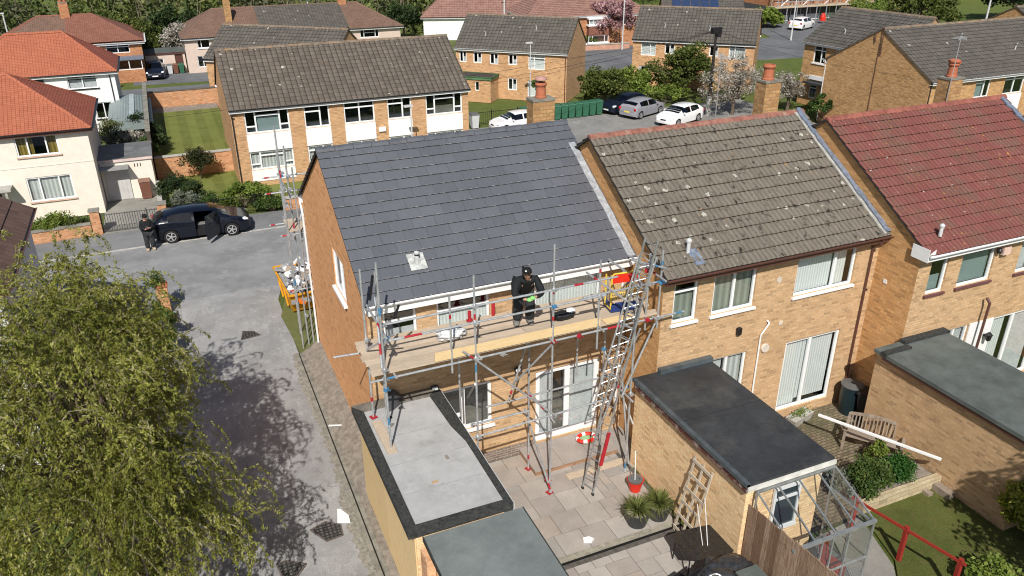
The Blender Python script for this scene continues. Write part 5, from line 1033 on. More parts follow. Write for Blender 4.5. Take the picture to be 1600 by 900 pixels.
L5 = house('semi_detached_house', 'white rendered house with hipped brown roof, top centre', 'house', 28.6, 91, -20, 16, 6, 2.75, 4.7, 2.5, 2.5, wallm=RENW, roofm=RPK, ridgem=RPK, gut=GUTK, course=.3, ov=.3)
chimney(L5, 7.5, 3, 4.0, 5.6, .8, .6, mat=BRR, pots=((0, 0, .3),))
L6 = house('semi_detached_house', 'pink-roofed brick semi-detached pair with bay windows behind the blossom tree', 'house', 36.4, 79.3, -6, 13.8, 7.5, 3.5, 5.6, 3, 3, wallm=BRR, roofm=RPK, ridgem=RPK, gut=UPVC, course=.3, ov=.3, wins=[('F', (1.8, 2.8, 2.3, 3.0), dict(cols=(.5,))), ('F', (4.4, 5.3, 2.3, 3.0)), ('F', (10.6, 12.4, 2.2, 3.1), dict(cols=(.3, .7)))])
mb = MB(); mb.box(6.6, -.7, 1.35, 8.9, -.02, 2.3); mb.build('bay_tile_hanging', RRD, L6); mb = MB(); mb.box(6.5, -.75, 2.3, 9.0, -.02, 2.45); mb.build('bay_sill', UPVC, L6); mb = MB(); mb.box(6.5, -.75, 3.0, 9.0, -.02, 3.15); mb.build('bay_head', UPVC, L6); mb = MB(); mb.box(6.5, -.75, .2, 9.0, -.02, .6); mb.build('bay_base', UPVC, L6)
window(L6, (6.6, -.7, 0), (1, 0, 0), (0, -1, 0), (0, 2.3, 2.45, 3.0), cols=(.2, .4, .6, .8), curtain=[(CURT, 0, 1, 0, 1)], back=False); window(L6, (6.6, -.7, 0), (1, 0, 0), (0, -1, 0), (0, 2.3, .6, 1.35), cols=(.2, .8), back=False)
L7 = house('terraced_house', 'distant dark-roofed terrace with solar panels at top edge', 'house', 56, 84, -30, 9.5, 6, 2.6, 4.2, roofm=PANC, wallm=BRR, ov=.3, wins=[('F', (1.5, 3, 1.6, 2.3)), ('F', (6, 8, 1.6, 2.3), dict(cols=(.5,)))])
for k in range(5):
    mb = MB(); mb.hexa([(1.2+1.1*k, .3, 2.83), (2.2+1.1*k, .3, 2.83), (2.2+1.1*k, 2.5, 4.0), (1.2+1.1*k, 2.5, 4.0), (1.2+1.1*k, .3, 2.88), (2.2+1.1*k, .3, 2.88), (2.2+1.1*k, 2.5, 4.05), (1.2+1.1*k, 2.5, 4.05)]); mb.build('solar_panel', plain('solar_blue', (.03, .05, .11), .2, .6) if k == 0 else bpy.data.materials['solar_blue'], L7)
L8 = house('semi_detached_house', 'distant cream rendered and red brick house at top edge', 'house', 73.6, 99.5, -42, 7.5, 6, 3.2, 5.0, 2, 2, wallm=REND, roofm=RBR, wins=[('F', (.8, 1.5, .9, 1.6), dict(sill=UPVC)), ('F', (2.6, 4, .9, 1.8), dict(cols=(.5,), sill=UPVC))])
mb = MB(); mb.box(4.8, -.3, 0, 7.4, -.01, 3.1); mb.build('red_brick_front', BRR, L8)
# distant scaffolded building
SC = thing('scaffolded_building', 'distant building wrapped in scaffolding at the top edge', 'building', (75.0, 87.0, 0), R(-2))
mb = MB(); mb.box(0, 0, 0, 17, 8, 1.9); mb.build('wall', plain('dark_shopfront', (.09, .085, .09)), SC); mb = MB(); mb.box(0, 0, 1.9, 17, 8, 8); mb.build('upper_wall', BRR, SC)  # one even dark tone for the ground storey
mb = MB(); [mb.box(.6+2.5*k, -.05, .05, 2.7+2.5*k, -.01, .75) for k in range(6)]; mb.build('shop_window', RENW, SC)
mb = MB()
for k in range(12): mb.tube([(-.5+1.6*k, -1.6, 0), (-.5+1.6*k, -1.6, 8)], .06, 5); mb.tube([(-.5+1.6*k, -.4, 0), (-.5+1.6*k, -.4, 8)], .05, 5)
for z in (2.6, 3.1, 4.2): mb.tube([(-1, -1.6, z), (18, -1.6, z)], .06, 5)
for k in range(5): mb.tube([(k*3.5, -1.6, 2.1), (k*3.5+3, -1.6, 4.4)], .05, 5)
mb.build('scaffold_tubes', GALV, SC)
mb = MB(); mb.box(-1, -1.7, 1.85, 18, -.3, 2.05); mb.box(-1, -1.7, 5.2, 18, -.3, 5.35); mb.build('scaffold_deck', BOARD, SC)
for i, (x, y, w, d, h, rot, wm, rm, lb) in enumerate(((120, 96, 22, 9, 5, 0, BRR, RBR, 'distant brick building at the top right behind the trees'), (96, 120, 26, 8, 5, -20, BRD, PANC, 'distant long roof beyond the scaffolded building'), (142, 84, 22, 9, 5, 0, BRD, PANC, 'distant dark building at the far right edge'))):
    house('distant_building', lb, 'building', x, y, rot, w, d, h, h+2.5, wallm=wm, roofm=rm)

# ---------------------------------------------------------------- garden walls, fences, gates, sheds
def lowwall(name, label, pts, h, th, mat, cope=None, ch=.06, z=0):
    t = thing(name, label, 'wall', (pts[0][0], pts[0][1], z)); b, c = MB(), MB(); o = V((pts[0][0], pts[0][1], 0))
    for p, q in zip(pts, pts[1:]):
        p, q = V((*p, 0))-o, V((*q, 0))-o; d = (q-p).normalized(); n_ = V((-d.y, d.x, 0))*th/2
        b.hexa([p-n_, q-n_, q+n_, p+n_, p-n_+V((0, 0, h)), q-n_+V((0, 0, h)), q+n_+V((0, 0, h)), p+n_+V((0, 0, h))]); n2 = n_*1.35; z0, z1 = V((0, 0, h+.002)), V((0, 0, h+ch))
        c.hexa([p-n2+z0, q-n2+z0, q+n2+z0, p+n2+z0, p-n2+z1, q-n2+z1, q+n2+z1, p+n2+z1])
    b.build('wall', mat, t); c.build('coping', cope or CONC, t); return t
lowwall('garden_wall', 'low brick front wall with planting behind, left of the iron gate', [(-10.5, 39.75), (-4.2, 40.1)], .55, .22, BRW, CONCD)
for i, (x, y) in enumerate(((-3.95, 40.15), (-1.02, 39.95))):
    t = thing('gate_pillar', ['brick gate pillar at left end of the iron gate', 'brick gate pillar behind the person with a phone'][i], 'pillar', (x, y, 0)); b = MB(); b.box(-.2, -.2, 0, .2, .2, 1.15); b.build('shaft', BRW, t); b = MB(); b.box(-.24, -.24, 1.152, .24, .24, 1.22); b.build('cap', CONCD, t)
def railings(name, label, cat, p, q, h, mat, step=.12, rails=(.12, .95), posts=2.0, r=.008, z=0):
    t = thing(name, label, cat, (p[0], p[1], z)); d = V((q[0]-p[0], q[1]-p[1], 0)); Ln = d.length; d.normalize(); b = MB()
    for f in rails: b.bar(V((0, 0, h*f)), d*Ln+V((0, 0, h*f)), .03, .03)
    b.build('rail', mat, t); b = MB(); n_ = int(Ln/step)
    for k in range(n_): b.tube([d*(k+.5)*step+V((0, 0, .05)), d*(k+.5)*step+V((0, 0, h))], r, 4)
    b.build('bars', mat, t)
    for k in range(int(Ln/posts)+1): b = MB(); b.bar(d*k*posts, d*k*posts+V((0, 0, h*1.08)), .05, .05); b.build('post', mat, t)
    return t
railings('iron_gate', 'black iron driveway gate between two brick pillars', 'gate', (-3.72, 40.1), (-1.25, 39.98), .95, plain('grey_iron', (.08, .08, .08), .5, .4), step=.11, r=.012)
railings('railings', 'black railings along front lawn of the white-panelled flats', 'railings', (1.3, 40.15), (8.5, 40.15), .95, IRON)
railings('railings', 'black railings behind the green wheelie bins and parked cars', 'railings', (19.0, 51.9), (44, 51.9), .95, IRON, step=.16)
lowwall('garden_wall', 'small brick wall stub on footway by the far scaffold', [(4.7, 39.9), (6.6, 39.9)], .6, .25, BRW, CONC)
lowwall('garden_wall', 'brick wall holding up the raised lawn behind the dark red shrub', [(-1.1, 48.05), (3.35, 48.05)], 1.22, .24, BRW, CONC)
lowwall('garden_wall', 'sunlit brick wall at far end of the raised lawn', [(-1.1, 63.0), (4.2, 63.0)], 2.0, .24, BRW, plain('dark_coping', (.12, .11, .10)))
lowwall('garden_wall', 'pale stone block wall half covered by climbers behind the cream garage', [(-3.4, 50.6), (-1.3, 50.6)], 1.5, .3, BRS, CONCD)
lowwall('garden_wall', 'ivy-topped side wall casting dark shade onto the raised lawn', [(-1.15, 48.1), (-1.1, 62.8)], 2.75, .2, plain('dark_fence', (.08, .07, .055), .9, .1, var=.3), CONCD)
lowwall('garden_wall', 'low wall and grey fence in front of the distant brick pair', [(-8, 76.6), (-3.3, 76.9)], .8, .2, plain('grey_fence', (.2, .2, .21)), CONC)
lowwall('garden_wall', 'low pink wall below the blossom tree', [(38.5, 77.6), (47, 76.4)], .55, .3, plain('pink_wall', (.5, .28, .2)), CONC)
lowwall('driveway_wall', 'low grey wall between cream house drive and the clipped hedge', [(-1.06, 40.3), (-1.1, 45)], .75, .16, CONCD, CONC)
t = thing('shed', 'large shed with curved grey-green metal roof behind the cream house', 'shed', (-3.3, 54.5, 0)); b = MB(); b.box(0, 0, 0, 2.25, 7.2, 1.75); b.build('wall', plain('dark_shed', (.05, .06, .05)), t)
b = MB(); pr = None
for k in range(17): f = k/16; x = -.2+2.65*f; z = 1.8+.55*math.sin(math.pi*(.12+.76*f))+(.02 if k % 2 else 0); c_ = (x, z); 
def arch(b, y0, y1, dz=0):
    P = [(-.2+2.65*k/32, 1.55+.62*math.sin(math.pi*(.14+.72*k/32))+(.018 if k % 2 else 0)+dz) for k in range(33)]
    for p, q in zip(P, P[1:]): b.poly([(p[0], y0, p[1]), (q[0], y0, q[1]), (q[0], y1, q[1]), (p[0], y1, p[1])])
    b.poly([(p[0], y0, p[1]) for p in P]+[(2.45, y0, 1.5), (-.2, y0, 1.5)])
arch(b, -.3, 7.5); b.build('metal_roof', plain('grey_green_metal', (.22, .27, .27), .5, .4, var=.1), t)
b = MB(); b.box(1.12, -.31, 2.16, 1.42, 7.51, 2.215); b.build('ridge_strip', plain('pale_ridge', (.35, .41, .42)), t)
# left boundary fence by the willow
t = thing('timber_fence', 'tall dark timber fence under the willow beside the lane', 'fence', (-2.2, 9, 0)); b = MB()
for k in range(52): b.box(-.012, k*.16, .05, .012, k*.16+.15, 1.85+.01*(k % 3))
b.build('boards', plain('dark_fence_board', (.05, .04, .032), .9, .1, var=.3), t)
for k in range(5): b = MB(); b.box(-.06, k*2.05-.05, 0, .05, k*2.05+.05, 1.95); b.build('post', CONC, t)
house('neighbour_house', 'grey-white rendered house with brown flecked tiled roof cut off by the left edge', 'house', -4.62, 21.5, 90, 6.25, 8, 5.55, 8.0, wallm=RENG2, roofm=RDK, ridgem=RDK, gut=GUTB, course=.62, ov=.22, vo=.12, rib=None, lift=.03, fascia=GUTB, group=None)

# ================================================================ VEGETATION
def leaf_obj(name, C, size, mat, seed, parent=None, asp=.5, up=.3, dirs=None):
    rg = np.random.default_rng(seed); C = np.asarray(C, float); n = len(C)
    N = rg.normal(size=(n, 3)); N[:, 2] = np.abs(N[:, 2])+up; N /= np.linalg.norm(N, axis=1)[:, None]
    A = rg.normal(size=(n, 3)) if dirs is None else np.asarray(dirs)+rg.normal(size=(n, 3))*.35
    A -= N*(A*N).sum(1)[:, None]; A /= np.linalg.norm(A, axis=1)[:, None]+1e-9; B = np.cross(N, A)
    s = (size*rg.uniform(.6, 1.35, n))[:, None]; A = A*s*.5; B = B*s*.5*asp
    Vt = np.stack([C-A, C-A*.1-B, C+A, C-A*.1+B], 1).reshape(-1, 3)
    me = bpy.data.meshes.new(name); me.vertices.add(4*n); me.vertices.foreach_set('co', Vt.ravel()); me.loops.add(4*n); me.loops.foreach_set('vertex_index', np.arange(4*n, dtype=np.int32))
    me.polygons.add(n); me.polygons.foreach_set('loop_start', np.arange(0, 4*n, 4, dtype=np.int32)); me.polygons.foreach_set('loop_total', np.full(n, 4, dtype=np.int32)); me.update(calc_edges=True)
    me.materials.append(mat); o = bpy.data.objects.new(name, me); COL.objects.link(o)
    if parent: o.parent = parent
    return o
def clumps(rg, r, nc, nl, cr, shell=.55, low=-.6, seedc=None):
    """leaf positions: nc clumps inside an ellipsoid of radii r, nl leaves each, hollow-ish clumps"""
    d = rg.normal(size=(nc, 3)); d /= np.linalg.norm(d, axis=1)[:, None]; d[:, 2] = np.where(d[:, 2] < low, -d[:, 2]*.5, d[:, 2])
    c = d*(shell+(1-shell)*rg.random((nc, 1))**.6)*np.array(r)*rg.uniform(.82, 1.1, (nc, 1)); k = rg.normal(size=(nc, nl, 3)); k /= np.linalg.norm(k, axis=2)[:, :, None]
    k *= (rg.random((nc, nl, 1))**.45)*cr*rg.uniform(.6, 1.3, (nc, 1, 1)); k[:, :, 2] *= .75
    return (c[:, None, :]+k).reshape(-1, 3), c
G1 = leafmat('hedge_leaf', (.07, .13, .028), (.15, .22, .05), (.2, .2, .05)); G2 = leafmat('bright_leaf', (.18, .26, .04), (.33, .42, .09), (.4, .4, .11))
G3 = leafmat('dark_leaf', (.04, .075, .024), (.085, .13, .038), (.12, .14, .05)); G4 = leafmat('bush_leaf', (.10, .14, .028), (.20, .24, .055), (.28, .25, .09)); GR = leafmat('bronze_leaf', (.05, .07, .02), (.12, .08, .035), (.25, .08, .05))
GY = leafmat('yellow_leaf', (.32, .34, .04), (.50, .48, .07), (.6, .55, .15)); GW = leafmat('white_blossom', (.50, .46, .40), (.72, .68, .62), (.16, .2, .06), .3); GP = leafmat('pink_blossom', (.62, .36, .38), (.78, .54, .56), (.3, .25, .15), .4); GG = leafmat('grey_leaf', (.2, .23, .17), (.32, .34, .27))
TWG = leafmat('bare_twig', (.22, .18, .13), (.36, .31, .24), None, 0)
WIL = leafmat('willow_leaf', (.25, .28, .045), (.50, .48, .12), (.64, .58, .32), .42)
def bush(name, label, cat, x, y, r, mat, n=1500, size=.10, z=0, seed=1, cr=.28, nc=None, group=None, stem=True, low=-.4, asp=.6, core=True, shell=.6):
    rg = np.random.default_rng(seed+100); t = thing(name, label, cat, (x, y, z), 0, group); nc = nc or max(10, int(18*r[0]*r[1]+14)); n = int(n*1.9); size = size*1.22; P, c = clumps(rg, r, nc, max(4, n//nc), cr, shell, low); P[:, 2] += r[2]*.95; P[:, 2] = np.maximum(P[:, 2], .03)
    leaf_obj('foliage', P, size, mat, seed, t, asp)
    b = MB()
    for q in c[:12]: b.tube([(0, 0, 0), (q[0]*.3, q[1]*.3, r[2]*.5), (q[0]*.85, q[1]*.85, r[2]*.95+q[2]*.8)], [.03, .02, .008], 5)
    b.build('stem', TRUNK, t)
    return t
def tree(name, label, x, y, h, r, mat, n=4000, size=.14, seed=1, cr=.5, trunk=.14, nc=40, cz=None, group=None, twigs=0, z=0, cat='tree', shell=.35, low=-.7):
    rg = np.random.default_rng(seed+50); t = thing(name, label, cat, (x, y, z), 0, group); cz = cz or h-r[2]; n = int(n*1.7); size = size*(1.15 if mat not in (GW, GP) else 1.0); P, c = clumps(rg, r, nc, n//nc, cr, shell, low); P[:, 2] += cz; P[:, 2] = np.maximum(P[:, 2], .1); leaf_obj('crown', P, size, mat, seed, t, .6)
    b = MB(); b.tube([(0, 0, -.1), (.05, .03, h*.25), (0, .05, cz*.9)], [trunk, trunk*.8, trunk*.55], 8)
    for q in c[:26]:
        m_ = (q[0]*.35+rg.normal()*.1, q[1]*.35+rg.normal()*.1, cz*.75+(q[2])*.35); b.tube([(0, 0, cz*.5), m_, (q[0], q[1], cz+q[2])], [trunk*.45, trunk*.28, .012], 5)
    for k in range(twigs):
        q = c[k % len(c)]; p = V((q[0], q[1], cz+q[2])); d = V(rg.normal(size=3)).normalized(); b.tube([p-d*.15, p+d*cr*.6, p+d*cr*1.3+V((0, 0, .1))], [.015, .01, .005], 3, 1, caps=False)
    b.build('trunk', [TRUNK, TWG], t)
    return t
# ---- big contorted willow in the left foreground
wt = thing('willow_tree', 'big contorted willow with yellow-green leaves filling the left foreground', 'tree', (-2.9, 14.6, 0)); rg = np.random.default_rng(5)
cc, rr = np.array((.0, 1.25, 4.15)), np.array((2.05, 5.1, 3.55)); boughs = []
for q in ((2.1, -1.2, 3.2), (2.45, -1.0, 3.3), (1.9, -1.7, 3.1), (2.5, -1.5, 3.0), (1.7, -.9, 3.6), (1.5, -1.9, 2.9), (2.2, -.4, 3.3)): boughs.append(np.array(q))
while len(boughs) < 205:
    d = rg.normal(size=3); d /= np.linalg.norm(d); 
    if d[2] < -.45: continue
    f = .35+.65*rg.random()**.45; p = cc+d*rr*f*rg.uniform(.88, 1.07); 
    if p[2] > 1.2 and not (p[0] > -.5 and p[1] < -1.7 and p[2] < 3.7) and not (p[1] < -2.4 and p[0] > -1.3) and not (p[0] > .9 and p[1] > .5 and p[2] < 3.2): boughs.append(p)
TW, LV, LD = MB(), [], []
for bi, bp in enumerate(boughs):
    ns = int(rg.integers(11, 19)); br = rg.uniform(.35, .75)
    for s in range(ns):
        p = bp+rg.normal(size=3)*br*np.array((.62, .62, .45)); out = (p-cc)/rr; out[2] = max(0, out[2]); d = out/ (np.linalg.norm(out)+1e-6)*.7+rg.normal(size=3)*.5+np.array((0, 0, .3)); d /= np.linalg.norm(d)
        path = [p.copy()]; L_ = rg.uniform(.55, 1.25); st = 9; ph = rg.random()*6.28; cv = rg.normal(size=3)
        for k in range(st):
            d = d*.72+np.array((.20*math.sin(ph+k*1.9), .20*math.cos(ph+k*1.6), -.13-.035*k))+rg.normal(size=3)*.12; d /= np.linalg.norm(d); p = p+d*L_/st; path.append(p.copy())
            m_ = int(rg.integers(6, 11))
            for q in range(m_): LV.append(p-d*L_/st*rg.random()+rg.normal(size=3)*.022); LD.append(d*.6+np.array((0, 0, -.5)))
        if (s % 3) == 0: TW.tube(path[::2], [.011, .009, .008, .007, .005], 3, caps=False)
leaf_obj('leaves', LV, .074, WIL, 9, wt, .36, .2, LD)
TW.build('twigs', TWG, wt)
b = MB(); b.tube([(0, 0, -.1), (.08, .05, 1.0), (.15, .1, 1.9)], [.26, .21, .2], 12)
for k in range(8):
    idx = [i for i in range(k, len(boughs), 8)]; q = np.mean([boughs[i] for i in idx], 0)*.5+cc*.2+boughs[idx[0]]*.3; hub = (q[0]*.6+.1, q[1]*.6+.05, 2.0+q[2]*.28)
    b.tube([(.15, .1, 1.75), ((.15+hub[0])/2+.12*math.sin(k), (.1+hub[1])/2, (1.9+hub[2])/2+.1), hub], [.10, .07, .045], 8)
    for i in idx: bq = boughs[i]; b.tube([hub, ((hub[0]+bq[0])/2+rg.normal()*.15, (hub[1]+bq[1])/2+rg.normal()*.15, (hub[2]+bq[2])/2+.2), tuple(bq)], [.028, .018, .008], 5, caps=False)
b.build('trunk', TRUNK, wt)

# ---- hedges and shrubs round the house opposite
HG = 'shrubs along the front of the white-panelled flats'
bush('clipped_bush', 'large round clipped dark bush behind the black car', 'bush', -.15, 42.6, (1.15, 1.0, .85), G3, 4200, .075, seed=3, cr=.3, nc=50)
bush('shrub', 'grey-green loose shrub in front of the round clipped bush', 'bush', .0, 41.3, (.85, .6, .6), GG, 1500, .085, seed=4, group=HG)
bush('shrub', 'low green hedge shrub between grey shrub and bright laurel', 'bush', 1.35, 41.2, (.75, .55, .45), G1, 1400, .08, seed=5, group=HG)
bush('shrub', 'bright green laurel above the bonnet of the black car', 'bush', 2.75, 40.9, (.95, .7, .75), G2, 2200, .11, seed=6, group=HG)
bush('shrub', 'bright green laurel at right end beside the railings', 'bush', 3.65, 41.3, (.6, .6, .6), G2, 1300, .11, seed=7, group=HG)
bush('shrub', 'dark ivy-like shrub growing through the railings', 'bush', 4.1, 40.0, (.95, .35, .35), G1, 1300, .08, seed=8, group=HG)
tree('red_leaf_shrub', 'dark red and green shrub with bare lower stems against the brick wall', 1.15, 47.0, 1.75, (1.0, .7, .55), GR, 1800, .10, seed=9, cr=.3, trunk=.04, nc=40, twigs=60, cat='bush')
bush('shrub', 'yellow-green flowering shrub in the planted bed of the cream house', 'bush', -5.9, 40.5, (.85, .45, .42), G2, 1500, .09, seed=10, z=.25); bush('shrub', 'smaller olive shrub in the middle of the planted bed', 'bush', -5.05, 40.5, (.4, .35, .28), G4, 600, .08, seed=11, z=.25); bush('shrub', 'small dark green mound near the gate pillar', 'bush', -4.6, 41.0, (.35, .3, .3), G3, 600, .07, seed=12)
for i, (x, y, c) in enumerate(((-4.45, 40.45, (.35, .22, .15)), (-4.2, 40.6, (.6, .6, .6)), (-4.1, 40.35, (.12, .12, .14)))): tag(blob('garden_stone', plain('stone%d' % i, c), (x, y, .15), (.16, .13, .12), i+2, 2, .3), ['brown rounded stone in the bed by the gate', 'white stone in the bed by the gate', 'dark stone nearest the gate pillar'][i], 'stone')
bush('clipped_bush', 'small domed bush behind cream garage by the stone wall', 'bush', -1.5, 50.2, (.5, .5, .55), G1, 1300, .07, seed=13, z=.4)
bush('climber', 'white-flowered climber hanging over the shed end of the stone wall', 'climber', -2.6, 52.2, (1.3, .6, .45), GW, 1200, .09, seed=14, z=1.1); bush('shrub', 'pale grey lavender-like shrub beside the cream house wall', 'bush', -3.1, 49.2, (.7, .6, .45), GG, 1200, .08, seed=15, z=.5)
tree('small_tree', 'twiggy small tree between cream house and the curved-roof shed', -3.3, 52.6, 2.9, (.85, .8, 1.0), G4, 1100, .09, seed=16, cr=.35, trunk=.06, twigs=80)
bush('ivy', 'dark ivy mass shading the edge of raised lawn', 'climber', -.85, 51.0, (.35, 2.6, .8), G3, 2200, .09, seed=17, z=.9); bush('ivy', 'ivy creeping over the garage end of the side wall', 'climber', -1.3, 48.6, (.3, .5, .7), G1, 700, .09, seed=18, z=1.0)
bush('shrub', 'two sprigs growing over the edge of curved metal roof', 'bush', -1.7, 54.3, (.5, .25, .3), G3, 260, .1, seed=19, z=1.9)
# ---- bushes and trees behind the terrace
BG = 'bushes between the flats and car park'
tree('large_bush', 'broad dark green bush left of the big rounded one, below the buff gable', 31.4, 54.2, 2.9, (2.1, 1.8, 1.45), G4, 4200, .17, seed=21, cr=.5, nc=60, group=BG, cat='bush', cz=1.4); tree('large_bush', 'bright olive bush in the middle of the row by the road gap', 34.4, 54.5, 2.6, (1.9, 1.6, 1.35), G2, 3400, .17, seed=22, cr=.5, nc=55, group=BG, cat='bush', cz=1.25)
tree('large_bush', 'tallest rounded bush in front of brick flats, left of telegraph pole', 38.6, 54.0, 4.3, (3.0, 2.3, 2.15), G4, 7500, .17, seed=23, cr=.55, nc=90, group=BG, cat='bush', cz=2.15)
bush('hedge', 'low bright hedge behind the railings and parked silver car', 'hedge', 35.8, 52.4, (2.6, .6, .7), G2, 2600, .14, seed=24, group=BG)
bush('hedge', 'low green hedge strip right of the parked cars', 'hedge', 40.8, 51.2, (1.6, .6, .45), G2, 1300, .14, seed=29, group=BG)
tree('blossom_tree', 'sprawling tree with pale white blossom right of the telegraph pole', 38.2, 47.2, 4.2, (2.9, 2.0, 1.9), GW, 4200, .12, seed=25, cr=.55, nc=80, twigs=420, cz=2.2)
tree('blossom_tree', 'small white-blossomed bush in front of middle terracotta chimney', 42.8, 46.6, 3.1, (1.7, 1.2, 1.3), GW, 1400, .12, seed=26, cr=.4, nc=40, twigs=160, cz=1.7); bush('shrub', 'green shrub with white flecks between middle chimney and gable wall', 'bush', 42.5, 42.5, (1.4, 1.0, 1.1), G1, 2200, .12, seed=27); bush('shrub', 'small shrub beside white sheet at foot of the big gable', 'bush', 40.5, 36.6, (.8, .7, .8), G1, 900, .12, seed=28)
tree('cherry_tree', 'round pink blossom cherry tree in front of the distant red brick pair', 46.0, 78.6, 4.6, (2.7, 2.1, 1.9), GP, 7000, .24, seed=30, cr=.6, nc=60, cz=3.0); bush('shrub', 'yellow-green shrub left of the pink cherry', 'bush', 43.0, 78.6, (1.2, .8, .7), G2, 900, .18, seed=31)
tree('young_tree', 'small round-headed tree behind the left chimney pot', 25.6, 53.8, 2.6, (.55, .5, .6), G1, 700, .12, seed=32, cr=.25, trunk=.05, nc=16)
bush('hedge', 'yellow-green hedge beside the distant scaffolded building', 'hedge', 70.8, 83.2, (2.2, 1.6, 1.1), G2, 3000, .3, seed=33, cr=.6); tree('dark_tree', 'large dark tree behind the grey flats roofs at top right', 104, 74, 7.2, (6.5, 4, 3.2), G3, 4200, .4, seed=34, cr=1.1, nc=60)
tree('tree', 'light green tree at the top edge left of the dark tree', 84, 72, 5.2, (7.0, 3, 2.5), G4, 6000, .32, seed=35, cr=.9, nc=80); tree('tree', 'pale twiggy tree at the top edge right of scaffolded building', 74.5, 70.5, 4.4, (3.4, 2.4, 2.0), G2, 3000, .28, seed=39, cr=.8, nc=50, twigs=100)
for i, (x, y, h, r, m_, lb) in enumerate(((-1.5, 87.5, 4.6, (3.2, 2.6, 2.2), G4, 'rounded mid-green tree behind the parked dark car'), (2.3, 85.9, 3.8, (1.6, 1.4, 1.5), GW, 'white-blossomed tree beside the pinkish terrace'), (-5.0, 90, 5.6, (4.2, 3, 2.8), G4, 'grey-green tree crown behind the brick semi-detached pair'), (2.0, 90, 5.2, (3.0, 2.4, 2.4), G3, 'darker tree behind the white-blossomed one'), (26.5, 92.0, 4.2, (2.0, 2, 1.6), G3, 'dark tree beside the white rendered house')), 40):
    tree('tree', lb, x, y, h, r, m_, 3600, .22, seed=i, cr=.7, nc=60)
# distant wood: one mass
rg = np.random.default_rng(77); PW = {0: [], 1: [], 2: []}
for k in range(330):
    x = rg.uniform(-40, 120); y = rg.uniform(95, 122) if x < 52 else rg.uniform(108, 150); h = rg.uniform(3.5, 8.5); r = rg.uniform(2.0, 4.0); c = rg.normal(size=(170, 3)); c /= np.linalg.norm(c, axis=1)[:, None]; c = c*(.5+.5*rg.random((170, 1)))*[r, r, h*.5]+[x, y, h*.52]; PW[k % 3].append(c[c[:, 2] > 0])
wd = thing('woodland', 'dense spring woodland on the rising ground beyond the houses', 'woodland', (0, 0, 0)); wd['kind'] = 'stuff'
for k, m_ in ((0, leafmat('wood_leaf_a', (.085, .12, .035), (.17, .21, .06), (.30, .26, .14))), (1, leafmat('wood_leaf_b', (.14, .18, .04), (.25, .29, .085), (.36, .33, .17))), (2, leafmat('wood_leaf_c', (.12, .125, .06), (.22, .22, .11), (.34, .3, .2)))): leaf_obj('crowns', np.concatenate(PW[k]), .55, m_, k, wd, .7)
b = MB()
for k in range(120):
    x = rg.uniform(-40, 60); y = rg.uniform(93, 112); h = rg.uniform(3, 7); b.tube([(x, y, 0), (x+rg.normal()*.3, y, h*.6), (x+rg.normal()*.6, y, h)], [.07, .05, .02], 4, caps=False)
b.build('trunks', TWG, wd)

# ---- right-hand garden
sheet('garden_paving', [(12.45, 10.9), (17.1, 10.9), (17.1, 13.69), (17.97, 13.72), (17.97, 15.08), (12.45, 15.08)], .02, brick('old_paving', (.17, .125, .09), (.25, .19, .14), (.08, .085, .045), .21, .105, ms=.014, patch=(.09, .10, .05)), .05)
sheet('back_lawn', [(12.2, 4), (19, 4), (19, 9.1), (17.1, 9.1), (17.1, 10.95), (14.4, 10.95), (13.9, 9.4), (12.9, 8.2)], .03, LAWN2, .05)
sheet('garden_path', [(10.3, 4), (12.3, 4), (12.9, 8.2), (13.75, 9.3), (14.3, 10.9), (10.3, 10.5)], .012, asphalt('path_concrete', (.26, .25, .23), crack=.5), .04)
t = thing('raised_bed', 'raised planting bed edged by a pale stone block wall above the lawn', 'bed', (14.45, 10.98, 0)); b = MB(); b.box(-.05, -.08, 0, 2.65, .10, .34); b.build('stone_edge', brick('bed_stone', (.42, .34, .22), (.52, .44, .3), (.36, .3, .2), .3, .14, patch=(.3, .26, .16)), t); b = MB(); b.box(0, .1, .0, 2.6, 1.2, .26); b.build('soil', DIRT, t)
b = MB(); b.box(16.80, 10.4, .02, 17.02, 13.3, .22); b.box(16.45, 10.7, .02, 16.62, 13.2, .12); tag(b.build('timber_sleeper', WOODG), 'weathered timber sleepers lying along the foot of the brick extension', 'timber')
bush('shrub', 'large leafy green bush behind pale stone edging of the bed', 'bush', 15.05, 11.45, (.60, .50, .42), G1, 3000, .065, seed=51, z=.2, cr=.22, nc=40); bush('shrub', 'bright green compact bush right of the large leafy one', 'bush', 16.2, 11.5, (.46, .36, .30), leafmat('vivid_leaf', (.04, .13, .02), (.09, .2, .04)), 2000, .06, seed=52, z=.2, cr=.18, nc=36)
bush('shrub', 'grey-leaved plant at left end of the raised bed', 'bush', 14.35, 11.75, (.30, .45, .35), GG, 1100, .06, seed=53, z=.15, cr=.18); bush('shrub', 'yellow-green sprig growing in front of the bench', 'bush', 16.2, 12.25, (.24, .22, .30), G2, 450, .07, seed=54, z=.2, cr=.14)
bush('forsythia', 'rounded yellow-leaved shrub glowing in the sun at right edge', 'bush', 17.15, 8.65, (.62, .62, .66), GY, 4200, .085, seed=55, z=.5, cr=.24, nc=60)
bush('shrub', 'dark shrub beneath the yellow-leaved one', 'bush', 17.6, 8.2, (.7, .5, .5), G3, 1300, .08, seed=56); bush('shrub', 'variegated shrub under the end of the red rail', 'bush', 15.0, 7.85, (.75, .42, .4), G2, 900, .09, seed=57)
tree('tree', 'leafy tree outside the lower right edge that shades the lawn', 15.9, 5.6, 5.2, (1.9, 1.1, 1.7), G4, 3400, .12, seed=58, cr=.4, nc=60, trunk=.12)
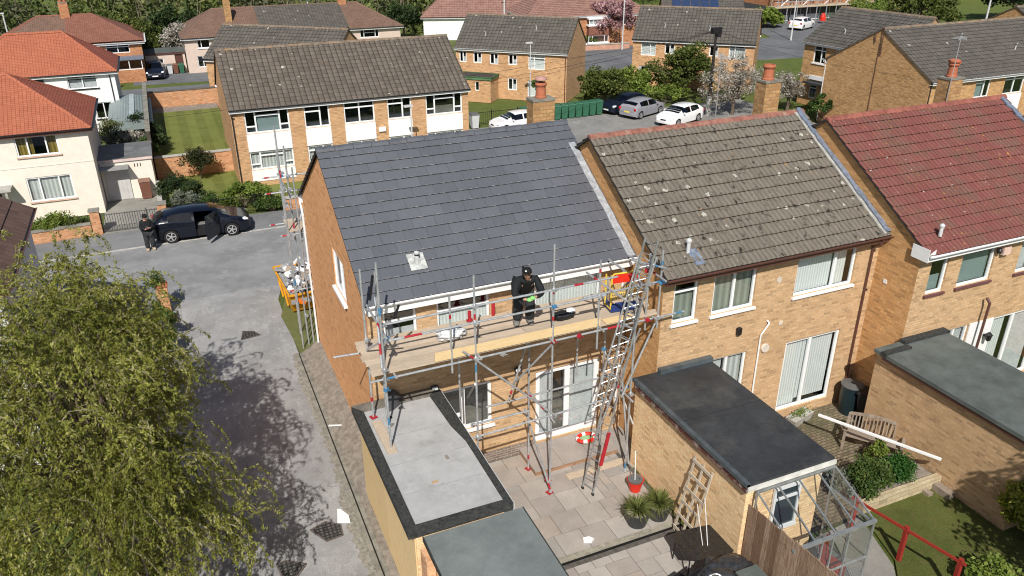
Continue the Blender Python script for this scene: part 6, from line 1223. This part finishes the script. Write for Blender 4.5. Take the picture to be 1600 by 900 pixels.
tree('tree', 'tree outside the right edge shading the corner of the lawn', 18.4, 5.8, 4.6, (1.6, 1.3, 1.6), G4, 2600, .12, seed=59, cr=.4, nc=50, trunk=.1)
# bench
t = thing('garden_bench', 'weathered grey wooden garden bench with slatted curved back', 'bench', (16.58, 12.76, .02), R(-54)); b = MB()
for k in range(5): b.box(-.72, -.22+.1*k, .42, .72, -.135+.1*k, .45)
b.build('seat', WOODG, t); b = MB()
for k in range(15): x = -.66+.094*k; b.bar((x, .28, .46), (x, .34, .80+.10*math.cos(x*2)), .035, .02, 0, (0, 1, 0))
b.build('back_slats', WOODG, t); b = MB(); pr = None
for k in range(13): x = -.74+1.48*k/12; p = (x, .345, .84+.10*math.cos(x*2.0)); (b.bar(pr, p, .04, .085) if pr else None); pr = p
b.build('top_rail', WOODG, t)
for x in (-.74, .74):
    for y, z in ((-.24, .62), (.30, .88)): b = MB(); b.box(x-.035, y-.035, 0, x+.035, y+.035, z); b.build('leg', WOODG, t)
    b = MB(); b.box(x-.045, -.30, .622, x+.045, .28, .66); b.build('armrest', WOODG, t)
b = MB(); b.bar((15.45, 13.80, .93), (16.90, 10.92, .95), .07, .055); tag(b.build('plastic_strip', UPVC), 'long white plastic strip laid across the garden bench', 'strip')
t = thing('water_butt', 'round dark blue-green water butt with a flat lid in the brick corner', 'water butt', (17.45, 14.55, .02)); b = MB(); b.lathe([(.26, 0), (.29, .3), (.31, .6), (.30, .9), (.31, .95)], (0, 0, 0), 20); b.build('barrel', plain('butt_teal', (.010, .022, .028), .4, .4, var=.2), t, smooth=True); b = MB(); b.lathe([(.33, .95), (.335, .985), (.28, 1.0), (.01, 1.01)], (0, 0, 0), 20); b.build('lid', plain('grey_lid', (.11, .11, .11)), t, smooth=True); b = MB(); b.tube([(.0, -.05, 1.02), (0, .05, 1.04)], .03); b.build('knob', BLK, t)
def wheelie(name, label, x, y, rz, mat, lid=None, sc=1, group=None, z=0.01):
    t = thing(name, label, 'bin', (x, y, z), rz, group); t.scale = (sc,)*3; b = MB(); b.hexa([(-.22, -.26, .06), (.22, -.26, .06), (.22, .26, .06), (-.22, .26, .06), (-.28, -.33, .98), (.28, -.33, .98), (.28, .33, .98), (-.28, .33, .98)]); b.build('body', mat, t)
    b = MB(); b.hexa([(-.30, -.36, .985), (.30, -.36, .985), (.30, .36, .985), (-.30, .36, .985), (-.27, -.30, 1.05), (.27, -.30, 1.05), (.28, .36, 1.07), (-.28, .36, 1.07)]); b.build('lid', lid or mat, t)
    b = MB(); b.tube([(-.26, .4, .98), (.26, .4, .98)], .018); b.build('handle', lid or mat, t)
    for s in (-1, 1): b = MB(); b.lathe([(.10, -.03), (.10, .03)], (s*.22, .24, .10), 12, 0, 'x'); b.build('wheel', BLK, t)
    return t
wheelie('wheelie_bin', 'black wheelie bin beside the round water butt', 17.62, 13.95, R(20), BLK, sc=.92)
wheelie('wheelie_bin', 'brown wheelie bin standing against the cream garage front', -1.72, 44.75, R(2), BRNP, plain('faded_brown', (.24, .14, .10)))
gb = [wheelie('wheelie_bin', 'green wheelie bin at the left end of the long row behind the slate ridge', 25.75, 51.15, R(-8), GRNP, sc=.98, group='row of green wheelie bins')]
gb[0].scale = (.9, .9, 1.0)
for k, lb in enumerate(('second green wheelie bin from the left in the long row', 'third green wheelie bin from the left in the long row', 'green wheelie bin with a white number in middle of the row', 'fifth green wheelie bin from the left in the long row', 'sixth green wheelie bin in the row, next to the last', 'green wheelie bin at right end of the row near the navy car')): dup(gb[0], (25.75+.585*(k+1), 51.15+.03*(k+1), .01), R(-8+k), lb)
wheelie('wheelie_bin', 'single green wheelie bin left of the chimney stack behind the slate roof', 23.35, 51.4, R(5), GRNP, sc=.98)
wheelie('wheelie_bin', 'pale grey bin with white front beside the flats corner', 19.45, 51.3, R(0), LGTP, GRYP, .98)
for x, m_, lb in ((.45, LGTP, 'white wheelie bin nearest the parked dark car at the distant drive'), (1.0, LGTP, 'second pale wheelie bin at the distant drive'), (1.5, BRNP, 'brown wheelie bin between pale and green ones at the distant drive'), (2.0, GRNP, 'green wheelie bin beside the brown door of the outbuilding')): wheelie('wheelie_bin', lb, x, 81.5, 0, m_, GRYP if m_ == LGTP else None, .82, z=.02)
t = thing('planter', 'grey trough planter with green leaves below white patio doors', 'planter', (15.75, 14.75, .02), R(14)); b = MB(); b.hexa([(-.4, -.14, 0), (.4, -.14, 0), (.4, .14, 0), (-.4, .14, 0), (-.46, -.18, .24), (.46, -.18, .24), (.46, .18, .24), (-.46, .18, .24)]); b.build('trough', CONC, t); rg = np.random.default_rng(3); leaf_obj('leaves', rg.normal(size=(260, 3))*[.2, .07, .04]+[0, 0, .3], .06, G2, 2, t)
# red rail fence
t = thing('post_and_rail', 'red-painted timber post and rail along the back lawn', 'rail', (13.95, 9.37, 0)); b = MB(); b.bar((-.30, 1.35, .97), (.31, -1.35, .97), .045, .06); b.build('rail', WOODR, t)
for x, y in ((0.03, 0.0), (-.24, 1.25), (.30, -1.22)): b = MB(); b.box(x-.045, y-.045, 0, x+.045, y+.045, 1.05); b.build('post', WOODR, t)
# greenhouse lean-to
t = thing('lean_to_greenhouse', 'aluminium lean-to greenhouse against end wall of the black-roofed extension', 'greenhouse', (10.25, 10.38, 0)); X1 = 2.18; D2 = -1.30; zt, zl = 2.56, 2.02
b = MB()
for x in (0, .56, 1.12, 1.68, X1): b.bar((x, -.02, zt), (x, D2, zl), .03, .035)
b.bar((0, -.02, zt), (X1, -.02, zt), .06, .05); b.bar((-.04, D2, zl), (X1+.04, D2, zl), .07, .07); b.bar((0, D2, .05), (X1, D2, .05), .04, .04); b.bar((0, D2, 1.0), (X1, D2, 1.0), .03, .04)
for x in (0, .75, 1.05, 1.5, X1): b.bar((x, D2, 0), (x, D2, zl), .035, .035, 0, (0, 1, 0))
for x in (0, X1):
    b.bar((x, -.02, 0), (x, -.02, zt), .035, .035, 0, (0, 1, 0)); b.bar((x, -.72, 0), (x, -.72, 2.25), .03, .03, 0, (0, 1, 0)); b.bar((x, 0, 1.0), (x, D2, 1.0), .03, .03); b.bar((x, 0, 1.95), (x, D2, 1.95), .05, .04)
b.bar((X1, D2, 0), (1.6, D2, .98), .02, .02); b.build('frame', ALU, t)
GHG = glassmat('greenhouse_glass', (.93, .95, .95)); b = MB(); b.box(.02, D2+.01, 0.06, X1-.02, D2+.014, zl-.05); b.poly([(0, -.02, zt+.022), (0, D2, zl+.022), (X1, D2, zl+.022), (X1, -.02, zt+.022)]); b.poly([(X1+.004, -.02, .05), (X1+.004, D2, .05), (X1+.004, D2, zl), (X1+.004, -.02, zt)]); b.build('glazing', GHG, t)
t = thing('outdoor_chair', 'red chair seen through glass of the greenhouse', 'chair', (12.1, 9.6, 0), R(20)); b = MB(); b.box(-.22, -.22, .4, .22, .22, .45); b.bar((0, .22, .45), (0, .3, 1.0), .42, .03, 0, (0, 1, 0)); [b.box(x-.02, y-.02, 0, x+.02, y+.02, .4) for x in (-.2, .2) for y in (-.2, .2)]; b.build('seat', WOODR, t)
tag(blob('dark_cloth_bundle', BLK, (10.9, 9.9, .3), (.2, .2, .3), 6, 3, .3), 'dark bundle standing inside the greenhouse', 'bundle')
# boundary fence
t = thing('timber_fence', 'brown vertical board fence stepping down between the two back gardens', 'fence', (10.20, 10.50, 0)); b = MB(); rn = random.Random(3); 
for k in range(26):
    y = -.02-.138*k; h = 2.16+.010*k+rn.uniform(-.02, .02); x = .004*k; b.box(x-.011, y-.134, .05, x+.011, y, h)
b.build('boards', WOODF, t)
for k in range(3): b = MB(); b.box(.03+.1*k, -1.8*k-.05, 0, .12+.1*k, -1.8*k+.05, 1.9); b.build('post', WOODF, t)
# patio objects
TRL = woodmat('pale_trellis', (.50, .43, .34), (.64, .57, .47), (3, 3, .8), dark=.2)
t = thing('trellis', 'pale timber lattice trellis leaning on the brick extension wall', 'trellis', (9.72, 11.72, .02)); b = MB(); S0, S1, T0 = V((0, .0, 0)), V((.0, .66, 0)), V((.33, -.10, 2.2))
for f in (0, .5, 1): p = S0.lerp(S1, f); b.bar(p, p+T0, .06, .022, 0, (1, 0, 0))
for k in range(6): f = .06+.18*k; b.bar(S0+T0*f+V((-.03, -.03, 0)), S1+T0*f+V((-.03, .03, 0)), .02, .085)
b.build('slats', TRL, t)
b = MB(); b.tube([(9.6, 10.95, .78), (9.86, 11.55, 1.6)], .012, 5); b.tube([(9.5, 11.0, .78), (9.7, 11.6, 1.45)], .010, 5); tag(b.build('thin_cane', LGTP), 'thin pale canes leaning over the glass table', 'cane')
t = thing('glass_table', 'black framed garden table with dark smoked glass top', 'table', (9.62, 11.15, 0), R(-8)); b = MB(); c_ = [(-.50, -.50), (.48, -.52), (.52, .36), (.40, .50), (-.40, .48), (-.52, .36)]
b.prism([(-.62, -.42), (-.42, -.50), (.45, -.50), (.62, -.40), (.62, .34), (.45, .46), (-.45, .46), (-.62, .36)], .70, .722); b.build('tabletop', plain('smoked_glass', (.018, .018, .018), .12, .6, var=.3, sc_=20, dirt=(.06, .06, .055), dirtamt=.4), t)
b = MB()
for x, y in ((-.5, -.36), (.5, -.36), (.5, .34), (-.5, .34)): b = MB(); b.tube([(x, y, .70), (x*1.05, y*1.05, .0)], .018, 6); b.build('leg', BLK, t)
t = thing('covered_barbecue', 'garden furniture under shiny black polythene cover at bottom edge', 'cover', (9.55, 10.2, 0)); blob('cover', plain('black_polythene', (.03, .032, .036), .22, .6, var=.4, sc_=8), (0, 0, .46), (.80, .50, .52), 4, 5, .22, 1.8, .9, t)
t = thing('folding_chair', 'black folding garden chair beside the glass table', 'chair', (8.62, 10.55, 0), R(15)); b = MB(); b.rbox((0, 0, .42), (.46, .44, .03)); b.build('seat', BLK, t); b = MB(); b.rbox((-.02, -.26, .72), (.46, .03, .55), 0, 0, R(12)); b.build('backrest', BLK, t); b = MB(); [b.tube([(x, -.22, 0), (x, .2, .42)], .014) or b.tube([(x, .22, 0), (x, -.3, .95)], .014) for x in (-.23, .23)]; b.build('legs', BLK, t)
t = thing('patio_storage_box', 'dark slatted box at the bottom edge beside the fence', 'box', (9.85, 9.35, 0)); b = MB(); b.box(-.3, -.5, 0, .2, .5, .95); b.build('box', GRYP, t); b = MB(); b.box(-.33, -.53, .952, .23, .53, 1.0); b.build('lid', FELT3, t)
def spiky(name, label, x, y, seed, z=0.02):
    t = thing(name, label, 'potted plant', (x, y, z)); b = MB(); b.lathe([(.17, 0), (.24, .30), (.26, .34), (.23, .34), (.21, .27)], (0, 0, 0), 18); b.build('pot', plain('dark_pot', (.04, .042, .045), .5, .4) if 'dark_pot' not in bpy.data.materials else bpy.data.materials['dark_pot'], t, smooth=True)
    b = MB(); b.lathe([(.20, .27), (.01, .29)], (0, 0, 0), 12); b.build('compost', DIRT, t); rg = np.random.default_rng(seed); b = MB()
    for k in range(230):
        a = rg.uniform(0, 6.28); e = rg.uniform(.15, 1.35); L_ = rg.uniform(.28, .46); d = V((math.cos(a)*math.cos(e), math.sin(a)*math.cos(e), math.sin(e))); s = d.cross(V((0, 0, 1))).normalized()*.008; p0 = V((0, 0, .30)); p1 = p0+d*L_*.55; p2 = p0+d*L_+V((0, 0, -.10*math.cos(e))); b.poly([p0-s, p0+s, p1+s, p1-s]); b.poly([p1-s, p1+s, p2])
    b.build('leaves', SPK, t); t.scale = (1.4, 1.4, 1.25); return t
SPK = leafmat('spiky_leaf', (.17, .21, .05), (.36, .40, .14), (.6, .56, .3), .35)
spiky('spiky_plant', 'spiky yucca in a dark pot, nearer the open patio', 9.0, 12.95, 1); spiky('spiky_plant', 'spiky yucca in a dark pot, closer to the brick wall', 9.62, 12.95, 2)
t = thing('mop_bucket', 'red mop bucket with grey wringer against the brick wall', 'bucket', (9.62, 14.05, .02)); t.scale = (1.3, 1.3, 1.2); b = MB(); b.lathe([(.11, 0), (.16, .28), (.175, .29), (.15, .285), (.11, .03)], (0, 0, 0), 18); b.build('bucket', REDB, t, smooth=True); b = MB(); b.lathe([(.15, .29), (.155, .33), (.10, .33), (.08, .25)], (-.02, -.02, 0), 14); b.build('wringer', GRYP, t)
b = MB(); b.tube([(9.58, 14.0, .1), (9.62, 14.15, 1.22)], .013, 6); tag(b.build('mop', UPVC), 'white mop handle standing in the red bucket', 'mop')
t = thing('rope_coil', 'red and white bag with green lining on the step by the patio doors', 'bag', (9.33, 16.25, .24)); b = MB()
for k in range(14):
    a0, a1 = 2*math.pi*k/14, 2*math.pi*(k+1)/14; b.tube([(.26*math.cos(a0), .18*math.sin(a0), .07), (.26*math.cos(a1), .18*math.sin(a1), .07)], .055, 6, 0 if k % 3 else 1)
b.build('rim', [REDB, UPVC], t); b = MB(); b.lathe([(.2, 0), (.2, .03)], (0, 0, 0), 14); b.build('lining', plain('pale_green', (.30, .50, .28)), t)
b = MB(); b.prism([(7.45, 12.86), (7.62, 12.78), (7.74, 12.86), (7.66, 12.98), (7.5, 13.0)], .02, .06); tag(b.build('white_scrap', UPVC), 'small white scrap on the patio slabs near the lower step', 'scrap')
t = thing('doorstep', 'raised stone slab step in front of the white patio doors', 'step', (7.45, 15.62, 0)); b = MB(); b.box(0, 0, 0, 2.55, 1.08, .15); b.build('riser', brick('step_brick', (.30, .16, .09), (.4, .23, .14), (.3, .24, .18)), t); b = MB(); [b.box(-.02+.86*k, -.03, .152, .83+.86*k, 1.08, .195) for k in range(3)]; b.build('paving', SL[0], t)
b = MB(); b.box(8.2, 15.1, .02, 10.0, 15.32, .055); tag(b.build('scaffold_plank', BOARD), 'scaffold plank lying flat under the right-hand scaffold feet', 'plank')
# lane objects
t = thing('skip', 'small yellow builder skip heaped with rubble beside the grass verge', 'skip', (3.65, 28.9, 0), R(3)); b = MB(); w, l = .78, 1.45
def skipside(b):
    bt = [(-w*.8, -l*.62, .12), (w*.8, -l*.62, .12), (w*.8, l*.62, .12), (-w*.8, l*.62, .12)]; tp = [(-w, -l, 1.05), (w, -l, 1.05), (w, l, 1.05), (-w, l, 1.05)]; b.poly(bt[::-1])
    for k in range(4): b.poly([bt[k], bt[(k+1) % 4], tp[(k+1) % 4], tp[k]]); b.bar(tp[k], tp[(k+1) % 4], .06, .07)
    for s in (-1, 1): b.bar((s*w*.9, -l*.3, .2), (s*w*1.02, -l*.3, 1.0), .06, .06); b.bar((s*w*.9, l*.3, .2), (s*w*1.02, l*.3, 1.0), .06, .06)
skipside(b); b.build('body', plain('skip_yellow', (.72, .33, .02), .55, .3, var=.15, sc_=4, dirt=(.35, .18, .05)), t); b = MB(); [b.rbox((-.45+.16*k, -1.33, .75-.12*k), (.2, .04, .13), 0, 0, 0, .5) for k in range(2)]; b.build('orange_mark', plain('orange_mark', (.85, .18, .01)), t)
rn = random.Random(9); b = MB()
for k in range(90): b.rbox((rn.uniform(-.62, .62), rn.uniform(-1.25, 1.25), 1.0+rn.uniform(-.12, .28)), (rn.uniform(.12, .5), rn.uniform(.08, .3), rn.uniform(.03, .14)), rn.uniform(0, 3), rn.choice((0, 0, 1, 1, 2, 3)), rn.uniform(-.5, .5), rn.uniform(-.5, .5))
b.box(-.7, -1.3, .6, .7, 1.3, .95, 1)
ru = b.build('rubble', [UPVC, plain('grey_rubble', (.3, .3, .31)), plain('dark_rubble', (.05, .06, .08)), plain('tan_rubble', (.45, .36, .28))], t); ru['kind'] = 'stuff'
tag(blob('rubble_sack', LGTP, (3.35, 30.1, .55), (.35, .3, .5), 12, 3, .3), 'white rubble sack behind the skip', 'sack')
b = MB(); b.lathe([(.02, 0), (.02, .001)], (0, 0, 0), 4); bpy.data.meshes
b = MB(); b.prism([(2.12, 15.95), (2.42, 15.83), (2.44, 16.1), (2.30, 16.42), (2.22, 16.44)], .03, .06); o = b.build('white_board', UPVC); tag(o, 'white trapezoid offcut lying on the lane by the kerb', 'offcut')
def grate(name, label, pts):
    t = thing(name, label, 'manhole', (pts[0][0], pts[0][1], 0)); P = [(x-pts[0][0], y-pts[0][1]) for x, y in pts]; b = MB(); b.prism(P, .0, .008); b.build('cover', brick('setts', (.09, .085, .08), (.13, .12, .11), (.035, .035, .035), .10, .10, ms=.02, off=0) if 'setts' not in bpy.data.materials else bpy.data.materials['setts'], t); b = MB()
    for p, q in zip(P, P[1:]+P[:1]): b.bar((*p, .012), (*q, .012), .035, .02)
    b.build('rim', plain('rusty_rim', (.12, .10, .09)) if 'rusty_rim' not in bpy.data.materials else bpy.data.materials['rusty_rim'], t)
grate('manhole_cover', 'wedge-shaped patch of small setts nearest the bottom edge of lane', [(.62, 14.28), (1.15, 14.9), (.72, 15.2), (.50, 15.18)]); grate('manhole_cover', 'rounded patch of small setts beside the white offcut', [(1.75, 15.45), (2.15, 15.5), (2.18, 15.9), (1.85, 16.15), (1.45, 16.0)]); grate('manhole_cover', 'dark manhole patch further up the lane', [(1.02, 26.7), (1.7, 26.8), (1.5, 27.2), (1.15, 27.35)])
b = MB(); b.bar((2.78, 20.1, .10), (3.1, 19.8, .22), .05, .03); tag(b.build('white_offcut', UPVC), 'short white plastic offcut on the soil strip beside the wall', 'offcut')
t = thing('gate_pillar', 'brick pillar with plant on top standing at the lane corner behind the willow', 'pillar', (-1.35, 32.4-2.2, 0)); b = MB(); b.box(-.2, -.2, 0, .2, .2, 1.1); b.build('shaft', BRW, t); b = MB(); b.box(-.24, -.24, 1.102, .24, .24, 1.16); b.build('cap', TERR, t)
bush('climber', 'leafy climber on top of the brick pillar at the lane corner', 'climber', -1.55, 30.2, (.28, .28, .3), G1, 260, .08, seed=61, z=1.0)
bush('hedge', 'hedge by the lane corner below the pillar', 'hedge', -1.6, 27.2, (.6, 2.0, .7), G1, 2600, .09, seed=62)
# lamp posts and telegraph pole
def lamp(label, x, y, h, r=.05, m_=None, cat='street lamp'):
    t = thing('street_lamp', label, cat, (x, y, 0)); b = MB(); b.tube([(0, 0, 0), (0, 0, 1.2), (0, 0, h)], [r*1.5, r, r*.7], 8); b.build('post', m_ or GALV2, t); b = MB(); b.rbox((-.12, 0, h+.03), (.5, .2, .1)); b.build('lantern', m_ or GALV2, t); return t
GALV2 = plain('pale_lamp_post', (.62, .62, .62), .5, .4, .2, var=.05)
lamp('pale lamp post rising above the orange roofs at far left', -12.6, 92, 3.9+1.0, .09); lamp('tall white lamp post left of the pink cherry tree trunk', 45.8, 75.8, 7.2, .075); lamp('slim pale lamp post left of chimney, in front of the buff flats', 25.0, 54.1, 5.0, .045)
lamp('white lamp post beside the road, left of the dark-roofed flats', 66.6, 73.5, 6.5, .08); lamp('slim lamp post in front of the white panels of the flats', 12.4, 42.6, 4.0, .045); lamp('white lamp post above the long brown roof at the top', 16.7, 96, 8, .10); lamp('white post on the street corner beyond the grey flats roof', 88, 66, 6.6, .12); lamp('thin white post at the top edge between blossom and pink roofs', 36.5, 86, 7.5, .10)
t = thing('telegraph_pole', 'dark timber telegraph pole with wires fanning out from its head', 'pole', (36.5, 47.8, 0)); b = MB(); b.tube([(0, 0, 0), (0, 0, 1.4)], [.2, .19], 10); b.build('pale_base', CONC, t); b = MB(); b.tube([(0, 0, 1.4), (0, 0, 6.1)], [.13, .08], 10); b.build('pole', plain('creosote', (.035, .028, .025), .8, .2), t)
b = MB(); b.rbox((0, 0, 5.95), (.7, .35, .35)); b.rbox((0, 0, 6.15), (.9, .12, .10)); b.rbox((.1, -.1, 5.7), (.3, .3, .25)); b.build('junction_box', BLK, t)
b = MB()
for tx, ty, tz in ((22, 55, 3.6), (26.5, 53.5, 3.2), (44, 55, 3.9), (37.5, 59.6, 3.9), (10.9, 44.6, 4.3), (45.3, 46, 4.4), (42.4, 36, 4.4), (-2, 44, 4.3), (14, 44.2, 4.3), (33, 66, 4)):
    A_, B2 = V((0, 0, 6.0)), V((tx-36.5, ty-47.8, tz)); b.tube([A_.lerp(B2, f/10)+V((0, 0, -.9*(f/10)*(1-f/10)*2)) for f in range(11)], .009, 3, caps=False)
b.build('wires', BLK, t)
tag(blob('white_tarpaulin', UPVC, (41.4, 36.9, .5), (.8, .5, .5), 4, 3, .35), 'crumpled white sheet at foot of the large blank gable', 'tarpaulin')
t = thing('parasol', 'closed red and white sunshade by the distant scaffolded building', 'parasol', (80, 83, 0)); t.scale = (.7, .7, .7); b = MB(); b.tube([(0, 0, 0), (0, 0, 1.6)], .06); b.build('pole', UPVC, t); b = MB(); b.lathe([(.55, .5), (.5, 1.2), (.3, 1.7), (.05, 1.9)], (0, 0, 0), 12); b.build('canopy', REDB, t)
t = thing('recycling_bank', 'row of grey and white containers with a lime panel below the far trees', 'container', (93, 81, 0)); b = MB(); b.box(0, 0, 0, 4.5, 2, 1.0); b.build('container', GRYP, t); b = MB(); b.box(-2.2, 0, .6, -.2, 1.5, .95); b.build('lid', UPVC, t); b = MB(); b.box(-.5, .5, 1.5, .9, .7, 2.4); b.tube([(.2, .6, 0), (.2, .6, 1.5)], .08); b.build('lime_panel', plain('lime', (.35, .6, .05)), t)
t = thing('cold_frame', 'green plastic-topped frame at the lower right corner', 'frame', (17.3, 7.4, 0), R(-30)); b = MB(); b.box(0, 0, 0, .9, .5, .45); b.build('base', plain('dark_green_frame', (.03, .08, .06)), t); b = MB(); [b.box(.03+.22*k, .03, .452, .21+.22*k, .47, .47) for k in range(4)]; b.build('lid', LGTP, t)
